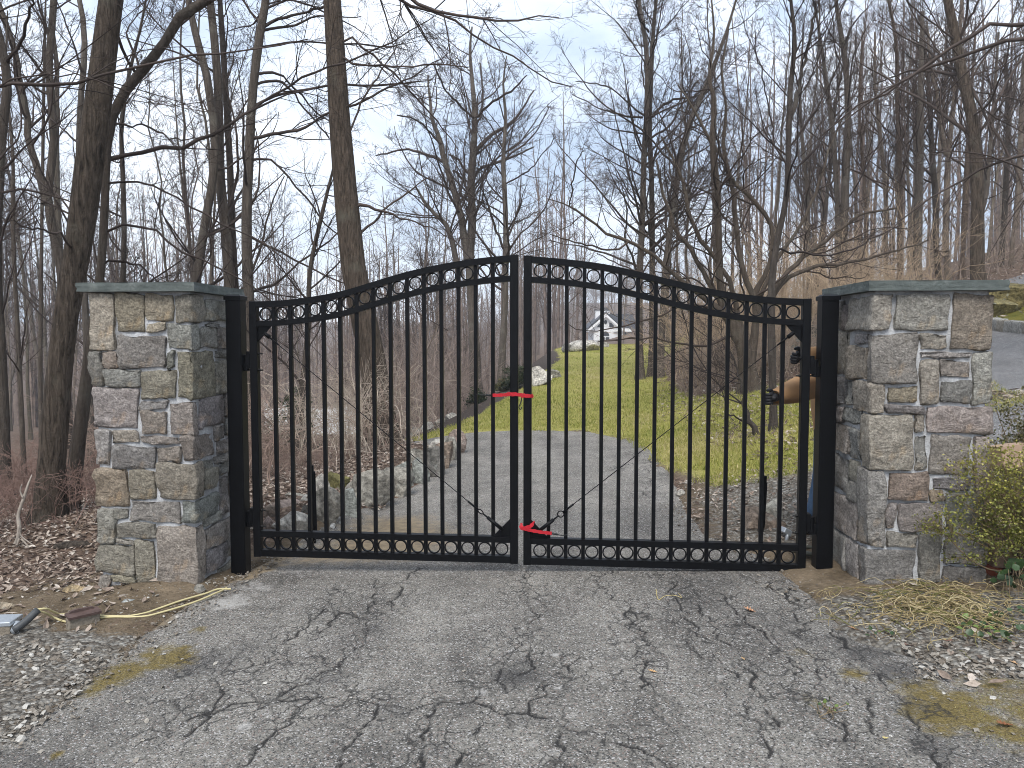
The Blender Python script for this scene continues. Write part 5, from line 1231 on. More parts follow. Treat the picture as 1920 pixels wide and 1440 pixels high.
hero('bare_tree', 'crooked thin leaner just beside the thick straight trunk', [(565, 760, 14), (578, 620, 11), (583, 500, 9), (600, 420, 8), (612, 370, 7), (622, 330, 5), (634, 280, 3)], 12.2, M_smooth, DK, seed=17, nb=15, bl=1.8, dens=(6, 5, 4))
hero('spreading_tree', 'spreading tree with three forks centred above the first gate leaf', [(893, 722, 26), (889, 650, 22), (884, 560, 19), (880, 480, 18), (885, 410, 16), (882, 350, 16), (886, 290, 14), (889, 222, 11), (884, 150, 8), (880, 90, 5), (884, 50, 3)], 21, M_smooth, GY,
     extra=[[(880, 485, 17), (870, 440, 15), (858, 385, 14), (848, 345, 13), (835, 308, 12), (826, 270, 11), (819, 245, 9), (808, 215, 7), (806, 180, 5), (800, 140, 3)], [(862, 520, 13), (854, 478, 12), (846, 448, 11), (836, 420, 10), (818, 402, 8), (800, 384, 7), (780, 350, 4)]],
     limbs=[[(890, 222, 7), (905, 206, 7), (921, 194, 6), (940, 182, 6), (965, 166, 5), (990, 140, 3)], [(890, 222, 6), (869, 205, 6), (849, 184, 5), (830, 160, 4), (815, 120, 3)], [(890, 292, 9), (900, 275, 9), (911, 264, 8), (930, 248, 7), (946, 239, 7), (965, 222, 5), (985, 195, 4), (1000, 170, 3)],
            [(883, 350, 9), (890, 332, 8), (900, 318, 7), (920, 308, 6), (945, 300, 6), (970, 290, 4), (1000, 275, 3)], [(835, 305, 7), (820, 296, 7), (800, 290, 6), (772, 281, 5), (738, 285, 4), (705, 292, 3)], [(858, 385, 6), (875, 360, 6), (862, 330, 5), (850, 318, 4)],
            [(826, 272, 6), (800, 240, 5), (780, 225, 4), (745, 215, 3)], [(885, 330, 6), (870, 318, 6), (860, 300, 5), (842, 290, 4)], [(888, 250, 6), (900, 215, 5), (905, 170, 4), (900, 120, 3)]],
     seed=18, nb=20, bl=2.6, t0=0.45, dens=(6, 6, 4), up=0.18, third=True, limb_spread=3)
hero('bare_tree', 'slender upright tree just behind where the gate leaves meet', [(940, 705, 16), (945, 600, 13), (948, 500, 12), (948, 400, 10), (944, 300, 9), (948, 220, 6), (944, 150, 4), (950, 105, 2)], 20, M_smooth, GY, limbs=[[(945, 300, 5), (955, 290, 5), (985, 270, 4), (1010, 240, 3), (1030, 200, 2)], [(948, 345, 4), (975, 330, 4), (1000, 312, 3), (1040, 260, 2)], [(948, 420, 4), (980, 412, 3), (1010, 395, 2)], [(946, 470, 5), (930, 430, 5), (914, 380, 4), (900, 350, 3)]], seed=19, nb=24, bl=2.4, t0=0.3, dens=(6, 5, 3), up=0.12, limb_spread=3)
hero('bare_tree', 'pair of tall grey trunks crossing, the nearer straight stem', [(1200, 690, 16), (1198, 580, 14), (1200, 500, 13), (1205, 400, 12), (1208, 295, 11), (1214, 180, 10), (1211, 80, 9), (1197, 0, 8), (1190, -120, 5)], 19, M_smooth, MD, limbs=[[(1212, 220, 6), (1190, 204, 5), (1165, 180, 4), (1130, 160, 3), (1080, 150, 2)], [(1210, 260, 5), (1250, 240, 5), (1280, 190, 4), (1310, 150, 3)], [(1205, 220, 5), (1160, 215, 4), (1120, 200, 3), (1070, 175, 2)]], seed=20, nb=34, bl=3.0, t0=0.22, dens=(7, 6, 4), up=0.08, ang=(62, 12), limb_spread=3)
hero('bare_tree', 'second of the crossing grey trunks, forking near the top', [(1222, 690, 15), (1223, 580, 13), (1223, 500, 12), (1222, 400, 11), (1221, 330, 10), (1217, 240, 11), (1220, 150, 9), (1224, 60, 8), (1232, -20, 6), (1240, -120, 3)], 19.4, M_smooth, DK, limbs=[[(1221, 220, 7), (1240, 200, 6), (1265, 186, 5), (1310, 180, 4), (1350, 160, 3)], [(1216, 60, 5), (1200, 35, 4), (1192, 0, 3)]], seed=21, nb=28, bl=2.8, t0=0.25, dens=(7, 6, 4), up=0.08, ang=(60, 13), limb_spread=3)
hero('bare_tree', 'slanting grey trunk leaning away from the crossing pair', [(1238, 690, 15), (1244, 580, 14), (1249, 500, 13), (1256, 440, 12), (1264, 380, 12), (1277, 295, 12), (1294, 228, 11), (1322, 166, 10), (1346, 104, 8), (1362, 60, 6), (1380, 0, 4)], 18.5, M_smooth, MD, seed=22, nb=24, bl=2.4, t0=0.3, dens=(6, 6, 4), up=0.1, limb_spread=2.5)
hero('crooked_tree', 'crooked many stemmed grey tree whose long limb arches over the gate', [(1408, 742, 44), (1402, 700, 36), (1397, 660, 31), (1384, 622, 26), (1366, 590, 20), (1352, 540, 15), (1350, 490, 14), (1348, 420, 13), (1346, 347, 12), (1338, 290, 12), (1337, 243, 11), (1341, 190, 9), (1331, 150, 7), (1340, 70, 5), (1335, 0, 3)], 12.8, M_smooth, (0.95, 0.88, 0.8),
     extra=[[(1397, 668, 20), (1380, 625, 18), (1352, 585, 16), (1318, 555, 12), (1285, 532, 10), (1262, 512, 9), (1240, 494, 8), (1215, 472, 8), (1180, 452, 7), (1145, 440, 6), (1110, 418, 5), (1085, 398, 5), (1060, 382, 3), (1030, 372, 2)],
            [(1404, 690, 18), (1412, 640, 17), (1420, 600, 15), (1412, 560, 13), (1398, 520, 12), (1386, 480, 11), (1380, 400, 10), (1366, 330, 9), (1356, 280, 8), (1362, 210, 6), (1352, 140, 5), (1368, 60, 3)],
            [(1400, 650, 14), (1374, 606, 12), (1345, 560, 11), (1318, 510, 10), (1296, 470, 9), (1270, 440, 8), (1255, 400, 7), (1240, 350, 6), (1232, 300, 4)],
            [(1396, 660, 14), (1388, 610, 12), (1376, 560, 11), (1364, 520, 10), (1330, 470, 9), (1310, 440, 9), (1290, 390, 8), (1282, 340, 7), (1256, 290, 5), (1240, 255, 4)],
            [(1418, 600, 12), (1440, 560, 11), (1470, 520, 10), (1510, 480, 9), (1560, 440, 8), (1610, 405, 6), (1680, 390, 4)],
            [(1420, 600, 11), (1455, 550, 10), (1480, 520, 9), (1530, 500, 8), (1600, 490, 6), (1680, 470, 4), (1740, 450, 3)],
            [(1412, 560, 10), (1440, 500, 9), (1450, 440, 9), (1402, 365, 9), (1375, 340, 8), (1357, 295, 8), (1332, 260, 7), (1306, 214, 5), (1270, 160, 3)],
            [(1420, 600, 10), (1432, 540, 9), (1462, 480, 8), (1492, 440, 7), (1530, 360, 6), (1552, 290, 4), (1580, 220, 3)]],
     limbs=[[(1180, 452, 5), (1150, 470, 4), (1110, 462, 4), (1070, 452, 3), (1030, 440, 2)], [(1068, 388, 3), (1075, 345, 3), (1080, 310, 3), (1095, 280, 2)], [(1285, 532, 5), (1230, 520, 4), (1170, 500, 3), (1120, 475, 2)], [(1350, 585, 6), (1300, 570, 5), (1240, 590, 4), (1170, 610, 3), (1090, 620, 2), (1060, 605, 2)], [(1380, 625, 6), (1320, 648, 5), (1260, 640, 4), (1190, 634, 3), (1120, 640, 2)]],
     seed=23, nb=12, bl=1.6, t0=0.35, dens=(5, 5, 4), up=0.1, wander=0.2, limb_spread=2.0, k=14)
hero('bare_tree', 'dark straight tree with lichened foot standing in mossy grass behind the gate', [(1449, 852, 20), (1450, 800, 16), (1448, 700, 15), (1446, 620, 15), (1446, 540, 14), (1457, 450, 12), (1472, 380, 11), (1476, 337, 11), (1477, 262, 11), (1481, 168, 10), (1490, 75, 8), (1482, 0, 6), (1475, -100, 3)], 9.2, M_smooth, (0.72, 0.7, 0.7),
     extra=[[(1437, 852, 16), (1428, 830, 14), (1412, 802, 11), (1400, 775, 9), (1393, 740, 7), (1383, 700, 5), (1374, 660, 4)], [(1479, 240, 8), (1492, 190, 8), (1505, 130, 7), (1520, 60, 6), (1530, 0, 4)]],
     limbs=[[(1448, 470, 6), (1480, 470, 5), (1540, 480, 4), (1600, 465, 3), (1690, 420, 2)], [(1474, 345, 5), (1500, 310, 5), (1550, 250, 4), (1590, 200, 3), (1610, 130, 2)], [(1450, 240, 4), (1440, 190, 3), (1420, 100, 3), (1415, 60, 2)]], seed=24, nb=14, bl=1.7, t0=0.45, dens=(6, 6, 4), up=0.12, limb_spread=1.5)
RW = [([(1574, 640, 12), (1572, 506, 11), (1568, 337, 10), (1557, 206, 9), (1544, 112, 7), (1530, 20, 4)], 21, 'thin trunk of the joined pair above the gate post'),
      ([(1583, 640, 18), (1581, 506, 16), (1585, 337, 15), (1590, 244, 13), (1585, 112, 11), (1570, 19, 8), (1560, -100, 4)], 20, 'stouter trunk of the joined pair above the gate post'),
      ([(1666, 640, 12), (1662, 517, 10), (1660, 356, 9), (1649, 244, 8), (1641, 169, 6), (1640, 60, 4)], 22, 'slim trunk rising over the chamfered corner of the shrub side pillar'),
      ([(1690, 640, 12), (1688, 520, 11), (1688, 337, 10), (1682, 187, 9), (1679, 75, 7), (1660, -20, 5)], 21, 'even grey trunk above the middle of the shrub side pillar cap'),
      ([(1722, 640, 22), (1720, 520, 19), (1724, 356, 16), (1726, 262, 14), (1727, 150, 11), (1732, 20, 7)], 20, 'broad pale trunk rising behind the shrub side pillar cap'),
      ([(1764, 640, 15), (1761, 521, 13), (1754, 375, 12), (1746, 262, 10), (1740, 150, 8), (1725, 30, 5)], 22, 'pale trunk leaning slightly beside the V forked one'),
      ([(1779, 640, 15), (1778, 521, 13), (1776, 337, 12), (1780, 270, 10), (1791, 170, 9), (1800, 60, 7), (1806, -60, 4)], 21, 'dark trunk with a V fork halfway up behind the pillar cap'),
      ([(1800, 640, 15), (1804, 521, 13), (1810, 400, 12), (1815, 300, 10), (1822, 180, 7), (1830, 60, 4)], 23, 'brownish trunk between the V forked and the big slanting trees'),
      ([(1854, 640, 12), (1851, 520, 11), (1852, 337, 9), (1862, 200, 7), (1872, 60, 4)], 22, 'narrow trunk hugging the big slanting tree'),
      ([(1880, 640, 13), (1880, 520, 12), (1884, 400, 11), (1890, 250, 9), (1886, 100, 6)], 24, 'straight trunk above the upper road bend'),
      ([(1908, 640, 12), (1908, 510, 11), (1910, 350, 10), (1916, 200, 8), (1925, 50, 5)], 23, 'trunk at the frame edge over the upper road'),
      ([(1630, 620, 9), (1626, 500, 8), (1622, 350, 7), (1612, 200, 6), (1618, 60, 3)], 24, 'spindly trunk in the gap before the pillar corner trunk'),
      ([(1520, 620, 10), (1516, 480, 9), (1512, 350, 8), (1500, 200, 6), (1506, 60, 3)], 22, 'spindly upright trunk above the gate hinge side'),
      ([(1528, 600, 9), (1540, 440, 8), (1556, 330, 7), (1566, 200, 5), (1590, 80, 3)], 25, 'faint leaning trunk crossing behind the joined pair')]
for i, (tp, D, lab) in enumerate(RW):
    ex = [[(1776, 290, 9), (1762, 230, 8), (1758, 190, 7), (1745, 120, 5), (1738, 40, 3)]] if 'V fork' in lab else []
    hero('bare_tree', lab, tp, D, M_smooth, (MD, DK, LT, (1.15, 1.0, 0.9))[i % 4], extra=ex, seed=40 + i, nb=18, bl=2.3, t0=0.35, dens=(4, 4, 3), up=0.16, ang=(46, 14), k=10)
hero('slanting_tree', 'big slanting tree over the shrub side pillar, thickest in that wood', [(1838, 640, 30), (1834, 521, 27), (1833, 440, 25), (1832, 375, 24), (1827, 262, 23), (1818, 200, 21), (1806, 150, 20), (1791, 75, 18), (1776, 0, 16), (1752, -120, 11), (1735, -240, 5)], 17.5, M_bark, (1.15, 1.08, 1.0),
     limbs=[[(1810, 135, 8), (1826, 170, 8), (1850, 225, 7), (1877, 262, 6), (1920, 356, 5), (1950, 430, 3)], [(1830, 262, 6), (1860, 210, 6), (1890, 150, 5), (1920, 100, 4)], [(1795, 90, 7), (1815, 40, 6), (1840, -10, 5)], [(1790, 75, 6), (1760, 50, 5), (1720, 20, 4), (1690, -10, 3)]], seed=60, nb=16, bl=3.0, t0=0.35, dens=(6, 5, 4), up=0.08, k=16)
hero('offframe_tree', 'tree beyond the frame edge whose two long bare boughs hang over the shrub side pillar', [(2080, 1000, 60), (2070, 600, 54), (2075, 300, 50), (2090, 0, 44), (2100, -400, 28)], 8.5, M_bark, MD,
     limbs=[[(2080, 0, 18), (1990, 35, 12), (1920, 43, 9), (1862, 44, 8), (1830, 60, 8), (1795, 83, 7), (1746, 116, 7), (1720, 137, 6), (1682, 158, 5), (1645, 180, 4), (1600, 215, 3), (1560, 250, 2)],
            [(2080, 80, 16), (2000, 75, 11), (1920, 73, 9), (1870, 80, 8), (1814, 102, 7), (1760, 120, 7), (1720, 133, 6), (1680, 160, 5), (1645, 184, 5), (1620, 190, 4), (1570, 230, 3), (1500, 290, 2)],
            [(2075, 300, 14), (2000, 290, 9), (1920, 290, 6), (1850, 310, 5), (1790, 345, 4), (1730, 380, 3), (1660, 440, 2)],
            [(2080, 420, 10), (2000, 380, 7), (1930, 330, 5), (1880, 300, 4), (1820, 285, 3), (1740, 290, 2)]], seed=61, nb=8, bl=2.4, t0=0.5, dens=(7, 6, 4), up=0.02, droop=0.02, limb_spread=0.8)

# --- background trees: a few grown once, then copied thing by thing
def variant(seed, H, r0, nb, bl, clear, up, wig):
    rng = np.random.default_rng(seed)
    n = 18; t = np.linspace(0, 1, n)
    p = np.zeros((n, 3)); p[:, 2] = t * H - 0.15
    p[:, :2] = np.cumsum(rng.standard_normal((n, 2)) * wig, axis=0) * t[:, None]
    r = r0 * (1 - 0.86 * t ** 1.1)
    tr = [(p, r)]
    if seed % 2 == 0:
        f = rng.integers(5, 9); q = catmull(np.array([p[f], p[f] + (rng.uniform(-.6, .6), rng.uniform(-.6, .6), H * 0.2), p[f] + (rng.uniform(-1.2, 1.2), rng.uniform(-1.2, 1.2), H * 0.45)]), n)
        tr.append((q, r[f] * 0.75 * (1 - 0.85 * t)))
    LP, LR = [], []
    for a, b in tr:
        bb, br = sprout(rng, a[None], b[None], nb, clear if a is p else 0.15, 0.98, bl, (50, 14), up, 0.11, 8, 0.5, 0.008, 0.25, 0.014)
        LP += list(bb); LR += list(br)
    LP, LR = np.array(LP), np.array(LR); ll = np.linalg.norm(LP[:, -1] - LP[:, 0], axis=1)
    cr = [(LP, LR, 4)] + twigs(rng, LP, LR, np.clip(ll * 0.42, 0.3, 1.6), (5, 5, 3), up, fine=2.2)
    Vs, Qs, m = [], [], 0
    for a, b in tr:
        V, Q, _ = tube_np(a[None], (b * (1 + 0.5 * np.exp(-(a[:, 2] + .15) / 0.3)))[None], 9, False, 0.03, rng); Vs.append(V); Qs.append(Q + m); m += len(V)
    tm = npmesh('trunk', np.vstack(Vs), np.vstack(Qs), M_smooth); cm = tubes_mesh('crown', cr, M_twig)
    NTRI[0] += 2 * (len(tm.polygons) + len(cm.polygons))
    return tm, cm
VAR = [variant(500, 16, .10, 20, 2.0, .35, .16, .10), variant(501, 18, .115, 22, 2.1, .4, .2, .08), variant(502, 13, .07, 18, 1.7, .3, .12, .12), variant(503, 15, .085, 22, 1.9, .45, .18, .09),
       variant(504, 18, .135, 20, 2.4, .35, .14, .1), variant(505, 10, .045, 18, 1.3, .2, .14, .12), variant(506, 12, .06, 20, 1.6, .25, .1, .14)]
rngb = np.random.default_rng(77)
def back_tree(px, D, v, lab, grp, sc=1.0, tint=None):
    a = P(px, 640, D); x, y = a[0], D
    r = empty('woodland_tree', (x, y, gz1(x, y)), rngb.uniform(0, 6.28), lab, 'tree', grp); r.scale = (sc, sc, sc * rngb.uniform(0.9, 1.12)); r.rotation_euler[0] = rngb.normal(0, .035); r.rotation_euler[1] = rngb.normal(0, .045)
    c = tint or rngb.choice([0.9, 1.1, 1.35, 1.6]); col = (c, c * rngb.uniform(0.92, 0.98), c * rngb.uniform(0.84, 0.93))
    for nm, me in zip(('trunk', 'crown'), VAR[v]): link(nm, me, r, color=col)
GL_ = 'bare trees filling the woods on the low side'; GR_ = 'bare trees filling the hillside woods'; GC_ = 'small bare trees beyond the lawn'
for i in range(46):
    D = 17 + 34 * (i / 46) ** 0.9 + rngb.uniform(0, 2); px = rngb.uniform(-60, 640) if D > 18 else rngb.uniform(-60, 420)
    if 420 < px < 690 and D < 46: continue
    back_tree(px, D, rngb.integers(0, 7) if D > 22 else rngb.choice([2, 5, 6, 5]), 'bare grey tree among many in the sloping woods beyond the wire side pillar', GL_, rngb.uniform(0.85, 1.15))
for i in range(18):
    back_tree(rngb.uniform(690, 870), rngb.uniform(30, 52), rngb.choice([2, 3, 5, 6]), 'bare tree in the thicket seen through the first gate leaf', 'bare trees behind the first gate leaf', rngb.uniform(0.7, 1.0))
for i in range(26):
    D = 24 + 26 * (i / 26) + rngb.uniform(0, 2); px = rngb.uniform(1480, 1980)
    back_tree(px, D, rngb.choice([2, 3, 5, 6, 5]), 'bare tree crowded in the hillside woods above the shrub side pillar', GR_, rngb.uniform(0.85, 1.15))
for i in range(10):
    back_tree(rngb.uniform(1240, 1480), rngb.uniform(24, 38), rngb.choice([2, 3, 5, 6]), 'thin bare tree on the brushy hill behind the crooked tree', 'thin bare trees behind the crooked tree', rngb.uniform(0.7, 0.95))
for i in range(14):
    back_tree(rngb.uniform(940, 1240), rngb.uniform(95, 170), rngb.choice([0, 1, 3, 4]), 'distant bare tree rising past the white house', GC_, rngb.uniform(0.7, 1.05), 1.25)
# --- the far woods that read as one mass
def far_wood(name, n, pxr, Dr, hr, seed, lab, nb=10, rm=(.012, .008)):
    rng = np.random.default_rng(seed)
    D = Dr[0] + (Dr[1] - Dr[0]) * rng.random(n) ** 1.3; px = rng.uniform(*pxr, n)
    x = (px - 960) / F * D; z = gz(x, D); H = rng.uniform(*hr, n)
    t = np.linspace(0, 1, 5)
    p = np.zeros((n, 5, 3)); p[:, :, 0] = x[:, None] + np.cumsum(rng.normal(0, .18, (n, 5)), axis=1) * t; p[:, :, 1] = D[:, None]; p[:, :, 2] = z[:, None] - 0.3 + H[:, None] * t
    r = (H * 0.0075)[:, None] * (1 - 0.8 * t)[None]
    b, br = sprout(rng, p, r, nb, 0.12, 0.98, H * 0.19, (42, 14), .18, .12, 4, .5, rm[0], .4, .02)
    l1 = np.linalg.norm(b[:, -1] - b[:, 0], axis=1)
    c, crr = sprout(rng, b, br, 4, 0.15, 1.0, l1 * .6, (40, 14), .14, .15, 2, .6, rm[1], .5, .012)
    me = tubes_mesh(name, [(p, r, 3), (b, br, 3), (c, crr, 3)], M_twig); NTRI[0] += 2 * len(me.polygons)
    o = link(name, me, color=(2.7, 2.55, 2.35)); tag(o, lab, kind='stuff')
far_wood('distant_wood', 430, (-120, 1100), (50, 130), (11, 17), 91, 'distant mass of bare brown woods on the low side', 11, (.02, .014))
far_wood('distant_wood', 260, (820, 1330), (150, 330), (12, 19), 92, 'far wooded ridge behind the white house', 14, (.045, .03))
far_wood('distant_wood', 110, (1380, 2050), (34, 70), (8, 15), 93, 'mass of bare woods on the upper hill')
print('tree tris', NTRI[0])
# ------------------------------------------------------------------ small things that lie and grow on the ground
def scatter_mesh(name, tv, tf, pos, scale, rng, mat, tilt=0.5, up_bias=True, sq=(1, 1, 1), jitter=0.0, tint=None):
    """tv template verts (m,3), tf faces; one copy per pos with random turn, joined as one mesh with a tint attribute"""
    n, m = len(pos), len(tv)
    a = rng.uniform(0, 2 * math.pi, n); tx, ty = rng.normal(0, tilt, n), rng.normal(0, tilt, n)
    ca, sa, cx, sx, cy, sy = np.cos(a), np.sin(a), np.cos(tx), np.sin(tx), np.cos(ty), np.sin(ty)
    Z0, O1 = np.zeros(n), np.ones(n)
    Rz = np.stack([np.stack([ca, -sa, Z0], -1), np.stack([sa, ca, Z0], -1), np.stack([Z0, Z0, O1], -1)], 1)
    Rx = np.stack([np.stack([O1, Z0, Z0], -1), np.stack([Z0, cx, -sx], -1), np.stack([Z0, sx, cx], -1)], 1)
    Ry = np.stack([np.stack([cy, Z0, sy], -1), np.stack([Z0, O1, Z0], -1), np.stack([-sy, Z0, cy], -1)], 1)
    R = Rx @ Ry @ Rz
    T = np.broadcast_to(np.asarray(tv, float)[None] * np.asarray(sq), (n, m, 3)).copy()
    if jitter: T = T * (1 + jitter * rng.standard_normal((n, m, 3)))
    sc = np.asarray(scale).reshape(n, 1, 1)
    V = np.einsum('nij,nmj->nmi', R, T * sc) + np.asarray(pos)[:, None, :]
    Fc = (np.asarray(tf)[None] + (np.arange(n) * m)[:, None, None]).reshape(-1, np.asarray(tf).shape[1])
    me = npmesh(name, V.reshape(-1, 3), Fc, mat, False)
    at = me.attributes.new('tint', 'FLOAT', 'POINT')
    at.data.foreach_set('value', np.repeat(rng.random(n) if tint is None else tint, m).astype(np.float32))
    return me
def tint_mat(name, stops, rough=0.85, spec=0.2, trans=0.0):
    t = MT(name, rough, spec)
    c = t.ramp(t.attr('tint'), stops)
    c = t.mix(1, c, t.ramp(t.noise(t.pos(), 90, 2), [(0.3, 0.75), (0.7, 1.2)]), 'MULTIPLY'); t.base(c)
    if trans:
        tr = N(t.t, 'ShaderNodeBsdfTranslucent'); ms = N(t.t, 'ShaderNodeMixShader'); ms.inputs[0].default_value = trans
        t.l(c, tr.inputs['Color']); t.l(t.b.outputs[0], ms.inputs[1]); t.l(tr.outputs[0], ms.inputs[2])
        t.l(ms.outputs[0], [n for n in t.t.nodes if n.type == 'OUTPUT_MATERIAL'][0].inputs['Surface'])
    return t.m
def edge_pts(n, rng, y0, y1, side):
    ys = rng.uniform(y0, y1, n * 6); xs = rng.uniform(-2.6, 2.3, n * 6); d = sd_drive(xs, ys); k_ = (np.abs(d + 0.03) < 0.16 * rng.random(n * 6)) & (np.sign(xs) == side)
    q = np.c_[xs, ys][k_][:n]; return np.c_[q, gz(q[:, 0], q[:, 1])]
def inside(poly, n, rng, warp=0.25, dens=None):
    """n random ground points inside a plan polygon (weighted by an optional density function)"""
    a = np.array(poly); lo, hi = a.min(0), a.max(0); out = np.zeros((0, 2))
    while len(out) < n:
        q = rng.uniform(lo, hi, (n * 3, 2)); sdv_ = poly_sd(poly, q[:, 0], q[:, 1]) + warp * (fbm(q[:, 0], q[:, 1], 2.5, 71, 3) - 0.5) * 2
        k_ = sdv_ < 0
        if dens is not None: k_ &= rng.random(len(q)) < dens(q[:, 0], q[:, 1])
        out = np.vstack([out, q[k_]])
    out = out[:n]
    return np.c_[out, gz(out[:, 0], out[:, 1])]
OCT_V = np.array([[1, 0, 0], [-1, 0, 0], [0, 1, 0], [0, -1, 0], [.25, .1, .7], [-.3, -.1, -.6], [.55, .6, .3], [-.6, .45, .35], [-.5, -.6, .3], [.6, -.5, .35]], float)
OCT_T = np.array([[0, 6, 4], [6, 2, 4], [2, 7, 4], [7, 1, 4], [1, 8, 4], [8, 3, 4], [3, 9, 4], [9, 0, 4], [0, 9, 5], [9, 3, 5], [3, 8, 5], [8, 1, 5], [1, 7, 5], [7, 2, 5], [2, 6, 5], [6, 0, 5]])
M_grav = tint_mat('gravel_stones', [(0, (0.1, 0.08, 0.06)), (0.35, (0.2, 0.172, 0.14)), (0.8, (0.31, 0.285, 0.245)), (1, (0.47, 0.45, 0.41))])
def gravel(name, poly, n, lab, s0, s1, seed, warp=0.3, lift=0.3):
    rng = np.random.default_rng(seed); p = inside(poly, n, rng, warp); s = s0 + (s1 - s0) * rng.random(n) ** 2.6
    p[:, 2] += s * lift + 0.008
    o = link(name, scatter_mesh(name, OCT_V, OCT_T, p, s, rng, M_grav, 0.35, True, (1, 0.8, 0.62), 0.16)); return tag(o, lab, kind='stuff')
gravel('gravel', [(-2.0, 2.4), (-4.2, 2.2), (-4.0, 3.8), (-2.9, 4.3), (-2.15, 4.1), (-2.0, 3.3)], 7500, 'pale gravel heaped along the asphalt edge by the wires', 0.005, 0.024, 201)
gravel('gravel', [(1.85, 3.35), (1.8, 4.3), (2.4, 3.9), (3.0, 3.75), (2.6, 3.3)], 1700, 'pale gravel below the straw by the shrub side pillar', 0.004, 0.02, 202, 0.35)
gravel('gravel', [(1.4, 5.2), (1.5, 6.8), (1.7, 7.7), (2.9, 7.4), (3.0, 5.3)], 2300, 'gravel verge behind the gate on the hill side', 0.005, 0.017, 203)
gravel('gravel', [(-1.8, 4.3), (-3.6, 4.2), (-3.6, 5.4), (-1.8, 5.7)], 1100, 'loose pebbles in the dirt around the wire side pillar', 0.004, 0.016, 204)
rng = np.random.default_rng(205)
p = inside([(-2.0, 2.6), (1.75, 2.6), (1.8, 5.3), (-1.8, 5.3)], 420, rng, 0.0, lambda x, y: 0.1 + 0.9 * np.clip(np.abs(x - 0.2) / 1.9, 0, 1) ** 2)
s_ = 0.003 + 0.012 * rng.random(420) ** 4
o = link('loose_chips', scatter_mesh('loose_chips', OCT_V, OCT_T, p + np.c_[0 * s_, 0 * s_, s_ * .25], s_, rng, M_grav, 0.3, True, (1, .8, .5), .15, 0.45 + 0.55 * rng.random(420))); tag(o, 'loose pale stone chips strewn over the asphalt', kind='stuff')
p = inside([(1.7, 2.4), (1.75, 3.4), (3.3, 3.4), (3.3, 2.4)], 330, rng, 0.2)
s_ = 0.003 + 0.014 * rng.random(330) ** 3
o = link('loose_chips', scatter_mesh('loose_chips', OCT_V, OCT_T, p + np.c_[0 * s_, 0 * s_, s_ * .25], s_, rng, M_grav, 0.3, True, (1, .8, .5), .15)); tag(o, 'stone chips on the mossy broken asphalt corner', kind='stuff')
for sd__, ya, yb, nn_, lb in ((-1, 2.6, 6.4, 1300, 'crumbled grit along the asphalt edge by the wires'), (1, 4.0, 7.0, 700, 'crumbled grit along the asphalt edge by the straw')):
    p = edge_pts(nn_ * 4, rng, ya, yb, sd__)[:nn_]; nn = len(p)
    s_ = 0.0035 + 0.013 * rng.random(nn) ** 3
    o = link('loose_chips', scatter_mesh('loose_chips', OCT_V, OCT_T, p + np.c_[0 * s_, 0 * s_, s_ * .25 + 0.006], s_, rng, M_grav, 0.3, True, (1, .8, .6), .15, 0.7 * rng.random(nn))); tag(o, lb, kind='stuff')
# leaves
LEAF_V = np.array([[0, -1, 0.0], [-0.42, -0.35, 0.16], [0, -0.2, -0.04], [0.42, -0.3, 0.2], [-0.36, 0.35, 0.2], [0, 0.4, 0.0], [0.38, 0.3, 0.14], [0, 1, 0.2]])
LEAF_T = np.array([[0, 2, 1], [0, 3, 2], [1, 2, 4], [2, 5, 4], [2, 3, 6], [2, 6, 5], [4, 5, 7], [5, 6, 7]])
M_leaf = tint_mat('dead_leaves', [(0, (0.1, 0.075, 0.06)), (0.3, (0.215, 0.16, 0.128)), (0.6, (0.34, 0.27, 0.218)), (0.85, (0.46, 0.385, 0.32)), (1, (0.6, 0.54, 0.47))], 0.8, 0.2, 0.15)
def leaves(name, poly, n, lab, s0, s1, seed, dens=None, lift=0.012):
    rng = np.random.default_rng(seed); p = inside(poly, n, rng, 0.3, dens); p[:, 2] += lift + 0.02 * rng.random(n)
    o = link(name, scatter_mesh(name, LEAF_V, LEAF_T, p, s0 + (s1 - s0) * rng.random(n), rng, M_leaf, 0.42, True, (1, 1, 1), 0.12)); return tag(o, lab, kind='stuff')
near_d = lambda c: (lambda x, y: np.clip((c / y) ** 2, 0.05, 1))
leaves('leaf_litter', [(-1.9, 5.6), (-3.0, 5.0), (-5.2, 5.0), (-8.0, 9.5), (-2.6, 9.5), (-2.2, 6.8)], 11000, 'fallen brown leaves under the leaning tree', 0.014, 0.034, 211, near_d(6))
leaves('leaf_litter', [(-1.2, 7.2), (-1.7, 6.6), (-3.6, 6.4), (-4.0, 13), (-1.2, 11)], 6500, 'fallen leaves banked behind the boulders', 0.018, 0.042, 212, near_d(8))
leaves('leaf_litter', [(2.6, 8.0), (5.0, 7.5), (6.2, 18), (3.6, 19), (2.4, 13)], 3600, 'scattered dead leaves on the mossy bank behind the gate', 0.02, 0.05, 213, near_d(9))
leaves('leaf_litter', [(1.4, 5.2), (3.0, 5.0), (3.4, 7.6), (1.7, 7.8)], 900, 'leaves strewn on the verge behind the gate', 0.014, 0.032, 214)
leaves('leaf_litter', [(7.4, 9.8), (9.0, 9.8), (22, 30), (10, 34), (8.2, 19)], 2600, 'leaves along the hill road edge', 0.03, 0.06, 215)
leaves('leaf_litter', [(1.8, 3.2), (3.4, 3.2), (3.4, 4.6), (2.0, 4.5)], 130, 'dead leaves caught in the straw by the shrub', 0.016, 0.04, 216)
leaves('leaf_litter', [(-2.2, 4.2), (-4.4, 4.2), (-4.6, 5.2), (-2.2, 5.2)], 260, 'thin leaves on dirt near the grey metal box', 0.015, 0.04, 217)
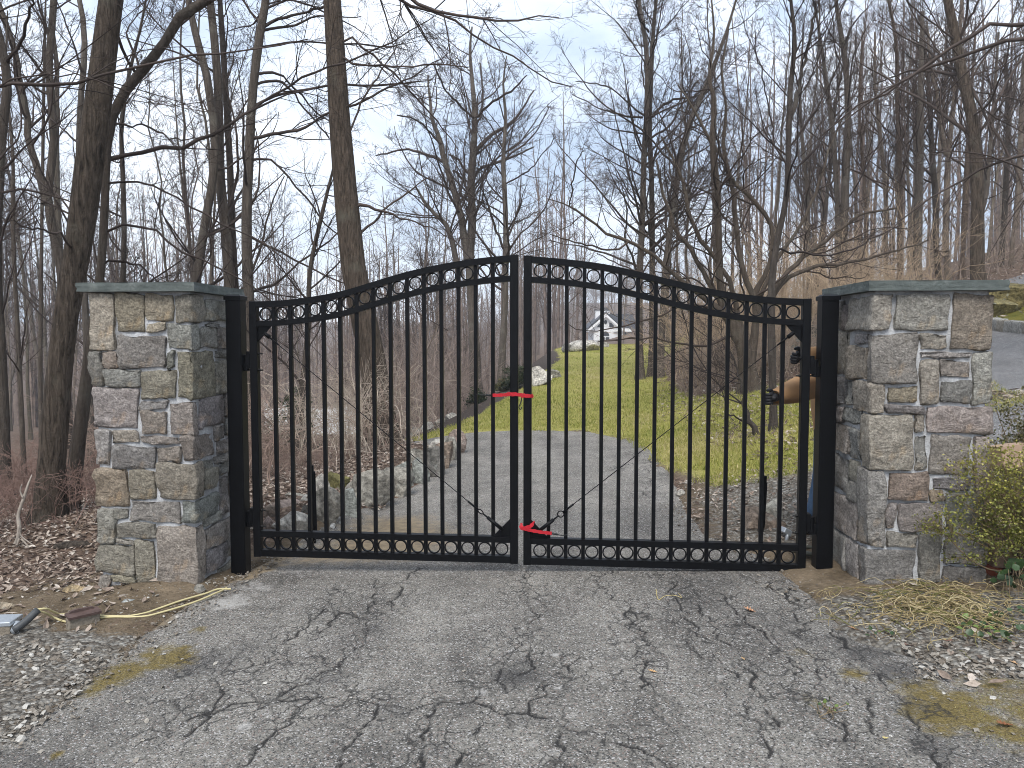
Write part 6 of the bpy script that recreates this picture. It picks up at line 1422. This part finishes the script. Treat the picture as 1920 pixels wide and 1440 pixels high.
# grass
BLADE_V = np.array([[-0.09, 0, 0], [0.09, 0, 0], [0.03, 0.2, 0.6], [0, 0.5, 1.0]]); BLADE_T = np.array([[0, 1, 2], [0, 2, 3]])
M_grass = tint_mat('lawn_blades', [(0, (0.165, 0.19, 0.035)), (0.4, (0.29, 0.295, 0.065)), (0.75, (0.41, 0.37, 0.125)), (1, (0.54, 0.46, 0.23))], 0.7, 0.2, 0.25)
def grass(name, poly, n, lab, h0, h1, seed, dens):
    rng = np.random.default_rng(seed); p = inside(poly, n, rng, 0.25, dens); p[:, 2] += 0.005
    tt = np.clip(fbm(p[:, 0], p[:, 1], 0.9, 73, 3) * 1.1 - 0.1 + 0.25 * rng.standard_normal(n), 0, 1)
    o = link(name, scatter_mesh(name, BLADE_V, BLADE_T, p, h0 + (h1 - h0) * rng.random(n), rng, M_grass, 0.35, True, (1, 1, 1), 0.0, tt)); return tag(o, lab, kind='stuff')
grass('grass', LAWN, 52000, 'short yellow green lawn on the slope beyond the drive', 0.03, 0.075, 221, near_d(11))
grass('grass', [(1.9, 7.4), (5, 7.2), (5.4, 9.5), (5.2, 13), (3.6, 12.8), (1.9, 10.5)], 26000, 'mossy grass on the bank behind the gate', 0.02, 0.05, 222, near_d(8))
grass('moss', [(1.75, 2.3), (1.8, 3.2), (3.2, 3.3), (3.2, 2.3)], 3500, 'golden green moss tufts at the asphalt edge', 0.003, 0.009, 223, lambda x, y: (fbm(x, y, 3.4, 46, 3) > 0.56) * 1.0)
# brush: thin woody stems from the ground
def brush(name, poly, n, H, lab, seed, color, kids=(5, 3), arch=0.15, dens=None, r=0.006, wander=0.16):
    rng = np.random.default_rng(seed); b = inside(poly, n, rng, 0.4, dens)
    h = H[0] + (H[1] - H[0]) * rng.random(n); p = np.zeros((n, 7, 3)); p[:, 0] = b; d = rng.standard_normal((n, 3)) * 0.35; d[:, 2] = 1; d /= np.linalg.norm(d, axis=1, keepdims=True)
    for k_ in range(1, 7):
        p[:, k_] = p[:, k_ - 1] + d * (h / 6)[:, None]; d = d + wander * rng.standard_normal((n, 3)); d[:, 2] -= arch * k_ * 0.25; d /= np.linalg.norm(d, axis=1, keepdims=True)
    r_ = (r * (0.6 + 0.8 * rng.random(n)))[:, None] * np.linspace(1, 0.4, 7)[None]
    c1, q1 = sprout(rng, p, r_, kids[0], 0.2, 1.0, h * 0.38, (48, 16), 0.08, wander, 4, 0.6, 0.002, 0.5, 0.02, arch * 0.2)
    l1 = np.linalg.norm(c1[:, -1] - c1[:, 0], axis=1)
    c2, q2 = sprout(rng, c1, q1, kids[1], 0.2, 1.0, l1 * 0.5, (45, 15), 0.05, wander, 2, 0.7, 0.0016, 0.6, 0.02)
    o = link(name, tubes_mesh(name, [(p, r_, 3), (c1, q1, 3), (c2, q2, 3)], M_brush), color=color); return tag(o, lab, kind='stuff')
t = MT('brush_stems', 0.9, 0.1); t.base(t.mix(1, t.ramp(t.noise(t.pos(), 6, 3), [(0.3, (0.55,) * 3), (0.7, (1.3,) * 3)]), t.objcol(), 'MULTIPLY')); M_brush = t.m
near_b = near_d(8)
brush('undergrowth', [(-2.7, 6.6), (-4.0, 6.2), (-8, 8.5), (-9, 13), (-3.4, 11)], 760, (0.3, 0.85), 'reddish low undergrowth around the leaning tree', 231, (0.25, 0.165, 0.135), (5, 3), 0.3, near_d(8), 0.0035, 0.22)
brush('brambles', [(-2.1, 7.8), (-2.6, 7.2), (-4.4, 8), (-5.5, 14), (-1.9, 13.0), (-1.75, 10.5)], 430, (0.6, 1.5), 'tangled bare brambles behind the boulders', 232, (0.34, 0.25, 0.2), (5, 3), 0.38, lambda x, y: np.clip((9 / y) ** 2, .05, 1) * np.where((x / y < -.185) & (x / y > -.345) & (y > 8.0), 0.0, 1), 0.006, 0.24)
brush('undergrowth', [(-2.0, 8), (-2.9, 7.8), (-3.9, 10.4), (-2.2, 10.4)], 150, (0.18, 0.42), 'low reddish growth behind the boulders under the white fences', 238, (0.29, 0.21, 0.17), (5, 3), 0.3, None, 0.0035, 0.22)
brush('brambles', [(-1.7, 10.2), (-2.3, 9.3), (-3.4, 10), (-3, 13.5), (-1.4, 13.2)], 130, (1.0, 2.0), 'pale bramble canes arching over the far boulders', 233, (0.48, 0.4, 0.32), (4, 3), 0.5, None, 0.007, 0.24)
brush('thicket', [(-2.4, 15), (-1.4, 19), (-0.6, 30), (-9, 34), (-11, 20), (-6, 14)], 620, (1.6, 3.6), 'brown thicket on the low slope behind the gate', 234, (0.3, 0.235, 0.2), (6, 3), 0.1, lambda x, y: np.clip((20 / y) ** 2, .05, 1) * np.where((x / y < -.185) & (x / y > -.345), 0.0, 1), 0.011, 0.13)
brush('thicket', [(3.4, 14.6), (5.2, 13.6), (9.5, 17), (12, 27), (9, 30), (4.7, 24), (3.7, 18)], 520, (1.4, 3.0), 'tan brush thicket on the hill behind the crooked tree', 235, (0.44, 0.33, 0.225), (6, 4), 0.16, near_d(17), 0.009, 0.15)
brush('thicket', [(3.1, 14.2), (3.9, 12.9), (6.5, 12.4), (7.5, 15), (3.6, 17)], 360, (0.5, 1.5), 'low grey tangle of twigs beside the crooked tree', 236, (0.33, 0.26, 0.205), (6, 4), 0.34, None, 0.006, 0.24)
brush('thicket', [(9.5, 19.6), (12, 20), (24, 22), (26, 34), (10, 34)], 300, (0.8, 2.6), 'brown brush under the hillside woods', 237, (0.3, 0.235, 0.19), (5, 3), 0.12, near_d(24), 0.012, 0.14)
# ------------------------------------------------------------------ leafy shrubs
QL_V = np.array([[0, 0, 0], [-0.36, 0.5, 0.1], [0, 1.0, 0.02], [0.36, 0.5, 0.1]]); QL_T = np.array([[0, 1, 2], [0, 2, 3]])
M_boxl = tint_mat('pale_shrub_leaves', [(0, (0.06, 0.075, 0.016)), (0.4, (0.18, 0.19, 0.04)), (0.75, (0.38, 0.35, 0.075)), (1, (0.55, 0.49, 0.16))], 0.5, 0.4, 0.2)
M_olive = tint_mat('olive_shrub_leaves', [(0, (0.03, 0.035, 0.01)), (0.5, (0.085, 0.08, 0.022)), (1, (0.24, 0.2, 0.08))], 0.5, 0.4, 0.15)
M_ever = tint_mat('evergreen_leaves', [(0, (0.014, 0.022, 0.01)), (0.6, (0.035, 0.05, 0.018)), (1, (0.085, 0.1, 0.04))], 0.5, 0.4, 0.1)
M_stem = plain('shrub_stem', (0.2, 0.15, 0.09), 0.85, 0.15, var=0.25, sc=20)
def shrub(name, lab, base, limbs, n, size, mat, seed, spread=0.06, dens=(6, 4), group=None):
    """limbs: polylines in world; leaves cluster round the fine twigs"""
    rng = np.random.default_rng(seed); root = empty(name, tuple(base), rng.uniform(0, 6), lab, 'shrub', group); root.rotation_euler = (0, 0, 0)
    LP = np.array([catmull(np.array(l), 10) for l in limbs]); LR = np.array([np.linspace(0.006, 0.002, 10) for _ in limbs])
    ll = np.linalg.norm(LP[:, -1] - LP[:, 0], axis=1)
    a, ar = sprout(rng, LP, LR, dens[0], 0.35, 1.0, ll * 0.34, (45, 15), 0.12, 0.14, 5, 0.6, 0.0016, 0.5, 0.01)
    b, br_ = sprout(rng, a, ar, dens[1], 0.2, 1.0, np.linalg.norm(a[:, -1] - a[:, 0], axis=1) * 0.5, (42, 15), 0.1, 0.14, 4, 0.7, 0.0011, 0.6, 0.01)
    link('stems', tubes_mesh('stems', [(LP - base, LR, 5), (a - base, ar, 3), (b - base, br_, 3)], M_stem), root)
    pts = np.vstack([a.reshape(-1, 3), b.reshape(-1, 3), b.reshape(-1, 3)]); p = pts[rng.integers(0, len(pts), n)] + rng.normal(0, spread * 0.3, (n, 3)) - base
    h = np.clip((p[:, 2] - p[:, 2].min()) / np.ptp(p[:, 2]), 0, 1); tn = np.clip(0.3 * h + 0.55 * rng.random(n) ** 1.3 + 0.2 * fbm(p[:, 0] * 9, p[:, 2] * 9, 1, seed, 2), 0, 1)
    o = link('foliage', scatter_mesh('foliage', QL_V, QL_T, p, size * (0.6 + 0.8 * rng.random(n)), rng, mat, 0.9, True, (1, 1, 1), 0.1, tn), root); o['kind'] = 'stuff'
    return root
sb = G(1925, 1092); D0 = sb[1]
ends = [(1795, 905, -.05), (1822, 880, .0), (1850, 865, .1), (1880, 870, 0), (1912, 862, .1), (1812, 945, -.1), (1845, 930, -.12), (1880, 920, -.15), (1910, 935, -.15), (1765, 985, -.12), (1798, 990, -.15), (1870, 985, -.2), (1908, 1005, -.2), (1945, 900, 0), (1960, 960, -.1), (1935, 870, .1), (1850, 890, -.1), (1890, 895, -.1)]
limbs = []
for (x, y, dd) in ends:
    e_ = P(x, y, min(D0 + dd, 4.36)); mid = (sb + e_) / 2 + np.array((0.03, -0.02, 0.03)); limbs.append([sb, sb * 0.6 + mid * 0.4 + np.array((0, 0, .03)), mid, e_])
limbs.append([P(1895, 1073, D0 - .1), P(1850, 1066, D0 - .12), P(1815, 1045, D0 - .14), P(1782, 1012, D0 - .16), P(1760, 985, D0 - .18), P(1745, 968, D0 - .18)])
shrub('pale_shrub', 'pale yellow green shrub spilling in front of the pillar and cardboard box', sb, limbs, 7600, 0.0165, M_boxl, 241, 0.06, (9, 5))
q = P(1905, 905, 5.7); q[2] = gz1(q[0], 5.7); limbs = []
rng = np.random.default_rng(9)
for i in range(22): e_ = P(rng.uniform(1864, 1990), rng.uniform(735, 880), 5.7 + rng.uniform(-.2, .35)); limbs.append([q, (q + e_) / 2 + rng.normal(0, .03, 3), e_])
shrub('olive_shrub', 'olive shrub with pale specks behind the pillar, above the upper cardboard box', q, limbs, 6500, 0.02, M_olive, 242, 0.07, (8, 5))
def round_bush(px, py, D, w, h, lab, n, seed, mat, sz):
    q = P(px, py, D); q[2] = gz1(q[0], D); rng = np.random.default_rng(seed); limbs = []
    for i in range(26):
        v_ = rng.standard_normal(3); v_ /= np.linalg.norm(v_); v_[2] = abs(v_[2]) * 1.0
        e_ = q + np.array((v_[0] * w / 2, v_[1] * w / 2, 0.12 * h + v_[2] * h * 0.85)); limbs.append([q, (q * .4 + e_ * .6) + np.array((0, 0, .05 * h)), e_])
    return shrub('evergreen_bush', lab, q, limbs, n, sz, mat, seed, 0.1, (5, 4))
round_bush(965, 716, 19.3, 0.62, 0.62, 'round dark evergreen bush by the whitish lawn boulder', 2600, 251, M_ever, 0.05)
round_bush(893, 722, 18.6, 0.46, 0.36, 'low dark evergreen bush at the foot of the spreading tree', 1800, 252, M_ever, 0.045)
round_bush(942, 706, 19.6, 0.35, 0.35, 'small mossy green bush between the two dark bushes', 1200, 253, M_olive, 0.045)
round_bush(510, 842, 14.0, 0.85, 0.8, 'dark low evergreen bush under the white fence panel', 2200, 254, M_ever, 0.05)
round_bush(562, 830, 15.0, 0.75, 1.35, 'taller dark evergreen bush beside the white picket fence', 2400, 255, M_ever, 0.055)
# ivy plants: every leaf its own part
IV = np.array([[0, 0, 0], [-0.5, 0.25, 0.06], [-0.42, 0.62, 0.1], [0, 0.5, -0.02], [0, 1.0, -0.02], [0.42, 0.62, 0.1], [0.5, 0.25, 0.06]])
IT = np.array([[0, 3, 1], [1, 3, 2], [2, 3, 4], [3, 5, 4], [0, 6, 3], [6, 5, 3]])
M_ivy = plain('ivy_leaf', (0.03, 0.06, 0.018), 0.45, 0.45, var=0.35, sc=20); M_ivy2 = plain('ivy_leaf_pale', (0.12, 0.17, 0.04), 0.5, 0.4, var=0.3, sc=20)
iv_me = [npmesh('leaf', IV * (1, 1, 1), IT, M_ivy, True), npmesh('leaf', IV * (0.85, 1.05, 1.6), IT, M_ivy, True), npmesh('leaf', IV * (0.7, 1, 1.4), IT, M_ivy2, True)]
def ivy(px0, px1, py0, py1, n, lab, seed, sz, pale=0.2, hz=0.16):
    rng = np.random.default_rng(seed); o = G((px0 + px1) / 2, py1); root = empty('ivy_plant', tuple(o), 0, lab, 'plant', 'leafy ground plants by the shrub')
    m = MB()
    for i in range(n):
        g_ = G(rng.uniform(px0, px1), rng.uniform(py0, py1)); h = rng.uniform(0.03, hz); e_ = g_ + np.array((rng.normal(0, .03), rng.normal(0, .03), h))
        m.tube(np.array([g_ - o, (g_ + e_) / 2 - o + rng.normal(0, .008, 3), e_ - o]), 0.0018, 3, False)
        l_ = link('leaf', iv_me[2 if rng.random() < pale else rng.integers(0, 2)], root, e_ - o); s = sz * rng.uniform(0.6, 1.3); l_.scale = (s, s, s); l_.rotation_euler = (rng.normal(0.5, .5), rng.normal(0, .4), rng.uniform(0, 6.28))
    st = m.build('stems', M_stem, root); st['kind'] = 'stuff'
ivy(1878, 1960, 1085, 1135, 60, 'dark green ivy with broad leaves at the frame edge below the shrub', 261, 0.055, 0.1, 0.2)
ivy(1800, 1930, 1165, 1215, 46, 'sprawling green creeper tangled in straw nearest the road', 262, 0.035, 0.5, 0.06)
ivy(1530, 1562, 1330, 1350, 16, 'tiny green weed sprouting from an asphalt crack', 263, 0.018, 0.6, 0.03)
ivy(1640, 1665, 1190, 1203, 9, 'small green weed at the straw edge', 264, 0.02, 0.7, 0.03)
# straw: dead vines
rng = np.random.default_rng(271); n = 560
M_straw = tint_mat('straw_strands', [(0, (0.13, 0.09, 0.04)), (0.12, (0.12, 0.13, 0.03)), (0.3, (0.22, 0.165, 0.08)), (0.65, (0.34, 0.265, 0.13)), (1, (0.5, 0.42, 0.25))], 0.7, 0.25)
px = np.clip(rng.normal(1760, 85, n), 1560, 1990); py = np.clip(rng.normal(1150, 26, n) + (px - 1760) * 0.09, 1100, 1235)
p = np.zeros((n, 8, 3))
for i in range(n):
    g_ = G(px[i], py[i]); a = rng.uniform(0, 2 * math.pi); L_ = rng.uniform(0.05, 0.26); cv = rng.normal(0, 2.2); q = g_.copy(); h0 = rng.uniform(0.0, 0.035); hp = rng.uniform(0, .045)
    for k_ in range(8):
        p[i, k_] = q; p[i, k_, 2] = gz1(q[0], q[1]) + 0.012 + h0 + hp * math.sin(k_ / 7 * math.pi); q = q + np.array((math.cos(a), math.sin(a), 0)) * L_ / 7; a += cv / 7 + rng.normal(0, 0.4)
me = npmesh('straw', *tube_np(p, np.full((n, 8), 0.0018) * rng.uniform(.6, 1.4, (n, 1)), 4)[:2], M_straw)
at = me.attributes.new('tint', 'FLOAT', 'POINT'); at.data.foreach_set('value', np.repeat(rng.random(n), 32).astype(np.float32))
tag(link('straw', me), 'tangle of dry straw coloured vines before the shrub side pillar', kind='stuff')
rng = np.random.default_rng(272)
def strand(pxs, lab, r, mat, name='stick', cat='twig', lift=0.01, grp=None):
    q = [G(x, y, lift) for x, y in pxs]; o = q[0]; c = catmull(np.array(q), 16) - o
    return tag(link(name, npmesh(name, *tube_np(c[None], np.linspace(r, r * .6, 16)[None], 6)[:2], mat), None, tuple(o)), lab, cat, grp)
strand([(1230, 1105), (1237, 1124), (1248, 1117), (1265, 1116), (1278, 1121), (1272, 1112)], 'short curl of straw lying on the asphalt near the gate', 0.0025, plain('straw_plain', (0.5, 0.4, 0.18), 0.7), 'straw_curl', 'straw')
M_deadwood = plain('dead_wood', (0.3, 0.26, 0.22), 0.9, 0.1, var=0.3, sc=12, bump=0.01)
strand([(85, 1297), (110, 1297), (143, 1293)], 'thin pale stick on the gravel edge by the mossy asphalt', 0.004, M_deadwood)
strand([(40, 1325), (66, 1336), (95, 1328), (114, 1318)], 'forked brown stick lying on gravel at the road edge', 0.005, plain('brown_stick', (0.12, 0.09, 0.06), 0.9))
strand([(1362, 993), (1385, 990), (1410, 984), (1440, 985), (1470, 987)], 'long thin stick lying under the flat brown rock', 0.008, M_deadwood)
strand([(1603, 1132), (1640, 1136), (1680, 1138)], 'brown twig lying flat among the straw', 0.003, plain('brown_twig', (0.14, 0.09, 0.06), 0.9))
DB = [(4, 1062, 8), (20, 1030, 8), (34, 1008, 8), (36, 985, 8), (34, 972, 7), (46, 930, 6), (54, 905, 4), (60, 890, 2)]
q = np.array([P(x, y, 6.1 + 0.03 * i) for i, (x, y, w) in enumerate(DB)]); rr_ = np.array([w / F * 6.1 / 2 for *_, w in DB]); q[0, 2] = gz1(q[0, 0], q[0, 1])
db = empty('dead_branch', tuple(q[0]), 0, 'pale dead branch propped upright in the leaf litter at the frame edge', 'branch')
c = catmull(np.c_[q, rr_], 20); MB().tube(c[:, :3] - q[0], c[:, 3], 8).build('bough', M_deadwood, db, True)
for pts in ([(34, 985), (40, 1005), (52, 1015), (66, 1024)], [(36, 1010), (28, 1035), (14, 1062)], [(44, 935), (38, 920), (41, 908)], [(40, 1010), (60, 1030), (82, 1040)]):
    MB().tube(catmull(np.array([P(x, y, 6.12) for x, y in pts]) - q[0], 8), np.linspace(0.009, 0.004, 8), 5).build('side_branch', M_deadwood, db, True)
q = G(133, 1030); lg = link('log', npmesh('log', *tube_np(np.array([[(-0.13, 0, 0.02), (-0.06, 0.0, 0.025), (0.02, 0.01, 0.03), (0.1, 0.02, 0.03), (0.14, 0.03, 0.025)]]), np.array([[0.02, 0.036, 0.038, 0.034, 0.015]]), 10, True)[0:2], M_bark), None, tuple(q)); tag(lg, 'short dark rotten log lying in leaves beside the wire side pillar', 'log')
# single big leaves on the road
OAK = [(0, -1), (.08, -.75), (.3, -.7), (.22, -.45), (.55, -.35), (.3, -.1), (.62, .12), (.3, .25), (.45, .6), (.18, .6), (0, 1), (-.2, .62), (-.48, .55), (-.28, .22), (-.6, .1), (-.28, -.12), (-.5, -.4), (-.2, -.48), (-.28, -.72), (-.08, -.76)]
def oak(px, py, size, rot, col, lab, curl=0.25):
    q = G(px, py); bm = bmesh.new(); c0 = bm.verts.new((0, 0, 0)); vs = [bm.verts.new((x * size, y * size, curl * size * (x * x * 1.6 + 0.35 * y * y + 0.25 * x * y))) for x, y in OAK]
    for i in range(len(vs)): bm.faces.new((c0, vs[i], vs[(i + 1) % len(vs)]))
    me = bpy.data.meshes.new('fallen_leaf'); bm.to_mesh(me); bm.free(); me.materials.append(plain('oak_leaf', col, 0.75, 0.2, var=0.25, sc=50))
    o = link('fallen_leaf', me, None, (q[0], q[1], q[2] + 0.008), rot); o.rotation_euler = (0.2, 0.12, rot); o.modifiers.new('thick', 'SOLIDIFY').thickness = 0.0012; return tag(o, lab, 'leaf', 'single fallen leaves')
oak(1224, 1262, 0.022, 1.4, (0.5, 0.31, 0.15), 'light tan curled leaf alone on the asphalt', 0.5)
oak(1608, 1183, 0.05, 1.3, (0.42, 0.24, 0.14), 'large lobed tan oak leaf at the straw edge')
oak(1405, 1147, 0.035, 0.9, (0.4, 0.22, 0.13), 'narrow brownish leaf pointing at the gate', 0.8)
oak(1705, 1212, 0.045, 1.9, (0.17, 0.09, 0.07), 'dark purplish leaf on the gravel under the straw')
oak(1776, 1203, 0.04, 2.8, (0.3, 0.17, 0.13), 'pinkish brown leaf beside the dark purplish leaf')
oak(1883, 1362, 0.036, 1.7, (0.2, 0.085, 0.04), 'rusty leaf lying on the golden moss', 0.5)
oak(1912, 1249, 0.04, 1.1, (0.46, 0.29, 0.16), 'tan leaf cut off by the frame edge on gravel')
oak(1393, 1238, 0.014, 0.4, (0.35, 0.24, 0.13), 'tiny dry leaf in a crack toward the straw', 0.6)
oak(1660, 1388, 0.016, 2.1, (0.5, 0.42, 0.18), 'small yellow leaf near the bottom of the road', 0.6)
# ------------------------------------------------------------------ air: far woods fade a little
hz = MB().box((0, 150, 20), (420, 330, 42)).mesh('haze', [])
hm = bpy.data.materials.new('haze_air'); hm.use_nodes = True
for n_ in list(hm.node_tree.nodes):
    if n_.type == 'BSDF_PRINCIPLED': hm.node_tree.nodes.remove(n_)
pv = N(hm.node_tree, 'ShaderNodeVolumePrincipled'); pv.inputs['Color'].default_value = (0.86, 0.9, 0.96, 1); pv.inputs['Density'].default_value = 0.0013
hm.node_tree.links.new(pv.outputs[0], [n for n in hm.node_tree.nodes if n.type == 'OUTPUT_MATERIAL'][0].inputs['Volume'])
hz.materials.append(hm)
tag(link('haze', hz), 'thin winter haze over the woods', kind='stuff')
